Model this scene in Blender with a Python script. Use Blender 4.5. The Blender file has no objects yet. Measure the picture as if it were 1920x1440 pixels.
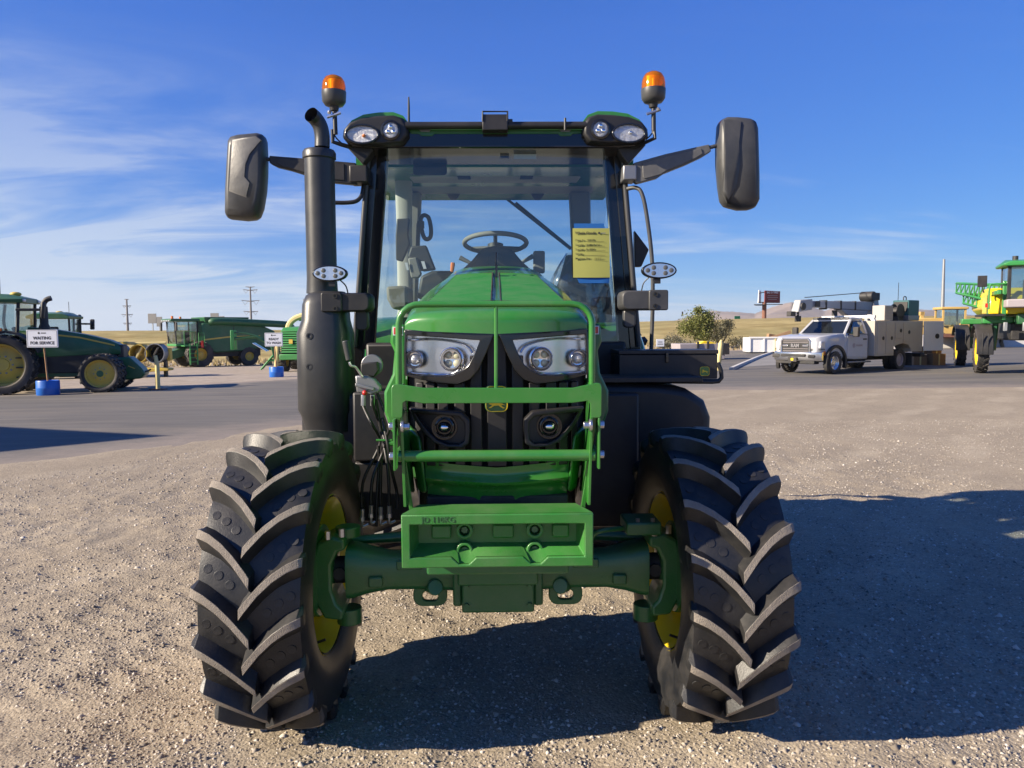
import bpy, bmesh, math, random
import numpy as np
from mathutils import Vector, Matrix
R = math.radians
random.seed(7)
rng = np.random.default_rng(7)
SC = bpy.context.scene
COL = SC.collection

# ------------------------------------------------------------------ camera
CAM_Y, CAM_Z, F = -3.36, 1.69, 1440.0        # the front axle stands at y = 0
PITCH, YAW, ROLL = 3.97, 1.15, -0.30
cam = bpy.data.cameras.new('camera'); camo = bpy.data.objects.new('camera', cam); COL.objects.link(camo)
cam.sensor_width = 36.0; cam.lens = F / 1920 * 36.0; cam.clip_start = 0.05; cam.clip_end = 12000
CM = Matrix.Rotation(R(-YAW), 4, 'Z') @ Matrix.Rotation(R(90 - PITCH), 4, 'X') @ Matrix.Rotation(R(ROLL), 4, 'Z')
camo.matrix_world = Matrix.Translation((0, CAM_Y, CAM_Z)) @ CM
SC.camera = camo

# ------------------------------------------------------------------ sky, sun, exposure
SUN = Vector((-2.0, -0.62, 1.0)).normalized()           # direction towards the sun
SUN_EL = math.asin(SUN.z); SUN_AZ = math.atan2(SUN.x, SUN.y)
W = bpy.data.worlds.new('World'); SC.world = W; W.use_nodes = True
wn, wl = W.node_tree.nodes, W.node_tree.links
wn.clear()
wo = wn.new('ShaderNodeOutputWorld'); bg = wn.new('ShaderNodeBackground'); bg.inputs[1].default_value = 0.056
sky = wn.new('ShaderNodeTexSky'); sky.sky_type = 'NISHITA'; sky.sun_disc = False
sky.sun_elevation = SUN_EL; sky.sun_rotation = SUN_AZ; sky.altitude = 1300; sky.air_density = 1.1; sky.dust_density = 0.2; sky.ozone_density = 2.6
def wnode(t, **k):
    n = wn.new(t)
    for a, b in k.items(): setattr(n, a, b)
    return n
def wmath(op, a, b=None, c=None, clamp=False):
    n = wn.new('ShaderNodeMath'); n.operation = op; n.use_clamp = clamp
    for i, q in enumerate((a, b, c)):
        if q is None: continue
        if isinstance(q, (int, float)): n.inputs[i].default_value = q
        else: wl.new(q, n.inputs[i])
    return n.outputs[0]
tc = wn.new('ShaderNodeTexCoord')
sep = wn.new('ShaderNodeSeparateXYZ'); wl.new(tc.outputs['Generated'], sep.inputs[0])
zz = wmath('ADD', wmath('MAXIMUM', sep.outputs[2], 0.0), 0.16)
cmb = wn.new('ShaderNodeCombineXYZ')
wl.new(wmath('DIVIDE', sep.outputs[0], zz), cmb.inputs[0]); wl.new(wmath('DIVIDE', sep.outputs[1], zz), cmb.inputs[1])
def wnoise(rot, sc, loc, scale, detail, rough, dist):
    mp = wn.new('ShaderNodeMapping'); mp.inputs['Rotation'].default_value = (0, 0, R(rot)); mp.inputs['Scale'].default_value = sc; mp.inputs['Location'].default_value = loc
    wl.new(cmb.outputs[0], mp.inputs[0])
    n = wn.new('ShaderNodeTexNoise'); n.inputs['Scale'].default_value = scale; n.inputs['Detail'].default_value = detail; n.inputs['Roughness'].default_value = rough; n.inputs['Distortion'].default_value = dist
    wl.new(mp.outputs[0], n.inputs['Vector']); return n.outputs[0]
nA = wnoise(-38, (0.42, 1.25, 1), (3.1, 0.4, 0), 1.5, 10, 0.60, 1.3)      # combed wisps
nB = wnoise(-20, (0.8, 1.0, 1), (1.7, 5.2, 0), 0.75, 4, 0.5, 0.6)         # where they gather
# thin cirrus: thicker low down and towards the north-west
lowz = wmath('SUBTRACT', 1.0, wmath('MULTIPLY', sep.outputs[2], 2.2, clamp=True), clamp=True)
west = wmath('MULTIPLY_ADD', sep.outputs[0], -0.75, 0.30, clamp=True)
cov = wmath('MULTIPLY_ADD', west, 0.50, wmath('MULTIPLY', wmath('POWER', lowz, 3.0), 0.24))
cl = wmath('ADD', wmath('MULTIPLY_ADD', nB, 0.55, wmath('MULTIPLY', nA, 0.95)), cov)
cl = wmath('MULTIPLY', wmath('SUBTRACT', cl, 0.85), 3.2, clamp=True)
cl = wmath('MULTIPLY', wmath('MULTIPLY', cl, cl), wmath('MULTIPLY_ADD', wmath('POWER', lowz, 0.8), 1.35, -0.36, clamp=True))
cl = wmath('MULTIPLY', cl, 0.88, clamp=True)
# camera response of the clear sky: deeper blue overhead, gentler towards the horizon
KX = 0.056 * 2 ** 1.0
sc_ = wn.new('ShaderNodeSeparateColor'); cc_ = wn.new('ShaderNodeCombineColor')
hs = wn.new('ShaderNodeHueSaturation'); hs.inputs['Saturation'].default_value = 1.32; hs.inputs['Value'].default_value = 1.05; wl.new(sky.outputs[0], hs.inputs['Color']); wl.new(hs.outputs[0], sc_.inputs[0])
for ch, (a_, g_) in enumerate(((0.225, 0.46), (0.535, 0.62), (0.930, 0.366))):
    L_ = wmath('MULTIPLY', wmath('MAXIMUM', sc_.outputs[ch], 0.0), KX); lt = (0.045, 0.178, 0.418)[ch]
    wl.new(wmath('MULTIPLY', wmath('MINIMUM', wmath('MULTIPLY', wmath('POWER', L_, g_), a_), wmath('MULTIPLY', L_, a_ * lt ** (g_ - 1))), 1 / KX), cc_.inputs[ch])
mixc = wn.new('ShaderNodeMix'); mixc.data_type = 'RGBA'
mixc.inputs['B'].default_value = (0.70 / KX, 0.77 / KX, 0.88 / KX, 1)
wl.new(cl, mixc.inputs['Factor']); wl.new(cc_.outputs[0], mixc.inputs['A'])
hz_ = wn.new('ShaderNodeMix'); hz_.data_type = 'RGBA'; hz_.inputs['B'].default_value = (0.56 / KX, 0.68 / KX, 0.84 / KX, 1)   # pale air low over the plain
wl.new(wmath('MULTIPLY', wmath('POWER', wmath('SUBTRACT', 1.0, wmath('ABSOLUTE', sep.outputs[2]), clamp=True), 22.0), 0.80), hz_.inputs['Factor']); wl.new(mixc.outputs['Result'], hz_.inputs['A'])
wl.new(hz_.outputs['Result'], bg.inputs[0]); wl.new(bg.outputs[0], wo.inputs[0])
sl = bpy.data.lights.new('sun', 'SUN'); sl.energy = 5.0; sl.angle = R(0.53); sl.color = (1.0, 0.87, 0.69)
so = bpy.data.objects.new('sun', sl); COL.objects.link(so); so.location = (-20, -10, 25)
so.rotation_euler = (-SUN).to_track_quat('-Z', 'Y').to_euler()
vs = SC.view_settings; vs.view_transform = 'Standard'; vs.look = 'None'; vs.gamma = 1; vs.exposure = 1.0; vs.use_curve_mapping = False
SC.cycles.use_denoising = True; SC.cycles.max_bounces = 8; SC.cycles.transparent_max_bounces = 16
SC.cycles.caustics_reflective = False; SC.cycles.caustics_refractive = False

# ------------------------------------------------------------------ geometry helpers
CR = CM.to_3x3(); CP = Vector((0, CAM_Y, CAM_Z))
def ray(px, py): return CR @ Vector(((px - 960) / F, -(py - 720) / F, -1))
def S(px, py, y):                      # the point seen at a pixel that lies in the plane y
    d = ray(px, py); return CP + d * ((y - CAM_Y) / d.y)
def SP(px, py, p0, n):                 # ... in an arbitrary plane
    d = ray(px, py); n = Vector(n); return CP + d * ((Vector(p0) - CP).dot(n) / d.dot(n))
def sm(a, b, t):
    t = np.clip((t - a) / (b - a), 0, 1); return t * t * (3 - 2 * t)
def zg(x, y):                          # the lie of the land
    yc = np.asarray(y, float) + 3.36; x = np.asarray(x, float)
    xx = np.clip(x, -45, 60)
    z = sm(7, 26, yc) * (-0.06 + 0.0105 * xx)
    z = z - np.clip(yc - 28, 0, 60) * 0.019 * sm(12, -15, x)
    top = 2.0 + 1.5 * sm(-30, 60, x)
    k = sm(84, 112, yc + 0.08 * x)
    z = z * (1 - k) + top * k
    return z
def G(px, yc, dz=0.0):                 # a point on the land seen in column px at depth yc
    x = S(px, 640, yc + CAM_Y).x; y = yc + CAM_Y
    return Vector((x, y, float(zg(x, y)) + dz))

class MB:
    def __init__(s): s.v = []; s.f = []; s.mi = []; s.m = 0
    def add(s, vs, fs):
        b = len(s.v); s.v += [tuple(q) for q in vs]; s.f += [tuple(b + i for i in f) for f in fs]; s.mi += [s.m] * len(fs); return s
    def hexa(s, p): return s.add(p, [(0, 3, 2, 1), (4, 5, 6, 7), (0, 1, 5, 4), (1, 2, 6, 5), (2, 3, 7, 6), (3, 0, 4, 7)])
    def bx(s, x0, x1, y0, y1, z0, z1): return s.hexa([(x0, y0, z0), (x1, y0, z0), (x1, y1, z0), (x0, y1, z0), (x0, y0, z1), (x1, y0, z1), (x1, y1, z1), (x0, y1, z1)])
    def box(s, c, d, rot=None, top=(1, 1)):
        p = [Vector((sx * d[0] / 2 * (top[0] if sz > 0 else 1), sy * d[1] / 2 * (top[1] if sz > 0 else 1), sz * d[2] / 2)) for sz in (-1, 1) for sx, sy in ((-1, -1), (1, -1), (1, 1), (-1, 1))]
        if rot is not None:
            m = rot if isinstance(rot, Matrix) else (Matrix.Rotation(rot[2], 3, 'Z') @ Matrix.Rotation(rot[1], 3, 'Y') @ Matrix.Rotation(rot[0], 3, 'X'))
            p = [m @ q for q in p]
        return s.hexa([q + Vector(c) for q in p])
    def loft(s, rings, caps=True, closed=True):
        n = len(rings[0]); vs = [q for r in rings for q in r]; fs = []
        for i in range(len(rings) - 1):
            for j in range(n if closed else n - 1):
                k = (j + 1) % n; fs.append((i * n + j, i * n + k, (i + 1) * n + k, (i + 1) * n + j))
        if caps and closed: fs.append(tuple(range(n - 1, -1, -1))); fs.append(tuple((len(rings) - 1) * n + j for j in range(n)))
        return s.add(vs, fs)
    def tube(s, path, r, n=8, caps=True, flat=None):
        P = [Vector(q) for q in path]; m = len(P); rr = r if isinstance(r, (list, tuple)) else [r] * m
        T = []
        for i in range(m):
            a = (P[i] - P[i - 1]).normalized() if i else None; b = (P[i + 1] - P[i]).normalized() if i < m - 1 else None
            t = a if b is None else b if a is None else (a + b)
            T.append(t.normalized() if t.length > 1e-6 else b)
        u = T[0].orthogonal().normalized()
        if flat is not None: u = (Vector(flat) - T[0] * T[0].dot(Vector(flat))).normalized()
        rings = []
        for i in range(m):
            u = (u - T[i] * T[i].dot(u)).normalized(); w = T[i].cross(u)
            rings.append([P[i] + (u * math.cos(2 * math.pi * k / n + math.pi / n) + w * math.sin(2 * math.pi * k / n + math.pi / n)) * rr[i] for k in range(n)])
        return s.loft(rings, caps)
    def cyl(s, p0, p1, r0, r1=None, n=16): return s.tube([p0, p1], [r0, r0 if r1 is None else r1], n)
    def lathe(s, prof, o=(0, 0, 0), axis=(0, 0, 1), n=24, caps=True):      # prof: (radius, height along axis)
        a = Vector(axis).normalized(); u = a.orthogonal().normalized(); w = a.cross(u); o = Vector(o)
        rings = [[o + a * h + (u * math.cos(2 * math.pi * k / n) + w * math.sin(2 * math.pi * k / n)) * max(r, 1e-5) for k in range(n)] for r, h in prof]
        return s.loft(rings, caps)
    def prism(s, pts, vec):
        n = len(pts); v = Vector(vec); p = [Vector(q) for q in pts]
        return s.add(p + [q + v for q in p], [tuple(range(n - 1, -1, -1)), tuple(range(n, 2 * n))] + [(i, (i + 1) % n, n + (i + 1) % n, n + i) for i in range(n)])
    def ring(s, outer, inner, vec):
        n = len(outer); v = Vector(vec); o = [Vector(q) for q in outer]; i_ = [Vector(q) for q in inner]
        vs = o + i_ + [q + v for q in o] + [q + v for q in i_]; fs = []
        for k in range(n):
            j = (k + 1) % n
            fs += [(k, j, n + j, n + k), (2 * n + k, 3 * n + k, 3 * n + j, 2 * n + j), (k, 2 * n + k, 2 * n + j, j), (n + k, n + j, 3 * n + j, 3 * n + k)]
        return s.add(vs, fs)
    def grid(s, fn, nu, nv):
        vs = [fn(i / nu, j / nv) for j in range(nv + 1) for i in range(nu + 1)]
        return s.add(vs, [(j * (nu + 1) + i, j * (nu + 1) + i + 1, (j + 1) * (nu + 1) + i + 1, (j + 1) * (nu + 1) + i) for j in range(nv) for i in range(nu)])
    def ball(s, c, r, n=12, sc=(1, 1, 1)):
        c = Vector(c); rings = []
        for j in range(1, n // 2):
            t = math.pi * j / (n // 2)
            rings.append([c + Vector((math.sin(t) * math.cos(2 * math.pi * k / n) * sc[0], math.sin(t) * math.sin(2 * math.pi * k / n) * sc[1], math.cos(t) * sc[2])) * r for k in range(n)])
        return s.loft(rings)
    def mesh(s, name, mats, smooth=35, recalc=True):
        me = bpy.data.meshes.new(name); me.from_pydata(s.v, [], s.f)
        for m in (mats if isinstance(mats, (list, tuple)) else [mats]): me.materials.append(m)
        if any(s.mi): me.polygons.foreach_set('material_index', s.mi)
        if recalc:
            bm = bmesh.new(); bm.from_mesh(me); bmesh.ops.recalc_face_normals(bm, faces=bm.faces); bm.to_mesh(me); bm.free()
        if smooth:
            me.polygons.foreach_set('use_smooth', [True] * len(me.polygons)); me.set_sharp_from_angle(angle=R(smooth))
        me.update(); return me
    def build(s, name, mats, parent=None, bevel=0, smooth=35, sub=0, recalc=True, seg=2):
        return link(name, s.mesh(name, mats, smooth, recalc), parent, bevel, sub, seg)
def link(name, me, parent=None, bevel=0, sub=0, seg=2):
    o = bpy.data.objects.new(name, me); COL.objects.link(o); o.parent = parent
    if bevel:
        b = o.modifiers.new('bevel', 'BEVEL'); b.width = bevel; b.segments = seg; b.limit_method = 'ANGLE'; b.angle_limit = R(38)
    if sub:
        b = o.modifiers.new('sub', 'SUBSURF'); b.levels = b.render_levels = sub
    return o
def tag(o, label=None, cat=None, group=None, kind=None):
    for k, q in (('label', label), ('category', cat), ('group', group), ('kind', kind)):
        if q: o[k] = q
    return o
def thing(name, label, cat, loc=(0, 0, 0), rz=0.0, group=None):
    o = bpy.data.objects.new(name, None); COL.objects.link(o); o.location = loc; o.rotation_euler = (0, 0, rz); o.empty_display_size = 0.3
    return tag(o, label, cat, group)
def kids(o): return [c for c in bpy.data.objects if c.parent == o]
def copy_tree(o, parent=None):
    c = o.copy(); COL.objects.link(c); c.parent = parent
    for k in kids(o): copy_tree(k, c)
    return c
def mir(pts): return [(-p[0], p[1], p[2]) for p in pts]
def ell(c, a, b, n=24, ax=(1, 0, 0), az=(0, 0, 1)):
    c = Vector(c); ax = Vector(ax); az = Vector(az)
    return [c + ax * (a * math.cos(2 * math.pi * k / n)) + az * (b * math.sin(2 * math.pi * k / n)) for k in range(n)]
def rrect(c, w, h, r, ax=(1, 0, 0), az=(0, 0, 1), n=4):
    c = Vector(c); ax = Vector(ax); az = Vector(az); out = []
    for sx, sz, a0 in ((1, 1, 0), (-1, 1, 90), (-1, -1, 180), (1, -1, 270)):
        for k in range(n + 1):
            a = R(a0 + 90 * k / n); out.append(c + ax * (sx * (w / 2 - r) + r * math.cos(a)) + az * (sz * (h / 2 - r) + r * math.sin(a)))
    return out
def bez(p, n=8):                                    # Catmull-Rom through the points
    p = [Vector(q) for q in p]; q = [p[0] * 2 - p[1]] + p + [p[-1] * 2 - p[-2]]; out = []
    for i in range(1, len(q) - 2):
        for k in range(n):
            t = k / n; a, b, c, d = q[i - 1:i + 3]
            out.append(0.5 * ((2 * b) + (c - a) * t + (2 * a - 5 * b + 4 * c - d) * t * t + (3 * b - a - 3 * c + d) * t ** 3))
    return out + [p[-1]]
def text_mesh(name, body, size, mat, parent, c, ax=(1, 0, 0), az=(0, 0, 1), depth=0.001, align='CENTER', bold=0.0, shear=0.0):
    cu = bpy.data.curves.new(name, 'FONT'); cu.body = body; cu.size = size; cu.extrude = depth; cu.align_x = align; cu.align_y = 'CENTER'; cu.offset = bold; cu.shear = shear; cu.resolution_u = 2
    t = bpy.data.objects.new('tmp_text', cu); COL.objects.link(t)
    bpy.context.view_layer.update()
    me = bpy.data.meshes.new_from_object(t.evaluated_get(bpy.context.evaluated_depsgraph_get()))
    bpy.data.objects.remove(t); bpy.data.curves.remove(cu)
    ax = Vector(ax).normalized(); az = Vector(az).normalized(); nn = ax.cross(az)
    me.transform(Matrix((ax, az, nn)).transposed().to_4x4()); me.transform(Matrix.Translation(Vector(c)))
    me.materials.clear(); me.materials.append(mat); me.name = name
    return link(name, me, parent)

# ------------------------------------------------------------------ materials
def newmat(name):
    m = bpy.data.materials.new(name); m.use_nodes = True; nt = m.node_tree; nt.nodes.clear()
    o = nt.nodes.new('ShaderNodeOutputMaterial'); return m, nt, o
def nd(nt, t, **inp):
    n = nt.nodes.new(t)
    for k, q in inp.items():
        k = k.replace('_', ' ')
        if hasattr(q, 'is_output'): nt.links.new(q, n.inputs[k])
        else: n.inputs[k].default_value = q
    return n
def mth(nt, op, a, b=0.0, c=0.0, clamp=False):
    n = nt.nodes.new('ShaderNodeMath'); n.operation = op; n.use_clamp = clamp
    for i, q in enumerate((a, b, c)):
        if hasattr(q, 'is_output'): nt.links.new(q, n.inputs[i])
        else: n.inputs[i].default_value = q
    return n.outputs[0]
def mixc(nt, f, a, b, blend='MIX'):
    n = nt.nodes.new('ShaderNodeMix'); n.data_type = 'RGBA'; n.blend_type = blend
    for k, q in (('Factor', f), ('A', a), ('B', b)):
        if hasattr(q, 'is_output'): nt.links.new(q, n.inputs[k])
        else: n.inputs[k].default_value = (*q, 1) if isinstance(q, tuple) and len(q) == 3 else q
    return n.outputs['Result']
def noise(nt, vec, scale, detail=4, rough=0.55, dist=0.0):
    n = nd(nt, 'ShaderNodeTexNoise', Vector=vec, Scale=scale, Detail=detail, Roughness=rough, Distortion=dist); return n.outputs[0]
def ramp(nt, v, a, b): return mth(nt, 'SMOOTHSTEP' if False else 'MULTIPLY', mth(nt, 'SUBTRACT', v, a), 1.0 / (b - a), clamp=True)
def pm(name, col, rough=0.5, metal=0.0, coat=0.0, var=0.12, vs=5.0, bump=0.0, bs=90.0, dust=0.0, dcol=(0.30, 0.25, 0.20), spec=0.5, ds=4.0, up=0.35):
    m, nt, out = newmat(name); tcn = nt.nodes.new('ShaderNodeTexCoord').outputs['Object']
    p = nd(nt, 'ShaderNodeBsdfPrincipled', Roughness=rough, Metallic=metal)
    p.inputs['Coat Weight'].default_value = coat; p.inputs['Coat Roughness'].default_value = 0.08; p.inputs['Specular IOR Level'].default_value = spec
    n = noise(nt, tcn, vs, 5)
    c = mixc(nt, n, tuple(q * (1 - var) for q in col), tuple(min(q * (1 + var), 1) for q in col))
    rgh = mth(nt, 'MULTIPLY_ADD', n, 0.25 * min(rough, .5), rough - 0.125 * min(rough, .5))
    if dust:
        d = ramp(nt, mth(nt, 'ADD', noise(nt, tcn, ds, 7, 0.65), mth(nt, 'MULTIPLY', nd(nt, 'ShaderNodeSeparateXYZ', Vector=nt.nodes.new('ShaderNodeNewGeometry').outputs['Normal']).outputs[2], up * 0.35)), 0.42, 0.85)
        d = mth(nt, 'MULTIPLY', d, dust); c = mixc(nt, d, c, dcol); rgh = mth(nt, 'ADD', rgh, mth(nt, 'MULTIPLY', d, 0.35), clamp=True)
    nt.links.new(c, p.inputs['Base Color']); nt.links.new(rgh, p.inputs['Roughness'])
    if bump:
        b = nd(nt, 'ShaderNodeBump', Strength=bump, Distance=0.01, Height=noise(nt, tcn, bs, 3)); nt.links.new(b.outputs[0], p.inputs['Normal'])
    nt.links.new(p.outputs[0], out.inputs[0]); return m
def glassmat(name, tint, refl=0.75, base=0.05, rough=0.015, haze=0.0):
    m, nt, out = newmat(name)
    lw = nd(nt, 'ShaderNodeLayerWeight', Blend=0.5).outputs['Facing']
    f = mth(nt, 'MULTIPLY_ADD', mth(nt, 'POWER', lw, 4.0), refl, base)
    t = nd(nt, 'ShaderNodeBsdfTransparent', Color=(*tint, 1)); g = nd(nt, 'ShaderNodeBsdfGlossy', Roughness=rough, Color=(1, 1, 1, 1))
    mx = nd(nt, 'ShaderNodeMixShader', Fac=f); nt.links.new(t.outputs[0], mx.inputs[1]); nt.links.new(g.outputs[0], mx.inputs[2]); sh = mx.outputs[0]
    if haze:
        df = nd(nt, 'ShaderNodeBsdfDiffuse', Color=(0.5, 0.48, 0.45, 1)); m2 = nd(nt, 'ShaderNodeMixShader', Fac=haze)
        nt.links.new(sh, m2.inputs[1]); nt.links.new(df.outputs[0], m2.inputs[2]); sh = m2.outputs[0]
    nt.links.new(sh, out.inputs[0]); return m
M = {}
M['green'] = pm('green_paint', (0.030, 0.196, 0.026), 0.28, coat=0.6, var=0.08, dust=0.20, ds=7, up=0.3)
M['greenc'] = pm('green_cast_paint', (0.030, 0.190, 0.028), 0.42, coat=0.25, var=0.12, bump=0.15, bs=220, dust=0.20, ds=9)
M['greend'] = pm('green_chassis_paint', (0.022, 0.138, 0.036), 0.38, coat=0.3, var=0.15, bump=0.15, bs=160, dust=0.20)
M['yellow'] = pm('yellow_paint', (0.92, 0.66, 0.015), 0.35, coat=0.4, var=0.06, dust=0.12)
M['yellowb'] = pm('dusty_yellow_paint', (0.66, 0.47, 0.07), 0.5, var=0.12, dust=0.35)
M['cream'] = pm('cream_yellow_paint', (0.66, 0.55, 0.24), 0.5, var=0.12, dust=0.25)
M['blackp'] = pm('black_plastic', (0.012, 0.012, 0.014), 0.45, var=0.2, bump=0.06, bs=500, dust=0.10)
M['blackm'] = pm('matt_black_paint', (0.014, 0.014, 0.016), 0.45, var=0.2, bump=0.05, bs=300, dust=0.12)
M['blackg'] = pm('gloss_black', (0.010, 0.010, 0.011), 0.16, coat=0.4, var=0.1)
M['dark'] = pm('dark_underside', (0.012, 0.013, 0.014), 0.7, var=0.3, dust=0.18)
M['muff'] = pm('muffler_black', (0.026, 0.027, 0.029), 0.36, var=0.2, bump=0.05, bs=200, dust=0.16, ds=6, dcol=(0.14, 0.135, 0.13))
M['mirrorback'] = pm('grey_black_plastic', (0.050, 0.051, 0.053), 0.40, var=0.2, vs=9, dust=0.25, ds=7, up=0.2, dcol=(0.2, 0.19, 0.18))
M['scuffed'] = pm('scuffed_lightened_plastic', (0.115, 0.113, 0.110), 0.42, var=0.25, vs=14, bump=0.1, bs=60, dust=0.4, ds=9, up=0.1, dcol=(0.24, 0.23, 0.21))  # scuffed and dusty, lightened to put sun on the left mirror shield
M['rubber'] = pm('tyre_rubber', (0.014, 0.015, 0.017), 0.40, var=0.3, vs=12, bump=0.10, bs=140, dust=0.30, dcol=(0.13, 0.115, 0.10), ds=9, up=0.25)
M['lugtop'] = pm('dusty_lug_rubber', (0.27, 0.235, 0.195), 0.9, var=0.30, vs=22, bump=0.6, bs=260, dust=0.5, dcol=(0.07, 0.064, 0.058), ds=14, up=0)
M['rubberb'] = pm('old_tyre_rubber', (0.022, 0.022, 0.023), 0.7, var=0.3, vs=4, dust=0.4, ds=1.5)
M['chrome'] = pm('chrome', (0.85, 0.86, 0.88), 0.10, 1.0, var=0.03)
M['silver'] = pm('satin_reflector', (0.80, 0.81, 0.83), 0.26, 1.0, var=0.05)
M['zinc'] = pm('zinc_bolt', (0.55, 0.55, 0.57), 0.32, 0.9, var=0.15)
M['steel'] = pm('grey_steel', (0.28, 0.28, 0.29), 0.45, 0.7, var=0.2)
M['pillar'] = pm('pillar_grey', (0.060, 0.060, 0.062), 0.35, 0.2, var=0.1)
M['liner'] = pm('cab_liner', (0.50, 0.49, 0.45), 0.8, var=0.05, bump=0.1, bs=120)
M['interior'] = pm('cab_trim', (0.22, 0.215, 0.20), 0.7, var=0.1)
M['intdark'] = pm('cab_dark_trim', (0.035, 0.036, 0.04), 0.6, var=0.15)
M['led'] = pm('led_lens', (0.62, 0.60, 0.42), 0.2, var=0.2, coat=0.8)
M['lensw'] = pm('lamp_reflector_white', (0.60, 0.60, 0.61), 0.30, 0.5, var=0.55, vs=70, bump=0.6, bs=120)
M['ledoff'] = pm('unlit_led', (0.10, 0.10, 0.095), 0.3, coat=0.5)
M['amberin'] = pm('amber_inner', (1.0, 0.62, 0.08), 0.3, 0.1, var=0.4, vs=70)
M['orange'] = pm('orange_plastic', (0.75, 0.20, 0.03), 0.4)
M['red'] = pm('red_plastic', (0.55, 0.02, 0.015), 0.35, coat=0.4)
M['paper'] = pm('yellow_paper', (0.40, 0.40, 0.10), 0.8, var=0.05, vs=8)
M['tape'] = pm('blue_tape', (0.012, 0.12, 0.40), 0.6, var=0.08)
M['ink'] = pm('ink', (0.03, 0.03, 0.03), 0.7)
M['glass'] = glassmat('windscreen_glass', (0.74, 0.82, 0.80), 0.75, 0.07, haze=0.018)
M['glassb'] = glassmat('rear_glass', (0.80, 0.88, 0.90), 0.6, 0.03)
M['lens'] = glassmat('lamp_lens', (0.95, 0.96, 0.97), 0.7, 0.05)
M['bglass'] = glassmat('far_cab_glass', (0.55, 0.66, 0.66), 0.8, 0.14, 0.03)
M['dglass'] = pm('dark_window', (0.012, 0.015, 0.018), 0.06, coat=0.8, var=0.05)
M['wrap'] = glassmat('plastic_wrap', (0.90, 0.91, 0.92), 0.9, 0.10, 0.12, haze=0.10)
m, nt, out = newmat('amber_lens')
pb = nd(nt, 'ShaderNodeBsdfPrincipled', Roughness=0.08); pb.inputs['Base Color'].default_value = (0.95, 0.24, 0.008, 1); pb.inputs['Coat Weight'].default_value = 1
tr = nd(nt, 'ShaderNodeBsdfTransparent', Color=(1.0, 0.55, 0.08, 1)); mx = nd(nt, 'ShaderNodeMixShader', Fac=0.30)
nt.links.new(tr.outputs[0], mx.inputs[1]); nt.links.new(pb.outputs[0], mx.inputs[2]); nt.links.new(mx.outputs[0], out.inputs[0]); M['amber'] = m
# background stuff
M['bgreen'] = pm('faded_green_paint', (0.020, 0.115, 0.040), 0.45, coat=0.2, var=0.2, vs=2, dust=0.22, ds=1.2)
M['bgreenl'] = pm('bright_green_paint', (0.035, 0.24, 0.055), 0.45, coat=0.2, var=0.2, vs=2, dust=0.2, ds=1.2)
M['bblack'] = pm('bg_black', (0.018, 0.018, 0.019), 0.55, var=0.2, vs=2, dust=0.2, ds=1.5)
M['bluep'] = pm('blue_barrel_plastic', (0.015, 0.14, 0.55), 0.4, var=0.1, vs=2, dust=0.12)
M['white'] = pm('white_paint', (0.76, 0.76, 0.75), 0.45, var=0.06, vs=2, dust=0.15, ds=2)
M['whiteb'] = pm('sign_white', (0.66, 0.68, 0.74), 0.6, var=0.04, vs=2)
M['truckw'] = pm('truck_white', (0.50, 0.51, 0.53), 0.3, coat=0.5, var=0.05, vs=2, dust=0.30, ds=1.1, up=0.1, dcol=(0.36, 0.31, 0.25))
M['truckb'] = pm('truck_body_tan', (0.42, 0.39, 0.34), 0.45, var=0.15, vs=1.2, dust=0.45, ds=0.9, up=0.1, dcol=(0.36, 0.28, 0.20))
M['cranew'] = pm('crane_white', (0.36, 0.37, 0.38), 0.5, var=0.12, vs=3, dust=0.3, ds=2)
M['wood'] = pm('stake_wood', (0.34, 0.19, 0.09), 0.8, var=0.3, vs=10)
M['card'] = pm('cardboard', (0.27, 0.165, 0.085), 0.85, var=0.15, vs=3)
M['rust'] = pm('rusty_steel', (0.21, 0.095, 0.062), 0.8, var=0.3, vs=3)
M['brick'] = pm('billboard_red', (0.20, 0.035, 0.028), 0.6, var=0.1, vs=1)
M['galv'] = pm('galvanised', (0.30, 0.31, 0.32), 0.55, 0.5, var=0.2, vs=1)
M['signback'] = pm('sign_back', (0.15, 0.15, 0.155), 0.6, var=0.15, vs=1)
M['pole'] = pm('weathered_pole', (0.23, 0.21, 0.20), 0.8, var=0.2, vs=0.5)
M['conc'] = pm('concrete', (0.46, 0.43, 0.38), 0.9, var=0.15, vs=1.5, bump=0.3, bs=30)
M['concp'] = pm('pale_concrete', (0.58, 0.55, 0.50), 0.9, var=0.15, vs=1.0)
M['cat'] = pm('machine_yellow', (0.56, 0.37, 0.11), 0.5, var=0.15, vs=1.5, dust=0.35, ds=1)
M['signg'] = pm('road_sign_green', (0.01, 0.16, 0.08), 0.5)
M['bin'] = pm('bin_grey', (0.36, 0.32, 0.33), 0.7, var=0.2, vs=1.2, dust=0.3, ds=1)
M['tealw'] = pm('welder_teal', (0.02, 0.10, 0.11), 0.5, var=0.2, vs=2)
M['bark'] = pm('bark', (0.10, 0.075, 0.055), 0.9, var=0.3, vs=4)
def leafmat(name, a, b):
    m, nt, out = newmat(name); p = nd(nt, 'ShaderNodeBsdfPrincipled', Roughness=0.65)
    rnd = nt.nodes.new('ShaderNodeNewGeometry').outputs['Random Per Island']
    nt.links.new(mixc(nt, rnd, a, b), p.inputs['Base Color'])
    t = nd(nt, 'ShaderNodeBsdfTranslucent'); nt.links.new(mixc(nt, rnd, a, b), t.inputs[0])
    mx = nd(nt, 'ShaderNodeMixShader', Fac=0.3); nt.links.new(p.outputs[0], mx.inputs[1]); nt.links.new(t.outputs[0], mx.inputs[2]); nt.links.new(mx.outputs[0], out.inputs[0]); return m
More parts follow.
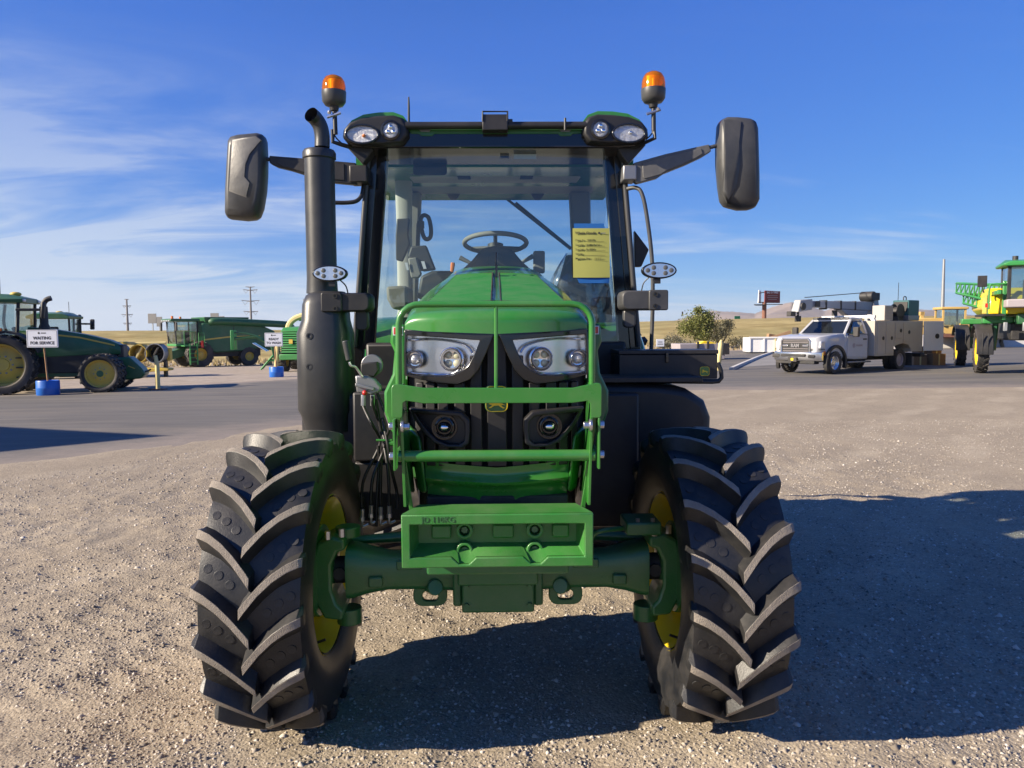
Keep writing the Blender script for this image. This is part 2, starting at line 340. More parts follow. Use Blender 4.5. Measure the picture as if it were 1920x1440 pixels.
M['leaf'] = leafmat('olive_leaves', (0.10, 0.13, 0.03), (0.26, 0.26, 0.07))
M['leafd'] = leafmat('dark_twigs', (0.09, 0.085, 0.05), (0.17, 0.16, 0.09))
M['sage'] = leafmat('sage_leaves', (0.12, 0.12, 0.085), (0.24, 0.23, 0.16))

# ================================================================== the setting
def vnoise(x, y, s, seed=0):
    x = np.asarray(x) / s; y = np.asarray(y) / s
    xi = np.floor(x).astype(np.int64); yi = np.floor(y).astype(np.int64); fx = x - xi; fy = y - yi
    fx = fx * fx * (3 - 2 * fx); fy = fy * fy * (3 - 2 * fy)
    def h(a, b):
        n = (a * 374761393 + b * 668265263 + seed * 1442695041) & 0x7fffffff
        n = ((n ^ (n >> 13)) * 1274126177) & 0x7fffffff
        return ((n ^ (n >> 16)) & 0xffff) / 65535.0
    return (h(xi, yi) * (1 - fx) + h(xi + 1, yi) * fx) * (1 - fy) + (h(xi, yi + 1) * (1 - fx) + h(xi + 1, yi + 1) * fx) * fy
# asphalt outline as (x, depth from the camera)
ASPH = [(-34, -16), (-16, -4), (-8.4, 5.4), (-5.9, 8.7), (-4.3, 11.0), (-1.6, 15.4), (1.8, 18.8), (5.6, 20.6), (10, 20.3), (16, 19.6), (60, 17.5),
        (70, 62), (32, 60), (15, 57), (13, 48), (3, 47), (-4.5, 40), (-8.0, 33.2), (-10.6, 29.0), (-12.8, 26.0), (-18, 24.9), (-46, 23.0), (-60, 5)]
AP = np.array(ASPH, float); AP[:, 1] += CAM_Y
def inpoly(x, y, P=AP):
    x = np.asarray(x); y = np.asarray(y); r = np.zeros(x.shape, bool); n = len(P)
    for i in range(n):
        x0, y0 = P[i]; x1, y1 = P[(i + 1) % n]
        c = (y0 > y) != (y1 > y)
        with np.errstate(divide='ignore', invalid='ignore'):
            r ^= c & (x < (x1 - x0) * (y - y0) / (y1 - y0 + 1e-12) + x0)
    return r
def relief(x, y):
    a = np.exp(-np.clip(np.hypot(x, y) - 6, 0, None) / 5)
    h = 0.030 * (vnoise(x, y, 1.3, 1) - .5) + 0.022 * (vnoise(x, y, .45, 2) - .5) + 0.018 * (vnoise(x, y, .16, 3) - .5) + 0.013 * (vnoise(x, y, .075, 4) - .5)
    u = x * 0.80 - y * 0.60; v = x * 0.60 + y * 0.80               # faint old wheel tracks crossing the yard
    for c0, w, d in ((-1.75, .17, .016), (-2.6, .16, .013), (0.55, .15, .010)):
        h = h - d * np.exp(-((u - c0 - 0.12 * np.sin(v * .7)) / w) ** 2) * (0.55 + 0.45 * np.sin(v * 42))
    u2 = x * 0.98 - y * 0.20; v2 = y
    for c0 in (1.55, 1.78, 2.0): h = h - 0.012 * np.exp(-((u2 - c0) / .035) ** 2) * sm(-0.2, -1.2, y)
    w8 = np.exp(-(np.minimum(np.hypot(x - .9, y), np.hypot(x + .9, y)) / .35) ** 2)
    return (h * (1 - w8)) * a
def axis(lo, hi, a, b, n, na, nb):
    mid = np.linspace(a, b, n); s = (b - a) / (n - 1)
    def out(L, k):
        r = 1.0001
        for _ in range(60):
            r0 = r; r = (1 + L * (r - 1) / s) ** (1 / k) if r > 1 else 1.01
        q = s * (r ** np.arange(1, k + 1) - 1) / (r - 1); return q * L / q[-1]
    return np.concatenate([a - out(a - lo, na)[::-1], mid, b + out(hi - b, nb)])
gx = axis(-4600, 4600, -4.6, 4.6, 250, 60, 60); gy = axis(-70, 5600, -2.2, 4.2, 190, 22, 130)
XX, YY = np.meshgrid(gx, gy); ZZ = zg(XX, YY) + relief(XX, YY)
def edge_dist(x, y):
    d = np.full(np.shape(x), 1e9)
    for i in range(len(AP)):
        p, q = AP[i], AP[(i + 1) % len(AP)]; t = np.clip(((x - p[0]) * (q - p)[0] + (y - p[1]) * (q - p)[1]) / ((q - p) @ (q - p)), 0, 1)
        d = np.minimum(d, np.hypot(x - p[0] - t * (q - p)[0], y - p[1] - t * (q - p)[1]))
    return d
ZZ -= np.where(inpoly(XX, YY), 0.05 * sm(.9, 2.2, edge_dist(XX, YY)), 0)
def np_mesh(name, V, Fq, mat, smooth=True, k=4):
    me = bpy.data.meshes.new(name); V = np.asarray(V, np.float32).reshape(-1, 3); Fq = np.asarray(Fq, np.int32).reshape(-1, k)
    me.vertices.add(len(V)); me.vertices.foreach_set('co', V.ravel()); me.loops.add(Fq.size); me.loops.foreach_set('vertex_index', Fq.ravel())
    me.polygons.add(len(Fq)); me.polygons.foreach_set('loop_start', np.arange(len(Fq), dtype=np.int32) * k)
    if smooth: me.polygons.foreach_set('use_smooth', np.ones(len(Fq), bool))
    me.materials.append(mat); me.update(calc_edges=True); me.validate(); return me
def grid_faces(nx, ny):
    i = np.arange(nx - 1)[None, :] + nx * np.arange(ny - 1)[:, None]; return np.stack([i, i + 1, i + 1 + nx, i + nx], -1).reshape(-1, 4)
# gravel near, paler gravel in the yard beyond, dry grass on the bank
m, nt, out = newmat('yard_gravel_and_grass'); P0 = nt.nodes.new('ShaderNodeNewGeometry').outputs['Position']
sx = nd(nt, 'ShaderNodeSeparateXYZ', Vector=P0)
big = noise(nt, P0, 0.55, 5, 0.6); mid = noise(nt, P0, 5.0, 5, 0.6); fine = noise(nt, P0, 70, 3, 0.7)
vor = nd(nt, 'ShaderNodeTexVoronoi', Vector=P0, Scale=75.0); vor2 = nd(nt, 'ShaderNodeTexVoronoi', Vector=P0, Scale=28.0)
c = mixc(nt, ramp(nt, big, .35, .68), (0.300, 0.250, 0.182), (0.415, 0.345, 0.248))
c = mixc(nt, mth(nt, 'MULTIPLY', ramp(nt, mid, .3, .75), 0.5), c, (0.225, 0.185, 0.145))
uu = mth(nt, 'ADD', mth(nt, 'ADD', mth(nt, 'MULTIPLY', sx.outputs[0], 0.80), mth(nt, 'MULTIPLY', sx.outputs[1], -0.60)), mth(nt, 'MULTIPLY', noise(nt, P0, 0.5, 3), 1.6))
trk = mth(nt, 'MULTIPLY', ramp(nt, mth(nt, 'SINE', mth(nt, 'MULTIPLY', uu, 4.3)), .25, .9), ramp(nt, noise(nt, P0, 0.8, 4), .38, .62))
c = mixc(nt, mth(nt, 'MULTIPLY', trk, 0.65), c, (0.455, 0.385, 0.285))          # packed, dusty wheel tracks
clump = ramp(nt, noise(nt, P0, 2.2, 8, .72), .56, .70); c = mixc(nt, mth(nt, 'MULTIPLY', clump, .45), c, (0.19, 0.158, 0.118))
stone = mixc(nt, nd(nt, 'ShaderNodeSeparateColor', Color=vor.outputs['Color']).outputs[0], (0.145, 0.119, 0.090), (0.56, 0.475, 0.355))
c = mixc(nt, mth(nt, 'MULTIPLY', ramp(nt, fine, .40, .58), 0.5), c, stone)
yard = ramp(nt, sx.outputs[1], 19.0, 24.0); c = mixc(nt, mth(nt, 'MULTIPLY', yard, 0.75), c, mixc(nt, ramp(nt, noise(nt, P0, 1.6, 6, .7), .35, .65), (0.32, 0.265, 0.215), (0.46, 0.39, 0.32)))
gmask = ramp(nt, mth(nt, 'ADD', mth(nt, 'MULTIPLY_ADD', sx.outputs[0], 0.08, sx.outputs[1]), mth(nt, 'MULTIPLY', noise(nt, P0, 0.12, 4), 16)), 80, 88)
gn = noise(nt, nd(nt, 'ShaderNodeMapping', Vector=P0, Scale=(0.35, 0.9, 0.9)).outputs[0], 0.5, 7, 0.7)
grass = mixc(nt, ramp(nt, gn, .35, .65), (0.25, 0.19, 0.075), (0.46, 0.37, 0.17))
grass = mixc(nt, mth(nt, 'MULTIPLY', ramp(nt, noise(nt, P0, 0.12, 5), .45, .7), 0.5), grass, (0.19, 0.18, 0.075))
c = mixc(nt, gmask, c, grass)
bs = nd(nt, 'ShaderNodeBsdfPrincipled', Roughness=0.95); bs.inputs['Specular IOR Level'].default_value = 0.15
nt.links.new(c, bs.inputs['Base Color'])
hgt = mth(nt, 'ADD', mth(nt, 'MULTIPLY', vor.outputs['Distance'], -0.6), mth(nt, 'ADD', mth(nt, 'MULTIPLY', vor2.outputs['Distance'], -0.5), mth(nt, 'MULTIPLY', fine, 0.8)))
bp = nd(nt, 'ShaderNodeBump', Strength=0.55, Distance=0.010, Height=hgt); nt.links.new(bp.outputs[0], bs.inputs['Normal']); nt.links.new(bs.outputs[0], out.inputs[0]); M['ground'] = m
V = np.stack([XX, YY, ZZ], -1)
tag(link('ground', np_mesh('ground', V, grid_faces(len(gx), len(gy)), M['ground'])), kind='structure')

# asphalt apron
m, nt, out = newmat('worn_asphalt'); P0 = nt.nodes.new('ShaderNodeNewGeometry').outputs['Position']
st = nd(nt, 'ShaderNodeMapping', Vector=P0, Rotation=(0, 0, R(-12)), Scale=(0.30, 1.6, 1)).outputs[0]
a = noise(nt, st, 0.9, 7, 0.65, 0.4); b = noise(nt, P0, 0.25, 5); f_ = noise(nt, P0, 60, 2, 0.7)
c = mixc(nt, ramp(nt, a, .3, .7), (0.118, 0.110, 0.100), (0.205, 0.190, 0.168)); c = mixc(nt, mth(nt, 'MULTIPLY', ramp(nt, b, .4, .7), .6), c, (0.150, 0.140, 0.125))
c = mixc(nt, mth(nt, 'MULTIPLY', ramp(nt, noise(nt, st, 0.35, 8, .7), .48, .70), .6), c, (0.31, 0.265, 0.205))     # dust carried in by wheels
c = mixc(nt, mth(nt, 'MULTIPLY', f_, .35), c, (0.05, 0.05, 0.05))
at = nd(nt, 'ShaderNodeAttribute'); at.attribute_name = 'edge'
spill = ramp(nt, mth(nt, 'ADD', at.outputs['Fac'], mth(nt, 'MULTIPLY_ADD', noise(nt, P0, 1.7, 7, .7), 0.9, -0.45)), .30, .85)
grv = mixc(nt, noise(nt, P0, 45, 3, .7), (0.19, 0.16, 0.13), (0.36, 0.30, 0.245)); c = mixc(nt, spill, c, grv)
bs = nd(nt, 'ShaderNodeBsdfPrincipled', Roughness=0.85); bs.inputs['Specular IOR Level'].default_value = 0.3; nt.links.new(c, bs.inputs['Base Color'])
bp = nd(nt, 'ShaderNodeBump', Strength=0.35, Distance=0.006, Height=f_); nt.links.new(bp.outputs[0], bs.inputs['Normal']); nt.links.new(bs.outputs[0], out.inputs[0]); M['asphalt'] = m
bm = bmesh.new()
pts = []
for i in range(len(AP)):                                     # a ragged edge
    p, q = AP[i], AP[(i + 1) % len(AP)]; L = np.hypot(*(q - p)); k = max(1, int(L / 0.5)) if L < 12 else max(1, int(L / 3)); nn = np.array([-(q - p)[1], (q - p)[0]]) / L
    for j in range(k): w = p + (q - p) * j / k; w = w + nn * (vnoise(w[0], w[1], 1.1, 9) - .5) * 0.9; pts.append(bm.verts.new((w[0], w[1], 0)))
bm.faces.new(pts)
for v_ in list(np.arange(-60, 71, 2.5)): bmesh.ops.bisect_plane(bm, geom=bm.verts[:] + bm.edges[:] + bm.faces[:], plane_co=(v_ + .013, 0, 0), plane_no=(1, 0, 0))
for v_ in list(np.arange(-20, 62, 1.6)): bmesh.ops.bisect_plane(bm, geom=bm.verts[:] + bm.edges[:] + bm.faces[:], plane_co=(0, v_ + .017, 0), plane_no=(0, 1, 0))
bmesh.ops.triangulate(bm, faces=bm.faces[:])
for v_ in bm.verts: v_.co.z = float(zg(v_.co.x, v_.co.y)) + 0.006
me = bpy.data.meshes.new('asphalt'); bm.to_mesh(me); bm.free(); me.materials.append(M['asphalt'])
ea = me.attributes.new('edge', 'FLOAT', 'POINT'); co = np.empty(len(me.vertices) * 3); me.vertices.foreach_get('co', co); co = co.reshape(-1, 3); dmin = np.full(len(co), 1e9)
for i in range(len(AP)):
    p, q = AP[i], AP[(i + 1) % len(AP)]; t = np.clip(((co[:, :2] - p) @ (q - p)) / ((q - p) @ (q - p)), 0, 1); dmin = np.minimum(dmin, np.hypot(*(co[:, :2] - p - t[:, None] * (q - p)).T))
ea.data.foreach_set('value', np.clip(1.10 - dmin / 3.2, 0, 1).astype(np.float32))
co[:, 2] -= 0.03 * np.clip(1 - dmin / 1.2, 0, 1) ** 1.5 * (dmin < 1.2); me.vertices.foreach_set('co', co.ravel()); me.update()
tag(link('asphalt_apron', me), kind='structure')

# loose stones: real pebbles near the camera
def stones(name, n, ymax, s0, s1, mat, pw=1.6):
    yc = 1.7 + (ymax - 1.7) * rng.random(n) ** pw; x = (rng.random(n) * 2 - 1) * (0.72 * yc + .3); y = yc + CAM_Y
    ok = ~inpoly(x, y) & (vnoise(x, y, .5, 21) + .35 * rng.random(n) > .42); x, y = x[ok], y[ok]; n = len(x)
    s = s0 + (s1 - s0) * rng.random(n) ** 3.2
    T = np.array([(1, 0, 0), (-.5, .85, 0), (-.5, -.85, 0), (.1, .1, .75), (.45, .4, .45), (-.4, -.1, .5), (.2, -.5, .4)], float)
    Fc = np.array([(0, 4, 6), (0, 1, 4), (1, 5, 4), (1, 2, 5), (2, 6, 5), (2, 0, 6), (3, 4, 5), (3, 5, 6), (3, 6, 4)])
    V = T[None] * (0.65 + 0.7 * rng.random((n, 7, 3))); an = rng.random(n) * 6.283; ca, sa = np.cos(an)[:, None], np.sin(an)[:, None]
    X = (V[..., 0] * ca - V[..., 1] * sa); Y = (V[..., 0] * sa + V[..., 1] * ca); Z = V[..., 2]
    z0 = zg(x, y) + relief(x, y)
    V = np.stack([X * s[:, None] + x[:, None], Y * s[:, None] + y[:, None], Z * s[:, None] + z0[:, None] - .15 * s[:, None]], -1)
    Fa = Fc[None] + 7 * np.arange(n)[:, None, None]
    return link(name, np_mesh(name, V, Fa, mat, False, 3))
m, nt, out = newmat('gravel_stone'); rnd = nt.nodes.new('ShaderNodeNewGeometry').outputs['Random Per Island']
cr = nt.nodes.new('ShaderNodeValToRGB'); nt.links.new(rnd, cr.inputs[0]); e = cr.color_ramp.elements
e[0].color = (0.17, 0.145, 0.118, 1); e[1].color = (0.66, 0.60, 0.52, 1); e.new(.35).color = (0.29, 0.247, 0.195, 1); e.new(.8).color = (0.43, 0.37, 0.295, 1)
bs = nd(nt, 'ShaderNodeBsdfPrincipled', Roughness=0.9); nt.links.new(cr.outputs[0], bs.inputs['Base Color']); nt.links.new(bs.outputs[0], out.inputs[0]); M['stone'] = m
tag(stones('gravel', 150000, 14, 0.0045, 0.0150, M['stone']), 'loose grey and tan gravel strewn over the yard', 'gravel', kind='stuff')
tag(stones('pebbles', 5000, 12, 0.010, 0.028, M['stone'], 1.4), 'larger pale pebbles scattered over the gravel yard', 'pebbles', kind='stuff')

# far hills
hp = np.array([(1100, 618), (1262, 606), (1300, 596), (1335, 587), (1385, 590), (1415, 593), (1445, 582), (1482, 572), (1510, 579), (1545, 589), (1580, 580), (1615, 571), (1650, 581), (1700, 585), (1760, 590), (1830, 598), (1900, 606), (2000, 612), (2200, 619)], float)
u = np.linspace(1100, 2200, 420); v = np.linspace(0, 1, 60); UU, VV = np.meshgrid(u, v); D = 2400 + 1900 * VV
hx = np.vectorize(lambda p: S(p, 617, 1.0).x / (1.0 - CAM_Y))(u)[None, :] * D; hy = D + CAM_Y
hh = (618.5 - np.interp(u, hp[:, 0], hp[:, 1])) / 1440 * 3600 + 6
prof = sm(0, .62, VV) * (1 - .6 * sm(.66, 1, VV))
rid = 1 - np.abs(2 * vnoise(hx + .5 * hy, hy * .35, 210, 5) - 1); rid2 = 1 - np.abs(2 * vnoise(hx + .4 * hy, hy * .5, 90, 6) - 1)
rid3 = 1 - np.abs(2 * vnoise(hx, hy * .6, 42, 8) - 1); hz = hh[None, :] * prof * (0.80 + 0.20 * rid + (.14 * rid2 + .07 * rid3) * (1 - VV)); hz = hz + 2.2
m, nt, out = newmat('dry_hillside'); P0 = nt.nodes.new('ShaderNodeNewGeometry').outputs['Position']
bs = nd(nt, 'ShaderNodeBsdfPrincipled', Roughness=1.0); nt.links.new(mixc(nt, ramp(nt, noise(nt, P0, 0.006, 6), .35, .65), (0.17, 0.125, 0.10), (0.33, 0.25, 0.19)), bs.inputs['Base Color']); nt.links.new(bs.outputs[0], out.inputs[0])
tag(link('hills', np_mesh('hills', np.stack([hx, hy, hz], -1), grid_faces(len(u), len(v)), m)), kind='structure')

# ================================================================== the tractor in front of the camera
T = thing('tractor', 'large green tractor standing in the middle of the gravel facing the camera', 'tractor')
def plane_x(x0, y0, x1, y1): return (Vector((x0, y0, 0)), Vector((y1 - y0, x0 - x1, 0)))

# ---- front tyres with separate lugs
RW, HW = 0.635, 0.205                                # rolling radius, half width
CARC = [(-.150, .330), (-.182, .365), (-.203, .440), (-.204, .520), (-.190, .572), (-.150, .580), (-.08, .579), (0, .578), (.08, .579), (.150, .580), (.190, .572), (.204, .520), (.203, .440), (.182, .365), (.150, .330)]
def carc_r(u): return float(np.interp(abs(u), (0, .08, .150, .190, .204), (.578, .579, .580, .572, .520)))
def wpt(u, th, r): return Vector((u, -r * math.cos(th), r * math.sin(th)))
def lug_mesh(side):
    b = MB(); rings = []
    st = [(-.018, .634, .0195), (.0, .635, .0195), (.05, .634, .0172), (.10, .632, .0165), (.15, .628, .0165), (.188, .621, .0172), (.203, .612, .0175), (.208, .590, .020), (.2055, .555, .024)]
    for u, r, hw in st:
        s = min(max(u / .205, -.1), 1.0); th = 0.262 * (1.62 * s - .62 * s * s)
        rb = carc_r(min(u, .186)) - .012 if u < .19 else .535
        ub = u if u < .19 else .190
        wb = hw + (.034 if u < .15 else .040)
        q = [wpt(side * ub, th - wb / .6, rb), wpt(side * u, th - hw / .62, r), wpt(side * u, th + hw / .62, r), wpt(side * ub, th + wb / .6, rb)]
        rings.append(q)
    n = 4
    vs = [p for r_ in rings for p in r_]; b.v = [tuple(p) for p in vs]
    for i in range(len(rings) - 1):
        for j in range(3):
            b.f.append((i * n + j, i * n + j + 1, (i + 1) * n + j + 1, (i + 1) * n + j)); b.mi.append(1 if j == 1 and i < 6 else 0)
    b.f.append((0, 1, 2, 3)); b.mi.append(0); k = (len(rings) - 1) * n; b.f.append((k + 3, k + 2, k + 1, k)); b.mi.append(0)
    return b.mesh('lug', [M['rubber'], M['lugtop']], 30)
LUG = {s: lug_mesh(s) for s in (-1, 1)}
kb = MB(); kb.lathe([(.0175, -.006), (.0175, .0016), (.0160, .0020), (0, .0018)], (0, 0, 0), (0, -1, 0), 12); KNOB = kb.mesh('tread_knob', M['rubber'], 15)
NL = 18
for sx, nm in ((-1, 'right'), (1, 'left')):
    cb = MB(); cb.lathe([(r, u) for u, r in CARC], (0, 0, 0), (1, 0, 0), 72, caps=False)
    ty = cb.build('tyre', M['rubber'], T, smooth=50); ty.location = (sx * .905, 0, RW - .012); ty.rotation_euler = (0, 0, sx * R(1.6))
    ty['label'] = 'dusty front tyre with chevron lugs'
    for k in range(NL):
        for side in (-1, 1):
            a = 2 * math.pi * (k + (0.5 if side * sx > 0 else 0)) / NL + 0.11
            lg = link('lug', LUG[side], ty, bevel=.004); lg.rotation_euler = (-a, 0, 0)
            for u, s in ((.070, .34), (.114, .555), (.156, .76)):
                th = 0.262 * (1.62 * s - .62 * s * s) + math.pi / NL + a
                kn = link('tread_knob', KNOB, ty); p = wpt(side * u, th, carc_r(u)); kn.location = p; kn.rotation_euler = (-th, 0, 0)
    # rim: the inner face shows
    rb = MB(); i = -sx                                # towards the tractor's middle
    rb.lathe([(.345, i * .168), (.352, i * .160), (.335, i * .145), (.318, i * .12), (.30, i * .05), (.30, i * -.05), (.318, i * -.12), (.345, i * -.168), (.338, i * -.172), (.30, i * -.13), (.288, i * -.05), (.288, i * .05), (.305, i * .12), (.335, i * .165)], (0, 0, 0), (1, 0, 0), 56, caps=False)
    rb.lathe([(.29, i * .035), (.22, i * .030), (.17, i * -.02), (.10, i * -.03), (.10, i * -.045), (.17, i * -.035), (.22, i * .012), (.29, i * .015)], (0, 0, 0), (1, 0, 0), 40, caps=True)
    rim = rb.build('rim', M['yellow'], T, smooth=40); rim.location = ty.location; rim.rotation_euler = ty.rotation_euler
    for k in range(10):
        a = 2 * math.pi * k / 10; vb = MB(); vb.cyl((i * .02, .20 * math.cos(a), .20 * math.sin(a)), (i * .055, .20 * math.cos(a), .20 * math.sin(a)), .014, n=6); vb.build('wheel_bolt', M['zinc'], rim)
    vb = MB(); vb.cyl((i * .10, -.10, -.285), (i * .16, -.10, -.262), .006, n=6); vb.build('valve_stem', M['blackp'], rim)

# ---- front axle
for sx in (-1, 1):
    q = lambda x: sx * x
    ab = MB()
    prof = [(.16, .075, .085, .63), (.30, .070, .078, .632), (.48, .075, .080, .635), (.56, .085, .095, .637), (.63, .095, .115, .637), (.66, .095, .118, .637)]
    ab.loft([[Vector((q(x), hy * math.copysign(abs(math.cos(t)) ** .5, math.cos(t)), zc + hz * math.copysign(abs(math.sin(t)) ** .5, math.sin(t)))) for t in [2 * math.pi * k / 16 for k in range(16)]] for x, hy, hz, zc in prof])
    ax = ab.build('axle_beam', M['greend'], T, smooth=45)
    bb = MB(); bb.bx(*sorted((q(.33), q(.44))), -.082, -.06, .655, .695); bb.build('casting_plate', M['greend'], ax, bevel=.004)
    bb = MB(); bb.bx(*sorted((q(.50), q(.56))), -.10, -.06, .585, .63); bb.build('stop_block', M['greend'], ax, bevel=.006)
    bb = MB(); bb.cyl((q(.27), -.09, .58), (q(.30), -.02, .56), .035, .03, n=12); bb.build('casting_boss', M['greend'], ax, bevel=.004)
    # tow eye under the beam
    ring_o = rrect((q(.30), -.03, .525), .15, .10, .04); ring_i = rrect((q(.30), -.03, .520), .07, .045, .021)
    eb = MB(); eb.ring(ring_o, ring_i, (0, .028, 0)); eb.build('tow_eye', M['greend'], T, bevel=.004)
    # steering knuckle: a C around the beam end
    kp = [(.655, .80), (.715, .815), (.775, .785), (.80, .68), (.795, .54), (.75, .455), (.67, .445), (.665, .49), (.695, .52), (.715, .58), (.715, .69), (.69, .745), (.655, .755)]
    kn = MB(); kn.prism([(q(x), -.115, z) for x, z in kp], (0, .20, 0)); k_ = kn.build('steering_knuckle', M['greend'], T, bevel=.012)
    for kz in ((.40, .47, .055), (.79, .835, .055)):
        kc = MB(); kc.cyl((q(.66), -.01, kz[0]), (q(.66), -.01, kz[1]), kz[2], n=14); kc.build('king_pin', M['greend'], k_, bevel=.004)
    for dz in (-.02, .03):
        zb = MB(); zb.cyl((q(.70), -.12, .81 + dz * .2), (q(.70), -.12, .845 + dz * .2), .013, n=6); z_ = zb.build('knuckle_bolt', M['zinc'], k_); z_.location.x = dz * 1.2
    uj = MB(); uj.cyl((q(.655), 0, .637), (q(.73), 0, .637), .06, n=14); uj.cyl((q(.69), -.07, .637), (q(.69), .07, .637), .028, n=10); uj.build('drive_joint', M['dark'], T)
    hb = MB(); hb.lathe([(.20, 0), (.20, .04), (.16, .06), (.16, .12)], (q(.775), 0, .637), (sx, 0, 0), 28); hb.build('wheel_hub', M['greend'], T, bevel=.004)
    tr_ = MB(); tr_.tube([(q(.10), .17, .735), (q(.45), .17, .735), (q(.68), .13, .73)], [.026, .026, .02], 12); tr_.build('tie_rod', M['greend'], T)
db = MB(); db.bx(-.155, .155, -.15, .16, .485, .70); db.bx(-.195, -.155, -.11, .12, .50, .70); db.bx(.155, .195, -.11, .12, .50, .70); db.bx(-.115, .115, -.17, -.15, .64, .69)
df = db.build('differential_housing', M['greend'], T, bevel=.012)
for px in (-.135, .135):
    for pz in (.52, .60):
        zb = MB(); zb.cyl((px, -.15, pz), (px, -.162, pz), .012, n=6); zb.build('housing_bolt', M['greend'], df)
sb = MB(); sb.bx(.55, .70, -.15, .03, .815, .87); sn = sb.build('steering_sensor_cover', M['greend'], T, bevel=.008)
for px in (.60, .665):
    zb = MB(); zb.cyl((px, -.13, .868), (px, -.13, .885), .010, n=6); zb.build('cover_bolt', M['zinc'], sn)
sb = MB(); sb.tube(bez([(.40, -.05, .73), (.42, -.07, .80), (.47, -.07, .82), (.56, -.04, .82)], 5), .011, 8); sb.build('sensor_bracket', M['greend'], T)

# ---- front weight
WY = -.74
wa, wb_ = S(749, 966, WY), S(1116, 1062, WY); x0, x1, z1, z0 = -.333, .333, wa.z, wb_.z
wc = (z0 + z1) / 2
def wq(cx, cy): p = S(720 + cx / 3.6, 740 + cy / 3.6, WY); return p
outer = [(x0, WY, z1), (-.20, WY, z1), (-.10, WY, z1), (0, WY, z1), (.10, WY, z1), (.20, WY, z1), (x1, WY, z1), (x1, WY, z0), (.19, WY, z0), (.155, WY, z0), (.11, WY, z0), (.075, WY, z0), (-.06, WY, z0), (-.095, WY, z0), (-.14, WY, z0), (-.175, WY, z0), (x0, WY, z0)]
zr1, zr0 = z1 - .036, z0 + .036
inner = [(x0 + .030, WY, zr1), (-.20, WY, zr1), (-.10, WY, zr1), (0, WY, zr1), (.10, WY, zr1), (.20, WY, zr1), (x1 - .030, WY, zr1), (x1 - .030, WY, zr0), (.175, WY, zr0), (.150, WY, z0 + .012), (.115, WY, z0 + .012), (.090, WY, zr0), (-.075, WY, zr0), (-.10, WY, z0 + .012), (-.135, WY, z0 + .012), (-.160, WY, zr0), (x0 + .030, WY, zr0)]
wb = MB(); wb.ring(outer, inner, (0, .015, 0))
b2 = [(p[0] * .93, WY + .085, zr1 - .004 if p[2] > wc else zr0 + .030) for p in inner]
b1 = [(p[0], WY + .015, p[2]) for p in inner]
wb.loft([b1, b2], caps=False); wb.add(b2, [tuple(range(len(b2)))])
WT = wb.build('front_weight', M['greenc'], T, bevel=.004, smooth=30)
tb = MB(); zt = S(931, 947, WY + .15).z
tb.hexa([(x0 + .002, WY + .018, z0 + .004), (x1 - .002, WY + .018, z0 + .004), (x1 - .06, WY + .30, z0 + .02), (x0 + .06, WY + .30, z0 + .02), (x0 + .002, WY + .018, z1 - .001), (x1 - .002, WY + .018, z1 - .001), (x1 - .07, WY + .26, z1 + .012), (x0 + .07, WY + .26, z1 + .012)])
# hollow behind the face so that the recess is open
tb = MB(); tb.add([(x0 + .001, WY + .014, z1), (x1 - .001, WY + .014, z1), (x1 - .05, WY + .125, z1 + .008), (x0 + .05, WY + .125, z1 + .008), (x0 + .001, WY + .014, z0), (x1 - .001, WY + .014, z0), (x1 - .05, WY + .125, z0 + .01), (x0 + .05, WY + .125, z0 + .01)], [(0, 1, 2, 3), (7, 6, 5, 4), (0, 3, 7, 4), (1, 5, 6, 2), (3, 2, 6, 7)])
tb.build('weight_block', M['greenc'], WT, smooth=30)
for bx_, bz in ((-.117, zr1 - .035), (.132, zr1 - .035), (-.117, z0 + .045), (.132, z0 + .045)):
    hb = MB(); hb.ring(ell((bx_, WY + .050, bz), .030, .030, 18), ell((bx_, WY + .050, bz), .019, .019, 18), (0, .04, 0)); h_ = hb.build('bolt_boss', M['greenc'], WT, bevel=.003)
    hb = MB(); hb.cyl((bx_, WY + .062, bz), (bx_, WY + .09, bz), .014, n=6); hb.build('weight_bolt', M['greend'], WT, bevel=.002)
for cx_, w_ in ((-.20, .07), (.02, .075), (.225, .06)):
    hb = MB(); hb.prism(rrect((cx_, WY + .068, wc + .015), w_, .05, .008), (0, .02, 0)); hb.build('weight_pad', M['greenc'], WT, bevel=.006)
text_mesh('cast_lettering', 'JD 110KG', .028, M['greend'], WT, (-.205, WY - .0005, z1 - .018), depth=.0015)

# ---- front support and lower nose panel
nb = MB(); nb.bx(-.26, .26, -.61, .25, .80, 1.02); nb.bx(-.17, .17, -.2, .3, .62, .82); nb.build('front_support', M['greend'], T, bevel=.01)
def nose_y(x): return -.578 + .085 * (abs(x) / .35) ** 2.4
def lp(px, py, dy=0.0):                                     # a pixel on the curved nose surface
    y = -.5
    for _ in range(4): p = S(px, py, y); y = nose_y(p.x) + dy
    return p
def nose_strip(rows, n=28):
    b = MB(); b.grid(lambda u, v: rows(u, v), n, 6); return b
xa = .262
def lowpan(u, v):
    s = 2 * u - 1; ztop = S(931, 876, -.55).z + .018 * abs(s); zmid = S(931, 905, -.55).z + .012 * abs(s); zbot = S(931, 938, -.54).z
    x = s * (xa + .010 * (1 - v)); z = ztop + (zbot - ztop) * v
    dy = -.030 * math.exp(-((z - zmid) / .018) ** 2) + (.025 * v) ; dy += .012 if abs(x) < .055 and v > .55 else 0
    return Vector((x, nose_y(x) + .030 + dy + .012 * (1 - abs(s)) * -1, z))
pb_ = MB(); pb_.grid(lowpan, 40, 14); lo = pb_.build('lower_nose_panel', M['green'], T, smooth=60)
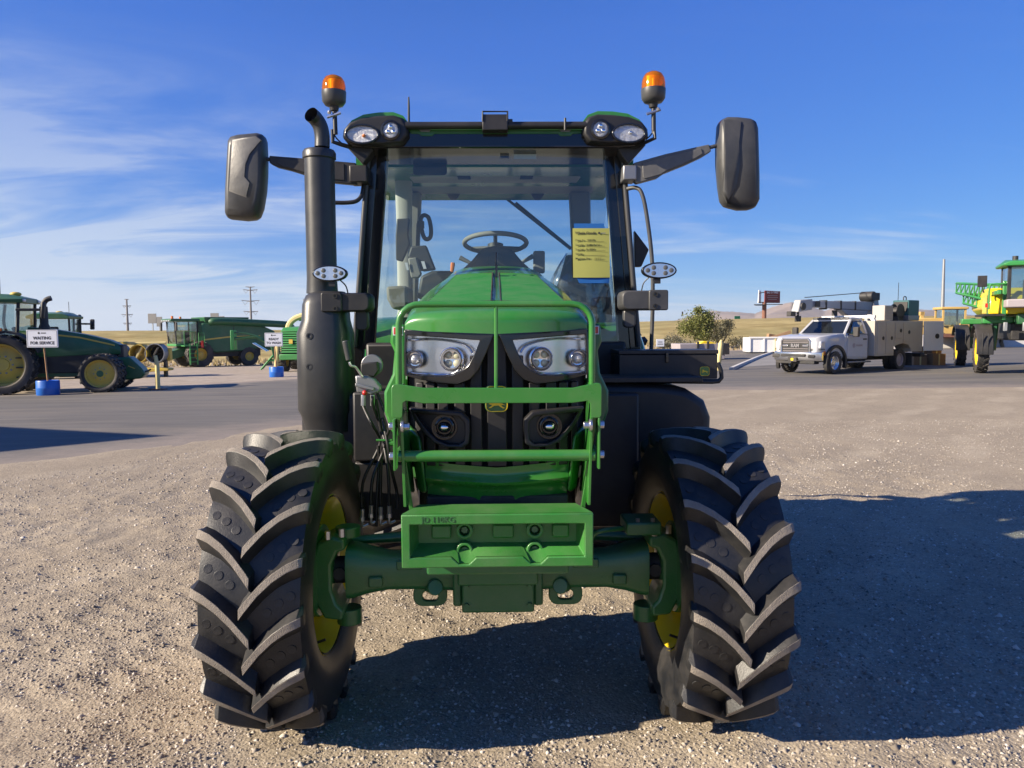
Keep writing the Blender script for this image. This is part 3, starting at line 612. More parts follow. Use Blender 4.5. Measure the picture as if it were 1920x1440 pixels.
for s in (-1, 1):
    hb = MB(); hb.prism([lp(931 + s * q, r_, .022) for q, r_ in ((122, 890), (75, 894), (66, 903), (100, 900), (122, 897))], (0, .02, -.001)); hb.build('nose_slot', M['blackp'], lo)
bb = MB(); bb.bx(-.265, .265, -.53, -.2, 1.04, 1.075); bb.build('nose_seal', M['dark'], T, bevel=.006)
for s in (-1, 1):
    gb = MB(); gb.hexa([(s * .262, -.53, 1.08), (s * .30, -.47, 1.08), (s * .36, .10, 1.02), (s * .28, .10, 1.02), (s * .285, -.53, 1.30), (s * .338, -.47, 1.34), (s * .36, .10, 1.34), (s * .30, .10, 1.30)]); gb.build('nose_cheek', M['green'], T, bevel=.02, seg=3)

# ---- hood
HW0 = .338
def hood_z(y): return 1.780 + .146 * (y + .50) - .014 * float(sm(-.42, -.53, y))
def hood_w(y): return HW0 - .012 * float(sm(.2, 1.4, y))
def hood_top(x, y):
    w = hood_w(y); t = min(abs(x) / w, 1)
    q = float(sm(-.45, 1.3, y)); k = 18.0 - 11.5 * q; return hood_z(y) + (.010 + .020 * q) * (1 - t * t) - (.030 + .055 * q) * t ** k
hb = MB(); ys = np.linspace(-.525, 1.40, 26); rings = []
for y in ys:
    w = hood_w(y); yy = lambda x: y + (nose_y(x) + .578) * float(sm(.35, -.53, y)); ring = [Vector((-w, yy(w), 1.28)), Vector((-w, yy(w), 1.45))]
    for s in np.linspace(-1, 1, 33):
        s2 = math.copysign(1 - (1 - abs(s)) ** 2.2, s); ring.append(Vector((s2 * w, yy(s2 * w), hood_top(s2 * w, y))))
    ring += [Vector((w, yy(w), 1.45)), Vector((w, yy(w), 1.28))]; rings.append(ring)
hb.loft(rings, caps=False, closed=False); HD = hb.build('hood', M['green'], T, smooth=50)
def capf(u, v):
    s = 2 * u - 1; s = math.copysign(1 - (1 - abs(s)) ** 2.0, s); x = s * HW0
    zt_ = hood_top(x, -.525); zl = 1.676 + .014 * abs(s); e = v ** .8
    yt_ = -.525 + nose_y(x) + .578; y = yt_ + (nose_y(x) - .004 - yt_) * math.sin(min(1.0, v * 1.6) * math.pi / 2)
    return Vector((x, y, zt_ + (zl - zt_) * (v ** 1.5)))
cb = MB(); cb.grid(capf, 36, 10); cp_ = cb.build('hood_nose', M['green'], T, smooth=60)
rb = MB(); rb.tube([capf(k / 36, 1.0) + Vector((0, .004, -.002)) for k in range(37)], .006, 6); rb.build('nose_trim', M['blackg'], cp_)
# vent screens let into the top
for s in (-1, 1):
    vb = MB(); nr = 24
    if True:
        yN = -.44; yF = .80
        xi = .022 * s
        for k in range(nr):
            ya = yN + (yF - yN) * k / nr; yb = ya + (yF - yN) / nr * .55; xo = s * (.262 - .045 * k / nr)
            for (p, q) in ((xi, xo),):
                n = 5
                vb.loft([[Vector((p + (q - p) * j / n, ya, hood_top(p + (q - p) * j / n, ya) + .0015)) for j in range(n + 1)], [Vector((p + (q - p) * j / n, (ya + yb) / 2, hood_top(p + (q - p) * j / n, ya) + .011)) for j in range(n + 1)], [Vector((p + (q - p) * j / n, yb, hood_top(p + (q - p) * j / n, yb) + .0015)) for j in range(n + 1)]], caps=False, closed=False)
    vo = vb.build('vent_screen', M['green'], HD, smooth=0)
    fb = MB(); path = [Vector((x, y, hood_top(x, y) + .003)) for x, y in ((.018 * s, yF + .02), (.018 * s, yN), (.262 * s, yN), (.240 * s, (yN + yF) / 2), (.212 * s, yF + .02), (.018 * s, yF + .02))]
    fb.tube(path, .0045, 6); fb.build('screen_shadow_gap', M['dark'], HD)  # dark tube drawn in place of the shadow gap round the screen
ob = MB(); ob.box((.003, -.02 + .62, hood_top(0, .60) + .03), (.012, .03, .06)); ob.tube([(0, .62, hood_top(0, .6) + .05), (0.004, .66, hood_top(0, .66) + .12)], .004, 6); ob.build('hood_ornament_latch', M['blackg'], HD)

# ---- grille, headlights
gb = MB(); gb.grid(lambda u, v: Vector(((2 * u - 1) * .335, nose_y((2 * u - 1) * .335) + .075, 1.17 + .53 * v)), 20, 2); gb.build('grille_backing', M['dark'], T)
for c_, w_ in ((932, 37), (893, 22), (971, 22), (862, 20), (1002, 20), (830, 20), (1034, 20), (806, 18), (1058, 18), (785, 14), (1080, 14)):
    gb = MB(); xL, xR = S(c_ - w_ / 2, 800, -.55).x, S(c_ + w_ / 2, 800, -.55).x; zt_ = 1.67 if abs(c_ - 932) < 12 else 1.60 if abs(c_ - 932) < 45 else 1.50; zq = S(931, 876, -.55).z
    gb.hexa([(xL, nose_y(xL) + .028, zq), (xR, nose_y(xR) + .028, zq), (xR, nose_y(xR) + .065, zq), (xL, nose_y(xL) + .065, zq), (xL, nose_y(xL) + .02, zt_), (xR, nose_y(xR) + .02, zt_), (xR, nose_y(xR) + .06, zt_), (xL, nose_y(xL) + .06, zt_)])
    gb.build('grille_bar', M['blackp'], T, bevel=.004)
def c5(cx, cy): return (720 + cx / 4.364, 500 + cy / 4.364)
for s in (-1, 1):
    def hp_(cx, cy, dy=0.0):                       # left lamp traced, right lamp mirrored about the hood's middle
        px, py = c5(cx, cy); y = -.5
        for _ in range(5): p = S(px, py, y); y = -.592 + .22 * max(0, abs(p.x) - .04) + dy
        return Vector((-s * p.x * (1 if True else 1), p.y, p.z)) if s > 0 else p
    O = [hp_(*q) for q in ((172, 512), (330, 528), (560, 546), (760, 556), (898, 556), (845, 690), (775, 845), (700, 925), (600, 965), (440, 950), (300, 925), (168, 890), (165, 700))]
    I = [hp_(*q) for q in ((188, 562), (340, 570), (560, 586), (700, 597), (785, 602), (745, 705), (690, 805), (640, 850), (560, 890), (440, 897), (300, 890), (192, 880), (182, 720))]
    sh = (0, -.035, 0)
    fb = MB(); fb.ring([p + Vector((0, .03, 0)) for p in O], [p + Vector((0, .03, 0)) for p in I], sh); HL = fb.build('headlight', M['blackg'], T, bevel=.006)
    HL['label'] = 'headlight with black surround left of the guard bar' if s < 0 else 'headlight with black surround right of the guard bar'
    bb = MB(); back = [p + Vector((0, .050, 0)) for p in I]; bb.loft([[p + Vector((0, .004, 0)) for p in I], back], caps=False); bb.add(back, [tuple(range(len(back)))]); bb.build('reflector_shell', M['silver'], HL, smooth=30)
    nrm = Vector((s * .25, -1, 0)).normalized()
    for (cx, cy, r_, kind) in ((565, 757, .0375, 'led'), (255, 757, .0285, 'proj')):
        c_ = hp_(cx, cy, .03)
        rb = MB(); rb.lathe([(r_ * 1.18, .008), (r_ * 1.18, .022), (r_ * 1.10, .024), (r_, .020), (r_ * .88, .004), (0, .001)], c_, nrm, 32, caps=False); bw = rb.build('lamp_bowl', M['chrome'], HL, smooth=50)
        if kind == 'led':
            for ddx in (-1, 1):
                for ddz in (-1, 1):
                    cc = c_ + Vector((ddx * .0155, ddx * .0155 * .25 * s, ddz * .0155)) + nrm * .002
                    lb = MB(); lb.lathe([(.0135, 0), (.0135, .006), (.010, .009), (0, .010)], cc, nrm, 14); lb.build('led', M['led'], HL, smooth=50)
            rb = MB(); rb.lathe([(r_ * .98, .016), (r_ * .98, .024), (r_ * .84, .024), (r_ * .84, .016)], c_, nrm, 32, caps=False); rb.build('lamp_bezel', M['steel'], HL)
        else:
            rb = MB(); rb.ball(c_ + nrm * .006, r_ * .72, 16); rb.build('projector_lens', M['lensw'], HL, smooth=180)
    bw_ = MB(); bw_.tube(bez([hp_(*q, .026) for q in ((200, 600), (380, 592), (560, 610), (680, 650), (725, 705))], 6), .0045, 6); bw_.build('reflector_brow', M['chrome'], HL, smooth=60)
    bw_ = MB(); bw_.tube(bez([hp_(*q, .026) for q in ((200, 868), (330, 878), (470, 884), (580, 868), (650, 810))], 6), .004, 6); bw_.build('reflector_brow', M['chrome'], HL, smooth=60)
    gl = MB(); gl.add([p + Vector((0, .004, 0)) for p in I], [tuple(range(len(I)))]); gl.build('lens', M['lens'], HL, smooth=0)
    # work lights in the lower grille
    def c6(cx, cy, dy=0.0):
        px, py = 720 + cx / 3.6, 740 + cy / 3.6; p = lp(px, py, dy); return Vector((-p.x, p.y, p.z)) if s > 0 else p
    PO = [c6(*q) for q in ((172, 84), (300, 95), (430, 104), (525, 112), (580, 165), (582, 250), (575, 325), (530, 352), (430, 350), (340, 318), (270, 250), (215, 170))]
    PI = [c6(*q) for q in ((215, 122), (310, 126), (430, 136), (510, 145), (545, 185), (548, 250), (543, 305), (510, 330), (430, 328), (365, 300), (305, 245), (255, 180))]
    pb_ = MB(); pb_.ring([p + Vector((0, .030, 0)) for p in PO], [p + Vector((0, .030, 0)) for p in PI], (0, -.062, 0)); WL = pb_.build('work_light', M['blackp'], T, bevel=.010, seg=3)
    pb_ = MB(); bk = [p + Vector((0, .010, 0)) for p in PI]; pb_.add(bk, [tuple(range(len(bk)))]); pb_.build('light_pocket', M['blackp'], WL)
    c_ = c6(408, 218, .004); rb = MB(); rb.lathe([(.047, -.02), (.047, .004), (.041, .004), (.041, -.004), (.036, -.004), (.036, .010), (.030, .012), (.027, .004)], c_, (0, -1, 0), 28); rb.build('light_ring', M['blackg'], WL, smooth=40)
    rb = MB(); rb.ball(c_ + Vector((0, -.004, 0)), .025, 16, (1, .6, .85)); rb.build('light_lens', M['dglass'], WL, smooth=180)
    rb = MB(); rb.ball(c_ + Vector((0, -.015, 0)), .014, 12, (1.3, .5, .8)); rb.build('light_bulb', M['chrome'], WL, smooth=180)
# emblem behind the cross bar
def deer(b, c, w, ax=(1, 0, 0), az=(0, 0, 1), d=.002, nrm=(0, -1, 0), flip=1):
    pts = [(-.48, -.06), (-.30, .02), (-.14, .06), (.10, .10), (.16, .30), (.22, .12), (.34, .28), (.30, .08), (.44, .02), (.34, -.04), (.22, -.04), (.34, -.16), (.46, -.22), (.30, -.22), (.14, -.10), (-.10, -.08), (-.20, -.16), (-.38, -.26), (-.46, -.22), (-.30, -.14), (-.26, -.06)]
    c = Vector(c); ax = Vector(ax); az = Vector(az); b.prism([c + ax * (flip * x * w) + az * (z * w) for x, z in pts], Vector(nrm) * d)
ec = S(931, 748, -.573)
eb = MB(); eb.prism(rrect((ec.x, -.573, ec.z), .084, .098, .022), (0, .012, 0)); em = eb.build('emblem', M['greend'], T, bevel=.003)
eb = MB(); eb.ring(rrect((ec.x, -.5735, ec.z), .080, .094, .020), rrect((ec.x, -.5735, ec.z), .074, .088, .017), (0, -.002, 0)); eb.build('emblem_border', M['yellow'], em)
eb = MB(); deer(eb, (ec.x, -.574, ec.z - .018), .066, flip=-1); eb.build('emblem_deer', M['yellow'], em)

# ---- front guard
GY = -.68
def g5(cx, cy, y=GY): return S(*c5(cx, cy), y)
path = [g5(120, 965), g5(120, 470)] + [g5(120 + 165 * (1 - math.cos(R(a))), 470 - 162 * math.sin(R(a))) for a in (20, 40, 60, 78)] + [g5(300, 308), g5(1530, 303)] + [g5(1535 + 165 * math.sin(R(a)), 303 + 150 * (1 - math.cos(R(a)))) for a in (20, 40, 60, 80)] + [g5(1702, 460), g5(1702, 965)]
tb = MB(); tb.tube(path, .0115, 10); GR = tb.build('front_guard', M['green'], T, smooth=50); GR['label'] = 'bent tube brush guard over the nose'
tb = MB(); tb.tube([g5(917, 312), g5(917, 1000)], .0068, 8); tb.build('guard_centre_bar', M['green'], GR)
pl = [(60, 990), (75, 966), (105, 960), (320, 992), (1545, 992), (1740, 950), (1770, 955), (1782, 985), (1780, 1215), (1765, 1238), (1700, 1238), (1690, 1225), (1690, 1120), (1665, 1098), (1545, 1115), (320, 1120), (180, 1098), (155, 1115), (150, 1225), (138, 1240), (75, 1240), (62, 1225)]
tb = MB(); tb.prism([g5(*q, y=GY - .012) for q in pl], (0, .012, 0)); tb.build('guard_cross_plate', M['green'], GR, bevel=.002)
def g6(cx, cy, y=GY): return S(720 + cx / 3.6, 740 + cy / 3.6, y)
tb = MB(); tb.cyl(g6(100, 415, GY + .03), g6(1420, 408, GY + .03), .0205, n=16); tb.build('guard_cross_tube', M['green'], GR, smooth=50)
for s in (-1, 1):
    if s < 0: pp = [(75, 165), (100, 165), (104, 500), (95, 520), (108, 800), (150, 800), (135, 520), (128, 500), (126, 380), (104, 200)]
    a = S(734 + 3, 790, GY).x if s < 0 else S(1128 - 3, 790, GY).x
    zU, zM, zL = g6(90, 165).z, g6(90, 510).z, z1 + .01
    tb = MB(); tb.hexa([(a, GY - .012, zM), (a - s * .008, GY - .012, zM), (a - s * .008, GY + .05, zM), (a, GY + .05, zM), (a, GY - .012, zU), (a - s * .008, GY - .012, zU), (a - s * .008, GY + .05, zU), (a, GY + .05, zU)]); tb.build('guard_side_plate', M['green'], GR, bevel=.0015)
    b_ = a - s * .028
    tb = MB(); tb.hexa([(b_ - s * .002, GY + .02, zL), (b_ - s * .012, GY + .02, zL), (b_ - s * .012, GY + .30, zL), (b_ - s * .002, GY + .30, zL), (b_ + s * .006, GY - .01, zM + .30), (b_ - s * .004, GY - .01, zM + .30), (b_ - s * .004, GY + .09, zM + .30), (b_ + s * .006, GY + .09, zM + .30)]); tb.build('guard_bracket', M['green'], GR, bevel=.0015)
    for cy in (215, 418):
        zz_ = g6(60, cy).z; hb = MB(); hb.cyl((a + s * .001, GY + .012, zz_), (a + s * .016, GY + .012, zz_), .0135, n=6); hb.build('guard_bolt', M['zinc'], GR, bevel=.001)
    zz_ = g6(60, 215).z; hb = MB(); hb.cyl((b_ - s * .004, GY + .0, zz_), (b_ - s * .030, GY + .0, zz_), .0125, n=6); hb.cyl((b_ + s * .0, GY, zz_), (b_ - s * .010, GY, zz_), .022, n=14); hb.build('guard_pivot', M['zinc'] if s < 0 else M['zinc'], GR, bevel=.001)
    # stays running back to the support
    tb = MB(); tb.hexa([(s * .30, -.60, 1.0), (s * .315, -.60, 1.0), (s * .36, -.05, .95), (s * .34, -.05, .95), (s * .345, -.66, 1.42), (s * .36, -.66, 1.42), (s * .40, -.05, 1.12), (s * .385, -.05, 1.12)]); tb.build('guard_stay', M['green'], GR, bevel=.002)

# ---- body sides behind the nose
for s in (-1, 1):
    q = lambda x: s * x
    bb = MB(); pr = [(.40, 1.72), (.462, 1.72), (.470, 1.64), (.452, 1.60), (.462, 1.50), (.50, 1.42), (.50, 1.33), (.47, 1.24), (.40, 1.20)]
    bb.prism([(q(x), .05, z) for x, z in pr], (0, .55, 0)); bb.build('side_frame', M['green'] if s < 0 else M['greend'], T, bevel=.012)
    bb = MB(); bb.bx(*sorted((q(.415), q(.452))), .044, .05, 1.676, 1.706); r_ = bb.build('side_reflector', M['red'], T, bevel=.002)
    bb = MB(); bb.bx(*sorted((q(.411), q(.456))), .046, .052, 1.672, 1.710); bb.build('reflector_frame', M['whiteb'], r_)
    bb = MB(); bb.bx(*sorted((q(.365), q(.44))), -.15, .25, 1.14, 1.18); bb.bx(*sorted((q(.36), q(.40))), .10, 1.3, 1.02, 1.30); bb.build('side_rail', M['green'], T, bevel=.01)
    # headlamp side strip
    bb = MB(); bb.bx(*sorted((q(.352), q(.358))), -.33, -.10, 1.50, 1.66); bb.build('hood_side_vent', M['silver'], T, bevel=.002)
eb = MB(); eb.bx(-.31, .31, -.35, 1.5, .78, 1.30); eb.bx(-.28, .28, -.3, 1.4, 1.28, 1.72); eb.build('engine', M['dark'], T, bevel=.02)
eb = MB(); eb.bx(-.40, .40, 1.3, 3.4, .55, 1.25); eb.bx(-.75, .75, 2.4, 2.8, .70, 1.05); eb.build('gearbox', M['dark'], T, bevel=.03)

# ---- tank and toolbox on the right of the picture
tk = MB(); yt0, yt1 = .72, 1.65
pr = [(.42, .62), (1.04, .62), (1.13, .70), (1.15, 1.0), (1.155, 1.22), (1.12, 1.31), (1.02, 1.375), (.86, 1.40), (.60, 1.41), (.42, 1.41)]
tk.prism([(x, yt0, z) for x, z in pr], (0, yt1 - yt0, 0)); tk.build('fuel_tank', M['blackp'], T, bevel=.045, seg=4)
TBY = .95; a, b = S(1161, 657, TBY), S(1345, 710, TBY)
bb = MB(); bb.bx(a.x, b.x, TBY, TBY + .30, b.z, a.z - .024); TBX = bb.build('toolbox', M['blackm'], T, bevel=.004); TBX['label'] = 'black steel toolbox with deer badge'
bb = MB(); bb.bx(a.x - .004, b.x + .004, TBY - .006, TBY + .304, a.z - .0225, a.z); bb.build('toolbox_lid', M['blackm'], TBX, bevel=.003)
bb = MB(); mx_ = (a.x + b.x) / 2 - .01; bb.bx(mx_ - .008, mx_ + .008, TBY - .016, TBY - .001, a.z - .07, a.z - .012); bb.build('toolbox_latch', M['blackg'], TBX, bevel=.002)
lc = S(1321, 696, TBY - .001)
bb = MB(); bb.prism(rrect((lc.x, TBY - .003, lc.z), .052, .050, .012), (0, .003, 0)); l_ = bb.build('toolbox_badge', M['green'], TBX)
bb = MB(); bb.ring(rrect((lc.x, TBY - .0035, lc.z), .054, .052, .0125), rrect((lc.x, TBY - .0035, lc.z), .050, .048, .011), (0, -.0015, 0)); bb.build('badge_border', M['yellow'], TBX)
bb = MB(); deer(bb, (lc.x, TBY - .004, lc.z), .042, flip=-1); bb.build('badge_deer', M['yellow'], TBX)
bb = MB(); bb.tube([S(1150, 714, TBY), S(1335, 716, TBY)] + [S(*q, TBY) for q in ((1347, 715), (1353, 708), (1352, 695), (1346, 680))], .013, 8); bb.tube([S(1150, 714, TBY + .3), S(1345, 714, TBY + .3)], .013, 8); bb.build('toolbox_rail', M['blackm'], TBX, smooth=50)
bb = MB(); bb.bx(.45, 1.10, .70, 1.0, 1.41, 1.44); bb.build('toolbox_shelf', M['blackm'], T, bevel=.005)

# ---- black panels, steps, hoses on the left of the picture
bb = MB(); bb.bx(-1.05, -.60, .75, 1.7, .95, 1.36); bb.build('battery_box', M['blackp'], T, bevel=.03, seg=3)
bb = MB(); bb.bx(-.74, -.44, .58, .66, 1.02, 1.38); bb.bx(-.74, -.42, .60, .68, .70, 1.015); bb.build('side_panel', M['blackp'], T, bevel=.012)
bb = MB(); bb.bx(.44, .74, .60, .68, .66, 1.36); bb.build('side_panel', M['blackp'], T, bevel=.012)
HY = .28
def h4(cx, cy, y=HY): return S(640 + cx / 3.893, 640 + cy / 3.893, y)
# joystick coupler
bb = MB(); c_ = h4(222, 175, HY + .05); bb.cyl(c_, c_ + Vector((0, .02, 0)), .052, n=28); CPL = bb.build('hydraulic_coupler', M['steel'], T, bevel=.003); CPL['label'] = 'hydraulic coupler with lever and hoses'
bb = MB(); bb.prism([h4(*q) for q in ((140, 160), (262, 150), (270, 215), (240, 262), (140, 250))], (0, .05, 0)); bb.build('coupler_block', M['blackm'], CPL, bevel=.006)
bb = MB(); bb.prism([h4(*q, y=HY - .04) for q in ((98, 250), (180, 252), (240, 275), (288, 330), (288, 365), (215, 395), (110, 375))], (0, .05, 0)); bb.build('coupler_body', M['steel'], CPL, bevel=.008)
bb = MB(); bb.prism([h4(*q, y=HY - .06) for q in ((102, 305), (240, 338), (236, 362), (100, 330))], (0, .02, 0)); bb.build('coupler_label', M['steel'], CPL, bevel=.003)
bb = MB(); bb.tube([h4(30, -5, HY - .06), h4(45, 70, HY - .06), h4(58, 140, HY - .06)], [.017, .0165, .015], 12); bb.build('lever_grip', M['mirrorback'], CPL, bevel=.004)
bb = MB(); bb.tube(bez([h4(58, 150, HY - .06), h4(72, 178, HY - .06), h4(105, 190, HY - .05), h4(155, 262, HY - .04)], 5), .006, 8); bb.build('lever_rod', M['zinc'], CPL)
bb = MB(); bb.ball(h4(172, 376, HY - .06), .013, 12); bb.build('coupler_cap', M['red'], CPL, smooth=180)
for pts in ([(158, 400), (160, 470), (215, 590), (265, 680), (280, 760), (175, 980), (150, 1100), (150, 1225)], [(228, 400), (230, 470), (285, 620), (320, 740), (300, 820), (235, 980), (218, 1100), (216, 1195)], [(262, 380), (320, 520), (350, 640), (300, 760), (290, 900), (286, 1100), (286, 1210)], [(250, 420), (300, 700), (330, 860), (345, 1000), (348, 1110), (350, 1200)], [(270, 760), (275, 900), (262, 1100), (255, 1350)], [(300, 560), (340, 760), (370, 950), (405, 1100), (408, 1220)]):
    bb = MB(); bb.tube(bez([h4(x, y, HY - .02 + .03 * math.sin(x * .05)) for x, y in pts], 6), .0078, 8); hz_ = bb.build('hose', M['blackp'], CPL, smooth=60)
for x, y in ((152, 1265), (218, 1240), (287, 1250), (350, 1240)):
    bb = MB(); bb.cyl(h4(x, y - 40, HY - .02), h4(x, y + 18, HY - .02), .0105, n=10); bb.cyl(h4(x, y + 18, HY - .02), h4(x, y + 48, HY - .02), .0125, n=6); bb.tube(bez([h4(x, y + 48, HY - .02), h4(x + 4, y + 85, HY - .02), h4(x + 45, y + 70, HY - .01)], 4), .006, 8); bb.build('hose_fitting', M['zinc'], CPL, bevel=.001)
for x, y in ((160, 420), (228, 420)):
    bb = MB(); bb.cyl(h4(x, y - 30, HY - .03), h4(x, y + 50, HY - .03), .0115, n=8); bb.build('hose_collar', M['zinc'], CPL, bevel=.001)
bb = MB(); bb.cyl(h4(255, 722, HY - .04), h4(370, 722, HY - .04), .006, n=8); bb.cyl(h4(345, 745, HY - .04), h4(395, 745, HY - .04), .012, n=8); bb.build('hose_clip', M['green'], CPL)

# ---- muffler and exhaust
MX, MY = S(612, 600, .84).x, .84
def oct_(cx, cy, w, d, z, k=.35, n=20):
    return [Vector((cx + w * math.copysign(abs(math.cos(t)) ** (1 - k), math.cos(t)), cy + d * math.copysign(abs(math.sin(t)) ** (1 - k), math.sin(t)), z)) for t in [2 * math.pi * j / n for j in range(n)]]
def mz(py): return S(612, py, MY - .12).z
mb = MB(); mb.loft([oct_(MX + .015, MY, .085, .085, mz(545)), oct_(MX + .005, MY, .105, .11, mz(553)), oct_(MX, MY, .118, .13, mz(570)), oct_(MX, MY, .123, .135, mz(600)), oct_(MX - .004, MY, .145, .155, mz(625)), oct_(MX - .004, MY, .147, .16, mz(770)), oct_(MX, MY, .135, .15, mz(782)), oct_(MX + .01, MY, .125, .14, mz(810))])
MU = mb.build('muffler', M['muff'], T, smooth=50); MU['label'] = 'tall black muffler and exhaust stack beside the cab'
mb = MB(); mb.tube([(MX - .150, MY + .05, mz(785)), (MX - .150, MY + .05, mz(620)), (MX - .128, MY + .05, mz(590)), (MX - .125, MY + .05, mz(560)), (MX - .10, MY + .05, mz(552))], .010, 6); mb.build('muffler_seam', M['muff'], MU)
for py in (630, 688):
    p = S(580, py, MY - .155); mb = MB(); mb.ring(ell(p, .017, .017, 16), ell(p, .010, .010, 16), (0, .012, 0)); mb.build('muffler_boss', M['muff'], MU)
EX = S(601, 400, MY).x
mb = MB(); mb.lathe([(.084, mz(548)), (.080, mz(520)), (.0795, mz(290)), (.088, mz(288)), (.088, mz(277)), (.080, mz(272)), (.05, mz(271))], (EX, MY, 0), (0, 0, 1), 32); mb.build('exhaust_stack', M['muff'], MU, smooth=40)
pth = bez([S(604, 276, MY), S(604, 255, MY), S(600, 236, MY - .005), S(592, 223, MY - .02), S(583, 214.5, MY - .055)], 5)
mb = MB(); mb.tube(pth, .040, 20, caps=False); mb.tube(pth[8:], .0375, 20, caps=False); mb.build('exhaust_tip', M['muff'], MU, smooth=60)
mb = MB(); mb.cyl(pth[-6], pth[-6] + (pth[-6] - pth[-5]) * .2, .0374, n=20); mb.build('exhaust_bore', M['dark'], MU)

# ---- cab
CY0, CY1 = 1.42, 2.62                                # windscreen plane, rear wall
def wsl(py, side):                                   # outer pillar edge
    return S(687 + (670 - 687) * (py - 285) / 239 if side < 0 else 1171 + 20 * (py - 285) / 239, py, CY0)
for s in (-1, 1):
    ptsO = [wsl(py, s) for py in (268, 330, 420, 524, 650, 720)]
    pb_ = MB()
    rings = []
    for p in ptsO: rings.append([p, p + Vector((-s * .070, .0, 0)), p + Vector((-s * .072, .05, 0)), p + Vector((-s * .01, .11, 0)), p + Vector((s * .008, .06, 0))])
    pb_.loft(rings); PL = pb_.build('cab_pillar', M['blackg'], T, bevel=.006)
    pb_ = MB(); pb_.tube([p + Vector((-s * .016, -.018, 0)) for p in ptsO[:-1]], .017, 12); pb_.build('pillar_tube', M['pillar'], PL, smooth=60)
    pb_ = MB(); pin = [p + Vector((-s * .085, .06, 0)) for p in ptsO]; pb_.loft([[p, p + Vector((-s * .035, .01, 0)), p + Vector((-s * .035, .07, 0)), p + Vector((0, .08, 0))] for p in pin]); pb_.build('pillar_trim', M['liner'], PL, bevel=.005)
    # side door frame and glass
    A = [wsl(275, s), wsl(720, s)]
    top_b = Vector((s * .80, 2.05, 2.74)); bot_b = Vector((s * .90, 2.02, 1.30)); top_c = Vector((s * .72, CY1, 2.74)); bot_c = Vector((s * .74, CY1, 1.75))
    pb_ = MB(); pb_.tube([top_b, Vector((s * .87, 2.12, 2.0)), bot_b], .035, 8); pb_.build('door_pillar', M['blackm'], T)
    pb_ = MB(); pb_.loft([[top_c + d for d in (Vector((0, 0, 0)), Vector((-s * .16, 0, 0)), Vector((-s * .16, -.10, 0)), Vector((0, -.10, 0)))], [bot_c + d for d in (Vector((0, 0, 0)), Vector((-s * .13, 0, 0)), Vector((-s * .13, -.10, 0)), Vector((0, -.10, 0)))]]); pb_.build('rear_pillar', M['interior'], T, bevel=.02)
    g = MB(); g.add([A[0] + Vector((0, .10, -.02)), top_b, bot_b, A[1] + Vector((0, .10, 0))], [(0, 1, 2, 3)]); g.build('door_glass', M['glassb'], T, smooth=0)
    g = MB(); g.add([top_b, top_c, bot_c, Vector((s * .88, 2.02, 1.75))], [(0, 1, 2, 3)]); g.build('side_glass', M['glassb'], T, smooth=0)
# windscreen
wt = 274
def wsf(u, v):
    py = wt + (655 - wt) * v; a, b = wsl(py, -1), wsl(py, 1); p = a + (b - a) * u; p.y = CY0 - .055 * (1 - (2 * u - 1) ** 2) + .01; return p
wsb = MB(); wsb.grid(lambda u, v: wsf(.075 + .85 * u, v), 20, 8); wsb.build('windscreen', M['glass'], T, smooth=60)
# black band round the windscreen
for s in (-1, 1):
    bb = MB(); bb.grid(lambda u, v: wsf((.03 + .05 * u) if s < 0 else (.97 - .05 * u), v) + Vector((0, .004, 0)), 2, 8); bb.build('windscreen_band', M['blackg'], T)
bb = MB(); bb.grid(lambda u, v: wsf(.03 + .94 * u, -.02 + .045 * v) + Vector((0, -.002, 0)), 20, 2); bb.build('windscreen_band', M['blackg'], T)
# roof
RY = 1.24
def r2(cx, cy, y=RY): return S(640 + cx / 3.2, 180 + cy / 3.2, y)
zt = r2(900, 95).z
rb = MB()
def roof_ring(y, k, dz):
    w = .93 * k; return [Vector((x * w, y, z + dz)) for x, z in ((-1, 2.80), (-1.0, 2.90), (-.93, 2.97), (-.75, 3.0), (-.4, 3.005), (0, 3.01), (.4, 3.005), (.75, 3.0), (.93, 2.97), (1.0, 2.90), (1, 2.80))]
rb.loft([roof_ring(1.62, .95, -.07), roof_ring(2.2, 1.0, -.02), roof_ring(2.55, .96, -.03), roof_ring(2.68, .90, -.10)], caps=True); rb.build('cab_roof', M['green'], T, smooth=40)
rb = MB(); rb.loft([[r2(*q, y=RY + .03) for q in ((60, 300), (60, 240), (400, 200), (1440, 200), (1800, 240), (1800, 300), (1600, 312), (250, 312))], [r2(*q, y=RY + .03) + Vector((0, .32, -.03)) for q in ((60, 300), (60, 240), (400, 200), (1440, 200), (1800, 240), (1800, 300), (1600, 312), (250, 312))]]); rb.build('roof_front_panel', M['blackg'], T, bevel=.008)
rb = MB(); rb.prism([r2(*q, y=RY + .025) for q in ((400, 196), (1450, 196), (1440, 225), (1390, 226), (1375, 240), (1315, 240), (1300, 226), (560, 226), (545, 240), (480, 240), (465, 226), (415, 225))], (0, .04, 0)); rb.build('roof_front_strip', M['greend'], T, bevel=.004)
for c_ in (502, 1345):
    rb = MB(); rb.prism([r2(*q, y=RY + .018) for q in ((c_ - 35, 200), (c_ + 35, 200), (c_ + 25, 214), (c_ - 25, 214))], (0, .006, 0)); rb.build('roof_clip', M['steel'], T)
rb = MB(); rb.cyl(r2(385, 178, RY - .01), r2(1470, 176, RY - .01), .0215, n=14); rb.build('roof_bar', M['blackm'], T, smooth=60)
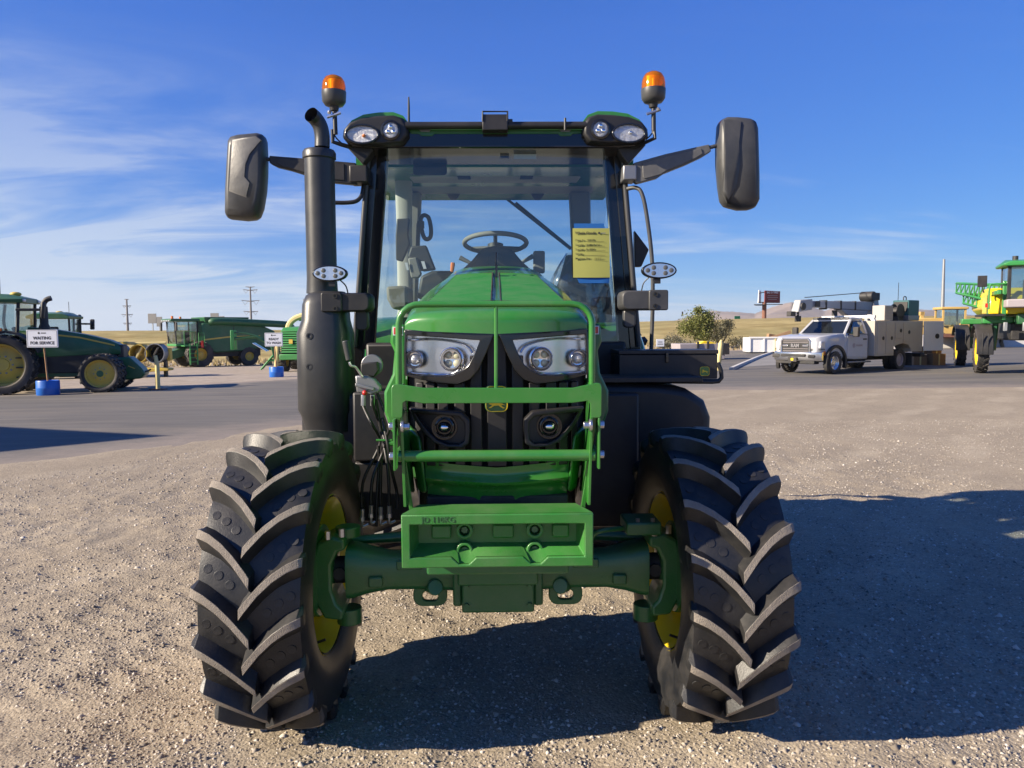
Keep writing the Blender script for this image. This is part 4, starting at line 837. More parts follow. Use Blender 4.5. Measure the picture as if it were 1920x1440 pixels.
for s in (-1, 1):
    f = (lambda cx: cx) if s < 0 else (lambda cx: 1850 - cx)
    oy = 0 if s < 0 else -6
    PO = [(8, 250), (14, 205), (45, 165), (120, 135), (220, 122), (320, 118), (375, 135), (402, 175), (405, 240), (370, 290), (250, 300), (120, 296), (40, 285)]
    o3 = [r2(f(x), y + oy, RY) for x, y in PO]
    pb_ = MB(); cen = sum(o3, Vector()) / len(o3)
    pb_.loft([[cen + (p - cen) * .93 + Vector((0, -.030, 0)) for p in o3], o3, [p + Vector((0, .22, 0)) for p in o3]]); PD = pb_.build('roof_lamp_pod', M['blackp'], T, bevel=.010, seg=3, smooth=45)
    CO = [(12, 225), (22, 190), (60, 140), (130, 105), (220, 92), (310, 90), (370, 112), (405, 160), (388, 150), (345, 126), (300, 116), (220, 119), (125, 132), (48, 165), (20, 205)]
    pb_ = MB(); c3 = [r2(f(x), y + oy, RY - .012) for x, y in CO]; pb_.loft([[p + Vector((0, 0.01, -.003)) for p in c3], [p + Vector((0, .06, .0)) for p in c3], [p + Vector((0, .40, .02)) for p in c3]]); pb_.build('pod_cap', M['green'], PD, bevel=.004, smooth=50)
    # lamps
    c_ = r2(f(125), 230 + oy, RY - .035)
    lb = MB(); lb.prism(ell(c_, .092, .050, 28), (0, .02, 0)); lb.build('lamp_reflector', M['lensw'], PD)
    lb = MB(); lb.ring(ell(c_, .100, .058, 28), ell(c_, .088, .047, 28), (0, -.012, 0)); lb.build('lamp_bezel', M['blackg'], PD, bevel=.003)
    lb = MB(); lb.ball(c_ + Vector((.01, -.002, -.008 if s < 0 else .004)), .011, 12); lb.build('bulb', M['orange'] if s < 0 else M['chrome'], PD, smooth=180)
    lb = MB(); lb.grid(lambda u, v: c_ + Vector((math.cos(2 * math.pi * u) * .088 * v, -.006 - .022 * (1 - v * v), math.sin(2 * math.pi * u) * .047 * v)), 28, 5); lb.build('lamp_lens', M['lens'], PD, smooth=180)
    c_ = r2(f(295), 205 + oy, RY - .035)
    lb = MB(); lb.lathe([(.058, -.03), (.058, .006), (.047, .010), (.044, .0)], c_, (0, -1, 0), 28); lb.build('lamp_bezel', M['blackg'], PD, smooth=40)
    lb = MB(); lb.lathe([(.044, 0), (.038, .003), (0, .004)], c_, (0, -1, 0), 24); lb.build('lamp_reflector', M['lensw'], PD, smooth=40)
    for k in range(3):
        a = R(90 + 120 * k); lb = MB(); lb.ball(c_ + Vector((.019 * math.cos(a), -.004, .019 * math.sin(a))), .014, 10, (1, .5, 1)); lb.build('led', M['chrome'], PD, smooth=180)
    # bracket under the pod
    bb = MB(); tr3 = [r2(f(x), y, RY + .06) for x, y in ((20, 290), (200, 300), (170, 350), (130, 410))]; bb.prism(tr3, (0, .12, 0)); bb.build('pod_bracket', M['blackm'], T, bevel=.006)
# radar box, clip and antenna on the roof bar
bb = MB(); a, b = r2(845, 108, RY - .05), r2(1000, 205, RY - .05); bb.bx(a.x, b.x, RY - .05, RY + .03, b.z, a.z); RX = bb.build('roof_receiver', M['blackm'], T, bevel=.006)
bb = MB(); bb.tube([r2(848, 150, RY - .05), r2(848, 93, RY - .05), r2(997, 93, RY - .05), r2(997, 150, RY - .05)], .006, 6); bb.build('receiver_bail', M['blackm'], RX)
bb = MB(); a, b = r2(1000, 137, RY - .03), r2(1028, 172, RY - .03); bb.bx(a.x + .001, b.x, RY - .03, RY + .02, b.z, a.z); bb.build('receiver_plug', M['blackp'], RX, bevel=.003)
bb = MB(); bb.tube([r2(1343, 205, RY - .035), r2(1343, 132, RY - .035)], .007, 6); bb.build('bar_clip', M['blackp'], T)
bb = MB(); bb.tube([r2(405, 170, 1.7), r2(405, 60, 1.7), r2(404, 6, 1.7)], [.008, .007, .005], 6); bb.build('antenna', M['blackm'], T)

# ---- beacons
for s, (cx, yt, yb, ybase, yst) in ((-1, (626, 141, 172, 200, 250)), (1, (1225, 134, 167.5, 194, 244))):
    BY = 1.22; c_ = S(cx, yb, BY); k = (c_ - S(cx + 1, yb, BY)).length
    z = lambda py: S(cx, py, BY).z
    bb = MB(); bb.lathe([(.0, z(ybase)), (10 * k, z(ybase)), (17 * k, z(ybase - 2)), (22 * k, z(ybase - 9)), (23 * k, z(yb + 4)), (23 * k, z(yb)), (19 * k, z(yb - 1))], (c_.x, BY, 0), (0, 0, 1), 28); BC = bb.build('beacon', M['mirrorback'], T, smooth=50)
    BC['label'] = 'amber beacon on a stalk over the exhaust side' if s < 0 else 'amber beacon on a stalk over the toolbox side'
    H = yb - yt
    bb = MB(); bb.lathe([(22 * k, z(yb)), (21.8 * k, z(yb - .35 * H)), (20 * k, z(yb - .62 * H)), (15.5 * k, z(yb - .85 * H)), (8 * k, z(yb - .97 * H)), (0.5 * k, z(yt))], (c_.x, BY, 0), (0, 0, 1), 32, caps=False); bb.build('beacon_dome', M['amber'], BC, smooth=180)
    bb = MB(); bb.grid(lambda u, v: Vector((c_.x + (u - .5) * 24 * k, BY + .004 - .02 * (1 - (2 * u - 1) ** 2) + .01, z(yb - .05 * H - .75 * H * v))), 14, 4); bb.cyl((c_.x, BY - .005, z(yb)), (c_.x, BY - .005, z(yb - .6 * H)), .010, n=8); bb.build('beacon_reflector', M['amberin'], BC, smooth=0)
    bb = MB(); bb.tube([Vector((c_.x, BY, z(ybase - 1))), Vector((c_.x, BY, z(ybase + 8)))], [.030, .024], 14); bb.tube([Vector((c_.x + .002, BY, z(ybase + 8))), Vector((c_.x + .004, BY, z(yst + 2)))], .0135, 12); bb.build('beacon_stem', M['blackm'], BC, smooth=50)
    bb = MB(); zz_ = z(ybase + 16); bb.ball((c_.x + s * .026, BY - .015, zz_ + .012), .012, 8); bb.tube([(c_.x - .04, BY - .01, zz_ - .015), (c_.x + .04, BY - .012, zz_ + .010)], .009, 6); bb.build('beacon_clamp', M['zinc'], BC)
    if s < 0: pt = [S(624, 243, BY), S(624, 266, BY), S(640, 271, BY + .02), S(668, 279, BY + .12)]
    else: pt = [S(1226, 240, BY), S(1228, 259, BY), S(1206, 269, BY + .02), S(1172, 282, BY + .12)]
    bb = MB(); bb.tube(pt, .0125, 6); bb.build('beacon_bracket', M['blackm'], BC)
    wp = [S(cx + s * 2, yst - 4, BY), S(cx - s * 4, yst + 8, BY + .01), S(cx - s * 14, yst + 18, BY + .03)]
    bb = MB(); bb.tube(bez(wp, 4), .004, 6); bb.build('beacon_cable', M['blackp'], BC)

# ---- mirrors on arms
def c1(cx, cy): return (400 + cx / 4.8, 100 + cy / 4.8)
def c3_(cx, cy): return (1040 + cx / 4.8, 100 + cy / 4.8)
def mirror(poly, arm, rod, hinge, my, ridge, lab):
    o3 = [S(*q, my) for q in poly]; cen = sum(o3, Vector()) / len(o3)
    mb = MB()
    mb.loft([[cen + (p - cen) * .80 + Vector((0, -.075, 0)) for p in o3], [cen + (p - cen) * .95 + Vector((0, -.05, 0)) for p in o3], [p + Vector((0, -.01, 0)) for p in o3], [p + Vector((0, .035, 0)) for p in o3], [cen + (p - cen) * .96 + Vector((0, .05, 0)) for p in o3]])
    mr = mb.build('mirror', M['mirrorback'], T, bevel=.014, seg=3, smooth=60); mr['label'] = lab
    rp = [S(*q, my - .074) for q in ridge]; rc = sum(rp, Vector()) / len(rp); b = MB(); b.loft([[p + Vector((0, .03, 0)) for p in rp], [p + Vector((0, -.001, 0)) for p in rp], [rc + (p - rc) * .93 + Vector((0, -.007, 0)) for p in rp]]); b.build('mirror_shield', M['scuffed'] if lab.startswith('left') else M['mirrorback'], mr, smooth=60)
    g = MB(); g.prism([cen + (p - cen) * .9 + Vector((0, .0505, 0)) for p in o3], (0, .003, 0)); g.build('mirror_glass', M['chrome'], mr)
    a3 = [S(*q, my - .01) for q in arm]; b = MB(); b.prism(a3, (0, .055, 0)); am = b.build('mirror_arm', M['blackm'] if lab.startswith('left') else M['scuffed'], T, bevel=.005)
    ac = sum(a3, Vector()) / len(a3)
    b = MB(); b.prism([ac + (p - ac) * .78 + Vector((0, -.006, 0)) for p in a3], (0, .008, 0)); b.build('arm_rib', M['blackm'] if lab.startswith('left') else M['scuffed'], am, bevel=.003)
    b = MB(); b.tube([S(*q, my + .005) for q in rod], .0115, 10); b.build('mirror_rod', M['mirrorback'], am, smooth=60)
    h3 = [S(*q, my + .0) for q in hinge]; b = MB(); b.bx(min(p.x for p in h3), max(p.x for p in h3), my - .02, my + .12, min(p.z for p in h3), max(p.z for p in h3)); b.build('mirror_hinge', M['blackm'] if lab.startswith('left') else M['steel'], am, bevel=.008)
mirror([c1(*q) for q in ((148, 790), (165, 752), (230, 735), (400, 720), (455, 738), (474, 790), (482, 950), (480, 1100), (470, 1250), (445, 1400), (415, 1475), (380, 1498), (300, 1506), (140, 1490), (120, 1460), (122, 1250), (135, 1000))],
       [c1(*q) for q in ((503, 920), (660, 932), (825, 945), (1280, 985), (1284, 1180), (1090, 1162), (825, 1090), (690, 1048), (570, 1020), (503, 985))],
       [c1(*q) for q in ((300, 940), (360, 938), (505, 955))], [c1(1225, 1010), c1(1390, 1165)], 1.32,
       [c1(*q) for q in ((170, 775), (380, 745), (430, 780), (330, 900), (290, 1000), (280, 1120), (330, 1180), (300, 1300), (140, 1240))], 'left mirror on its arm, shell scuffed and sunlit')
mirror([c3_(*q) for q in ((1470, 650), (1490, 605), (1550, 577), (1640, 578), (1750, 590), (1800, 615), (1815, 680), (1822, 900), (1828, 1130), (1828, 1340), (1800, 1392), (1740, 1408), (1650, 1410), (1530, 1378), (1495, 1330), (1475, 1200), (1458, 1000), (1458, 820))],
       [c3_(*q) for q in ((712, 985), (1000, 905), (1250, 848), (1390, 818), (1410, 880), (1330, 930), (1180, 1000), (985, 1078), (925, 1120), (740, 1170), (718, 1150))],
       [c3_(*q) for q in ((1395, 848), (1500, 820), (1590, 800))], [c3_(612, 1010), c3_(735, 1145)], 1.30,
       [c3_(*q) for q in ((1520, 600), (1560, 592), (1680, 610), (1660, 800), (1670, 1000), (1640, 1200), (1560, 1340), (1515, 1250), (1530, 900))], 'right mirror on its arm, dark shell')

b = MB(); b.prism([S(*q, 2.1) for q in ((1190, 432), (1217, 468), (1203, 500), (1190, 500))], (0, .06, 0)); b.build('rear_corner_panel', M['blackm'], T, bevel=.006)  # dark panel at the cab corner
# ---- handrails and side lamps
hr = MB(); hr.tube(bez([S(1176, 354, 1.36), S(1192, 352, 1.33), S(1203, 362, 1.31), S(1212, 400, 1.30), S(1222, 480, 1.30), S(1224, 560, 1.30), S(1221, 655, 1.30)], 6), .0125, 10); hr.build('handrail', M['mirrorback'], T, smooth=60)
hr = MB(); hr.tube(bez([S(625, 380, 1.32), S(650, 380, 1.33), S(668, 377, 1.34), S(678, 366, 1.36), S(682, 345, 1.38)], 5), .0125, 10); hr.build('handrail', M['blackm'], T, smooth=60)
for s, (lx, ly, ax0, ax1, ay0, ay1) in ((-1, (618, 512.5, 600, 696, 549, 584)), (1, (1236.5, 507, 1164, 1254, 544.5, 581))):
    ly_ = .68 if s < 0 else .95
    ay_y = ly_ + .03
    c_ = S(lx, ly, ly_); k = (S(lx + 1, ly, ly_) - c_).length
    lb = MB(); lb.prism(ell(c_, 33 * k, 15.5 * k, 28), (0, .035, 0)); SL = lb.build('side_lamp', M['blackg'], T, bevel=.005, smooth=50); SL['label'] = 'oval six-LED lamp in front of the exhaust' if s < 0 else 'oval six-LED lamp beside the handrail'
    lb = MB(); lb.prism(ell(c_ + Vector((0, -.004, 0)), 29.5 * k, 12.5 * k, 28), (0, .006, 0)); lb.build('lamp_face', M['silver'], SL)
    for dx, dz in ((-22, 0), (-11, 5.2), (-11, -5.2), (11, 5.2), (11, -5.2), (22, 0)):
        lb = MB(); lb.lathe([(4.3 * k, -.003), (4.3 * k, .004), (3 * k, .006), (0, .006)], c_ + Vector((dx * k, -.004, dz * k)), (0, -1, 0), 12); lb.build('led', M['ledoff'], SL, smooth=40)
    lb = MB(); lb.box(c_ + Vector((-s * 3 * k, .02, -19 * k)), (12 * k, .02, 10 * k)); lb.build('lamp_bracket', M['blackm'], SL)
    a, b = S(ax0, ay0, ay_y), S(ax1, ay1, ay_y); cx_, cz_ = (a.x + b.x) / 2, (a.z + b.z) / 2
    ab = MB(); r_ = [rrect((cx_, ay_y + dy, cz_), (b.x - a.x) * kk, (a.z - b.z) * kk, .03) for dy, kk in ((-.0, .90), (.02, 1.0), (.13, 1.0), (.16, .8))]; ab.loft(r_); AR = ab.build('lamp_arm', M['mirrorback'] if s > 0 else M['blackp'], T, bevel=.004, smooth=50)
    ab = MB(); ex0 = a.x if s < 0 else b.x - .12; ab.prism(rrect((ex0 + .06, ay_y - .012, cz_), .11, (a.z - b.z) * 1.04, .012), (0, .03, 0)); ab.build('arm_plate', M['mirrorback'] if s > 0 else M['blackp'], AR, bevel=.006)
    for dz in (-.033, .033):
        ab = MB(); ab.ring(ell((ex0 + .06 + s * .02 * -1, ay_y - .014, cz_ + dz), .013, .013, 14), ell((ex0 + .06 - s * .02, ay_y - .014, cz_ + dz), .008, .008, 14), (0, -.004, 0)); ab.build('arm_bolt_hole', M['dark'], AR)
    ab = MB(); jx = b.x - .06 if s < 0 else a.x + .06; ab.prism(rrect((jx, ay_y + .05, b.z - .045), .07, .11, .025), (0, .05, 0)); ab.build('arm_knuckle', M['blackp'] if s < 0 else M['mirrorback'], AR, bevel=.008)
    lb = MB(); lb.tube(bez([c_ + Vector((-s * 15 * k, .03, -10 * k)), c_ + Vector((-s * 26 * k, .05, -22 * k)), c_ + Vector((-s * 30 * k, .06, -38 * k))], 5), .0035, 6); lb.build('lamp_cable', M['blackp'], SL)

# ---- rear fenders and rear wheels
for s in (-1, 1):
    fb = MB(); prof = []
    for k in range(13):
        a = R(20 + 140 * k / 12); prof.append((2.6 - 1.03 * math.cos(a), .83 + 0.98 * math.sin(a)))
    fb.loft([[Vector((s * .58, y, z)), Vector((s * 1.02, y, z - .02)), Vector((s * 1.04, y + .0, z - .06)), Vector((s * 1.0, y, z - .055)), Vector((s * .58, y, z - .03))] for y, z in prof]); fb.build('rear_fender', M['green'], T, smooth=50)
    fb = MB(); fb.bx(*sorted((s * .42, s * .64)), 1.55, 2.2, 1.30, 1.78); fb.build('cab_lower_side', M['blackp'] if s > 0 else M['green'], T, bevel=.02)
    wb = MB(); w = .25; wb.lathe([(.46, -w * .8), (.58, -w), (.74, -w), (.80, -w * .9), (.815, 0), (.80, w * .9), (.74, w), (.58, w), (.46, w * .8)], (s * .86, 2.6, .83), (1, 0, 0), 56, caps=False)
    for k in range(40):
        a = 2 * math.pi * k / 40; sd = 1 if k % 2 else -1
        p0 = Vector((s * .86, 2.6 - .83 * math.cos(a), .83 + .83 * math.sin(a))); p1 = Vector((s * .86 + sd * .25, 2.6 - .82 * math.cos(a + .16), .83 + .82 * math.sin(a + .16)))
        wb.tube([p0, p1], .032, 4)
    rt = wb.build('rear_tyre', M['rubber'], T, smooth=40)
    wb = MB(); wb.lathe([(.47, -.20), (.44, -.12), (.42, 0), (.44, .12), (.47, .20)], (s * .86, 2.6, .83), (1, 0, 0), 40, caps=False); wb.lathe([(.42, 0), (.15, .0), (.15, -.05 * s), (.42, -.03 * s)], (s * .86, 2.6, .83), (1, 0, 0), 40); wb.build('rear_rim', M['yellow'], rt, smooth=40)

# ---- cab interior
zr = S(931, 364, CY1).z
ib = MB(); ib.loft([[Vector((-.74, y, z1_)), Vector((-.74, y, z1_ + .03)), Vector((.74, y, z1_ + .03)), Vector((.74, y, z1_))] for y, z1_ in ((1.50, 2.79), (1.75, 2.83), (2.3, 2.84), (2.60, zr))]); HLN = ib.build('headliner', M['liner'], T, smooth=60)
ib = MB(); ib.bx(-.62, .62, 2.05, 2.50, 2.775, 2.82); ib.build('air_panel', M['liner'], HLN, bevel=.025)
for px in (871, 986):
    c_ = S(px, 321, 2.25); ib = MB()
    c_ = Vector((c_.x, 2.16, 2.773)); 
    for k in range(6): ib.box(c_ + Vector((0, -.05 + .02 * k, -.002)), (.09, .009, .006))
    ib.build('speaker_grille', M['intdark'], HLN)
ib = MB(); a, b = S(774, 294, 1.62), S(838, 328, 1.62); ib.prism(rrect(((a.x + b.x) / 2, 1.62, (a.z + b.z) / 2), b.x - a.x, a.z - b.z, .02), (0, .02, 0)); MI = ib.build('cab_mirror', M['intdark'], T, bevel=.004)
ib = MB(); ib.tube([(a.x + .09, 1.64, a.z), (a.x + .09, 1.66, a.z + .07)], .012, 8); ib.build('mirror_stem', M['intdark'], MI)
# rear wall frame round the window
o = [Vector((x, CY1, z)) for x, z in ((-.86, zr + .06), (-.4, zr + .06), (0, zr + .06), (.4, zr + .06), (.86, zr + .06), (.90, 2.2), (.90, 1.6), (0, 1.6), (-.90, 1.6), (-.90, 2.2))]
xw0, xw1 = S(780, 400, CY1).x, S(1078, 400, CY1).x
i_ = [Vector((x, CY1, z)) for x, z in ((xw0 + .05, zr), (xw0 * .5, zr + .012), (0, zr + .015), (xw1 * .5, zr + .012), (xw1 - .05, zr), (xw1, zr - .10), (xw1 - .01, 1.78), (0, 1.75), (xw0 - .0, 1.78), (xw0, zr - .10))]
ib = MB(); ib.ring([Vector((p.x * .78, p.y, p.z)) for p in o], i_, (0, .05, 0)); ib.build('rear_wall', M['interior'], T, bevel=.006)
ib = MB(); ib.add([p + Vector((0, .03, 0)) for p in i_], [tuple(range(len(i_)))]); ib.build('rear_window', M['glassb'], T, smooth=0)
for px in (850, 1008):
    c_ = S(px, 366, CY1 - .02); ib = MB(); ib.prism([c_ + Vector((-.05, 0, .01)), c_ + Vector((.05, 0, .01)), c_ + Vector((.02, 0, -.035)), c_ + Vector((-.02, 0, -.035))], (0, .02, 0)); ib.build('window_hinge', M['intdark'], T)
ib = MB(); p0, p1 = S(935, 361, CY1 + .07), S(1070, 467, CY1 + .07); ib.tube([p0, p1], .011, 6); pm_ = p0 + (p1 - p0) * .2; ib.tube([pm_ + Vector((0.02, 0, .01)), p1 + Vector((.012, 0, .0))], .009, 4); ib.build('rear_wiper', M['blackp'], T)
# dash and steering wheel
DY = 1.62
ib = MB(); ib.loft([[S(x, y, DY) for x, y in ((850, 540), (862, 508), (884, 488), (904, 464), (930, 459), (958, 464), (978, 488), (1000, 508), (1012, 540))], [S(x, y, DY) + Vector((0, .22, -.03)) for x, y in ((850, 540), (862, 508), (884, 488), (904, 464), (930, 459), (958, 464), (978, 488), (1000, 508), (1012, 540))]]); DS = ib.build('dash_console', M['intdark'], T, bevel=.02)
ib = MB(); c_ = S(929, 488, DY - .02); ib.cyl(c_, c_ + Vector((0, .03, 0)), .05, n=20); ib.tube([c_ + Vector((0, -.02, 0)), c_ + Vector((.12, -.03, -.08))], .012, 8); ib.build('wiper_motor', M['blackp'], DS, bevel=.004)
SWC = S(929, 456, 2.02); nrm = Vector((0, .20, 1)).normalized(); su = Vector((1, 0, 0)); sv = nrm.cross(su)
pth = [SWC + su * (.215 * math.cos(2 * math.pi * k / 40)) + sv * (.215 * math.sin(2 * math.pi * k / 40)) for k in range(41)]
ib = MB(); ib.tube(pth, .0165, 10, caps=False); SW = ib.build('steering_wheel', M['interior'], T, smooth=60)
ib = MB()
for a in (35, 145, 270): ib.tube([SWC - nrm * .03, SWC + su * (.21 * math.cos(R(a))) + sv * (.21 * math.sin(R(a)))], .014, 6)
ib.cyl(SWC - nrm * .05, SWC - nrm * .01, .055, n=16); ib.build('wheel_spokes', M['intdark'], SW)
for q0, q1 in (((862, 483), (884, 494)), ((1000, 480), (978, 492))):
    ib = MB(); ib.tube([S(*q0, 1.85), S(*q1, 1.85)], [.018, .012], 8); ib.build('column_lever', M['interior'], DS)
ib = MB(); a, b = S(1000, 470, 2.0), S(1022, 512, 2.0); ib.bx(a.x, b.x, 2.0, 2.05, b.z, a.z); ib.build('side_display', M['interior'], T, bevel=.012)
# seat under plastic
ib = MB(); sc_ = S(1098, 540, 2.35); sc_ = Vector((.06, 2.45, 0))
sx0, sx1 = S(1040, 500, 2.3).x, S(1150, 500, 2.3).x
ib.loft([oct_((sx0 + sx1) / 2, 2.35, (sx1 - sx0) / 2 * k, .08 * k, z, .4) for z, k in ((1.35, .9), (1.6, 1.0), (1.85, 1.0), (2.0, .92), (S(1090, 478, 2.3).z, .6))]); ST = ib.build('seat', M['intdark'], T, smooth=60); ST['label'] = 'cab seat under clear plastic wrap'
ib = MB(); r3 = random.Random(5)
def wr(u, v):
    a = 2 * math.pi * u; k = 1.10 + .07 * math.sin(7 * a + 9 * v) + .05 * math.sin(13 * a - 14 * v) + r3.uniform(-.02, .02); z = 1.35 + (S(1090, 474, 2.3).z - 1.35) * v
    kk = k * (1 - .45 * max(0, v - .8) / .2); return Vector(((sx0 + sx1) / 2 + (sx1 - sx0) / 2 * kk * math.cos(a), 2.33 + .14 * kk * math.sin(a), z))
ib.grid(wr, 40, 18); ib.build('seat_wrap', M['wrap'], ST, smooth=30)
# consoles on the left
def c9(cx, cy, y): return S(680 + cx / 5.536, 380 + cy / 5.536, y)
ib = MB(); ib.prism([c9(*q, 2.0) for q in ((465, 560), (500, 450), (660, 440), (760, 695), (640, 712), (580, 700))], (0, .05, 0)); MO = ib.build('monitor', M['intdark'], T, bevel=.012)
ib = MB(); ib.prism([c9(*q, 1.97) for q in ((468, 575), (560, 565), (612, 745), (575, 785), (500, 780))], (0, .05, 0)); ib.build('monitor_arm', M['interior'], MO, bevel=.01)
for q in (((605, 608), (640, 608), (662, 685), (632, 688)), ((435, 622), (465, 622), (480, 700), (458, 700))):
    ib = MB(); ib.prism([c9(*t, 1.96) for t in q], (0, .004, 0)); ib.build('monitor_label', M['whiteb'], MO)
ib = MB(); ib.prism([c9(*q, 2.2) for q in ((355, 165), (485, 160), (470, 330), (490, 430), (410, 610), (345, 595), (340, 340))], (0, .05, 0)); ib.build('monitor_bracket', M['intdark'], T, bevel=.008)
ib = MB(); ib.tube(bez([c9(*q, 2.4) for q in ((600, 210), (610, 150), (645, 130), (685, 160), (708, 260), (705, 350), (670, 380), (635, 355), (608, 260), (600, 210))], 5), .016, 8); GH = ib.build('grab_handle', M['intdark'], T, smooth=60)
ib = MB(); ib.tube([c9(578, 215, 2.4), c9(570, 450, 2.4)], .014, 6); ib.box(c9(603, 230, 2.4), (.05, .04, .05)); ib.build('handle_post', M['intdark'], GH)
ib = MB(); ib.prism([c9(*q, 2.1) for q in ((600, 760), (720, 705), (900, 705), (960, 730), (960, 1000), (560, 1000))], (0, .45, 0)); AC = ib.build('armrest_console', M['intdark'], T, bevel=.02)
ib = MB(); ib.tube([c9(925, 725, 2.2), c9(935, 650, 2.2), c9(937, 622, 2.2)], [.012, .017, .015], 8); ib.build('throttle_lever', M['orange'], AC)
ib = MB(); ib.prism([c9(*q, 1.95) for q in ((240, 868), (460, 860), (470, 1100), (310, 1110), (250, 1000))], (0, .4, 0)); ib.build('side_console', M['interior'], T, bevel=.02)
ib = MB(); ib.loft([oct_(c9(440, 780, 2.35).x, 2.35, .055 * k, .05 * k, z, .4) for z, k in ((1.60, 1.6), (1.78, 1.2), (1.85, 1.0), (2.45, 1.0), (2.80, 1.15))]); ib.build('trim_post', M['liner'], T, smooth=60)
ib = MB(); ib.bx(-.74, .74, 1.5, 2.6, 1.28, 1.34); ib.build('cab_floor', M['intdark'], T, bevel=.01)
bb = MB(); bb.bx(-.80, .80, 1.35, 1.50, 1.20, 1.62); bb.build('cab_front_wall', M['blackp'], T, bevel=.02)
ib = MB(); a, b = S(963, 275, 1.40), S(1005, 299, 1.40); ib.add([(a.x, 1.385, a.z), (b.x, 1.385, a.z), (b.x, 1.383, b.z), (a.x, 1.383, b.z)], [(0, 1, 2, 3)]); ib.build('screen_sticker', M['whiteb'], T, smooth=0)
ib = MB(); a, b = S(938, 285, 1.42), S(954, 296, 1.42); ib.bx(a.x, b.x, 1.40, 1.43, b.z, a.z); ib.tube(bez([S(938, 290, 1.42), S(924, 288, 1.42), S(920, 276, 1.42)], 4), .004, 6); ib.build('rain_sensor', M['intdark'], T)

# the paper taped to the windscreen: a thing of its own
PY_ = CY0 - .045
def pp(px, py, dy=0.0): return S(px, py, PY_ + dy)
pc = pp(1108.5, 474)
PT = thing('paper_tag', 'yellow paper form with handwriting taped to the windscreen by blue tape', 'paper', (0, 0, 0))
b = MB(); b.grid(lambda u, v: pp(1073.5 + 69 * u + 1.2 * v, 428 + 92.5 * v, -.004 - .004 * math.sin(math.pi * u)), 8, 8); b.build('sheet', M['paper'], PT, smooth=60)
b = MB(); b.prism([pp(*q, .0) for q in ((1076, 419), (1132, 419), (1135, 431), (1076, 431))], (0, .001, 0)); b.build('tape', M['tape'], PT)
b = MB(); b.prism([pp(*q, .0) for q in ((1080, 518), (1143, 518), (1142, 531), (1086, 531))], (0, .001, 0)); b.build('tape', M['tape'], PT)
tk_ = (pp(1109, 474) - pp(1108, 474)).length
def ptext(s, px, py, h, bold=0.0, shear=0.0): text_mesh('lettering', s, h * tk_, M['ink'], PT, pp(px, py, -.0105), align='LEFT', depth=.0003, bold=bold, shear=shear)
ptext('Whole Goods', 1078.5, 437, 6.6, .0006)
for s_, y_ in (('Date In:', 450.5), ('Serial#', 459.5), ('Stock#', 468), ('WO#', 476.5), ('Machine Hrs:', 485)): ptext(s_, 1079, y_, 5.4, .0001)
for s_, x_, y_ in (('10 9 20', 1100, 450), ('1L0 6MP NR 1017', 1097, 459), ('N 10710', 1098, 467.5), ('1 1 1 1', 1114, 484.5)): ptext(s_, x_, y_, 4.6 if len(s_) < 10 else 3.6, .0001, .3)
for x_, x2, y_ in ((1099, 1133, 452.5), (1097, 1134, 461.5), (1097, 1135, 470), (1092, 1135, 478.5), (1113, 1135, 487)):
    b = MB(); b.prism([pp(x_, y_, -.0103), pp(x2, y_, -.0103), pp(x2, y_ + .5, -.0103), pp(x_, y_ + .5, -.0103)], (0, -.0003, 0)); b.build('ruled_line', M['ink'], PT)
b = MB(); b.prism(ell(pp(1123.5, 437, -.0103), 2.1 * tk_, 2.1 * tk_, 14), (0, -.0004, 0)); b.build('form_logo', M['ink'], PT)
b = MB(); b.prism([pp(1127, 436.4, -.0103), pp(1135.5, 436.4, -.0103), pp(1135.5, 437.8, -.0103), pp(1127, 437.8, -.0103)], (0, -.0003, 0)); b.build('form_logo_bar', M['steel'], PT)

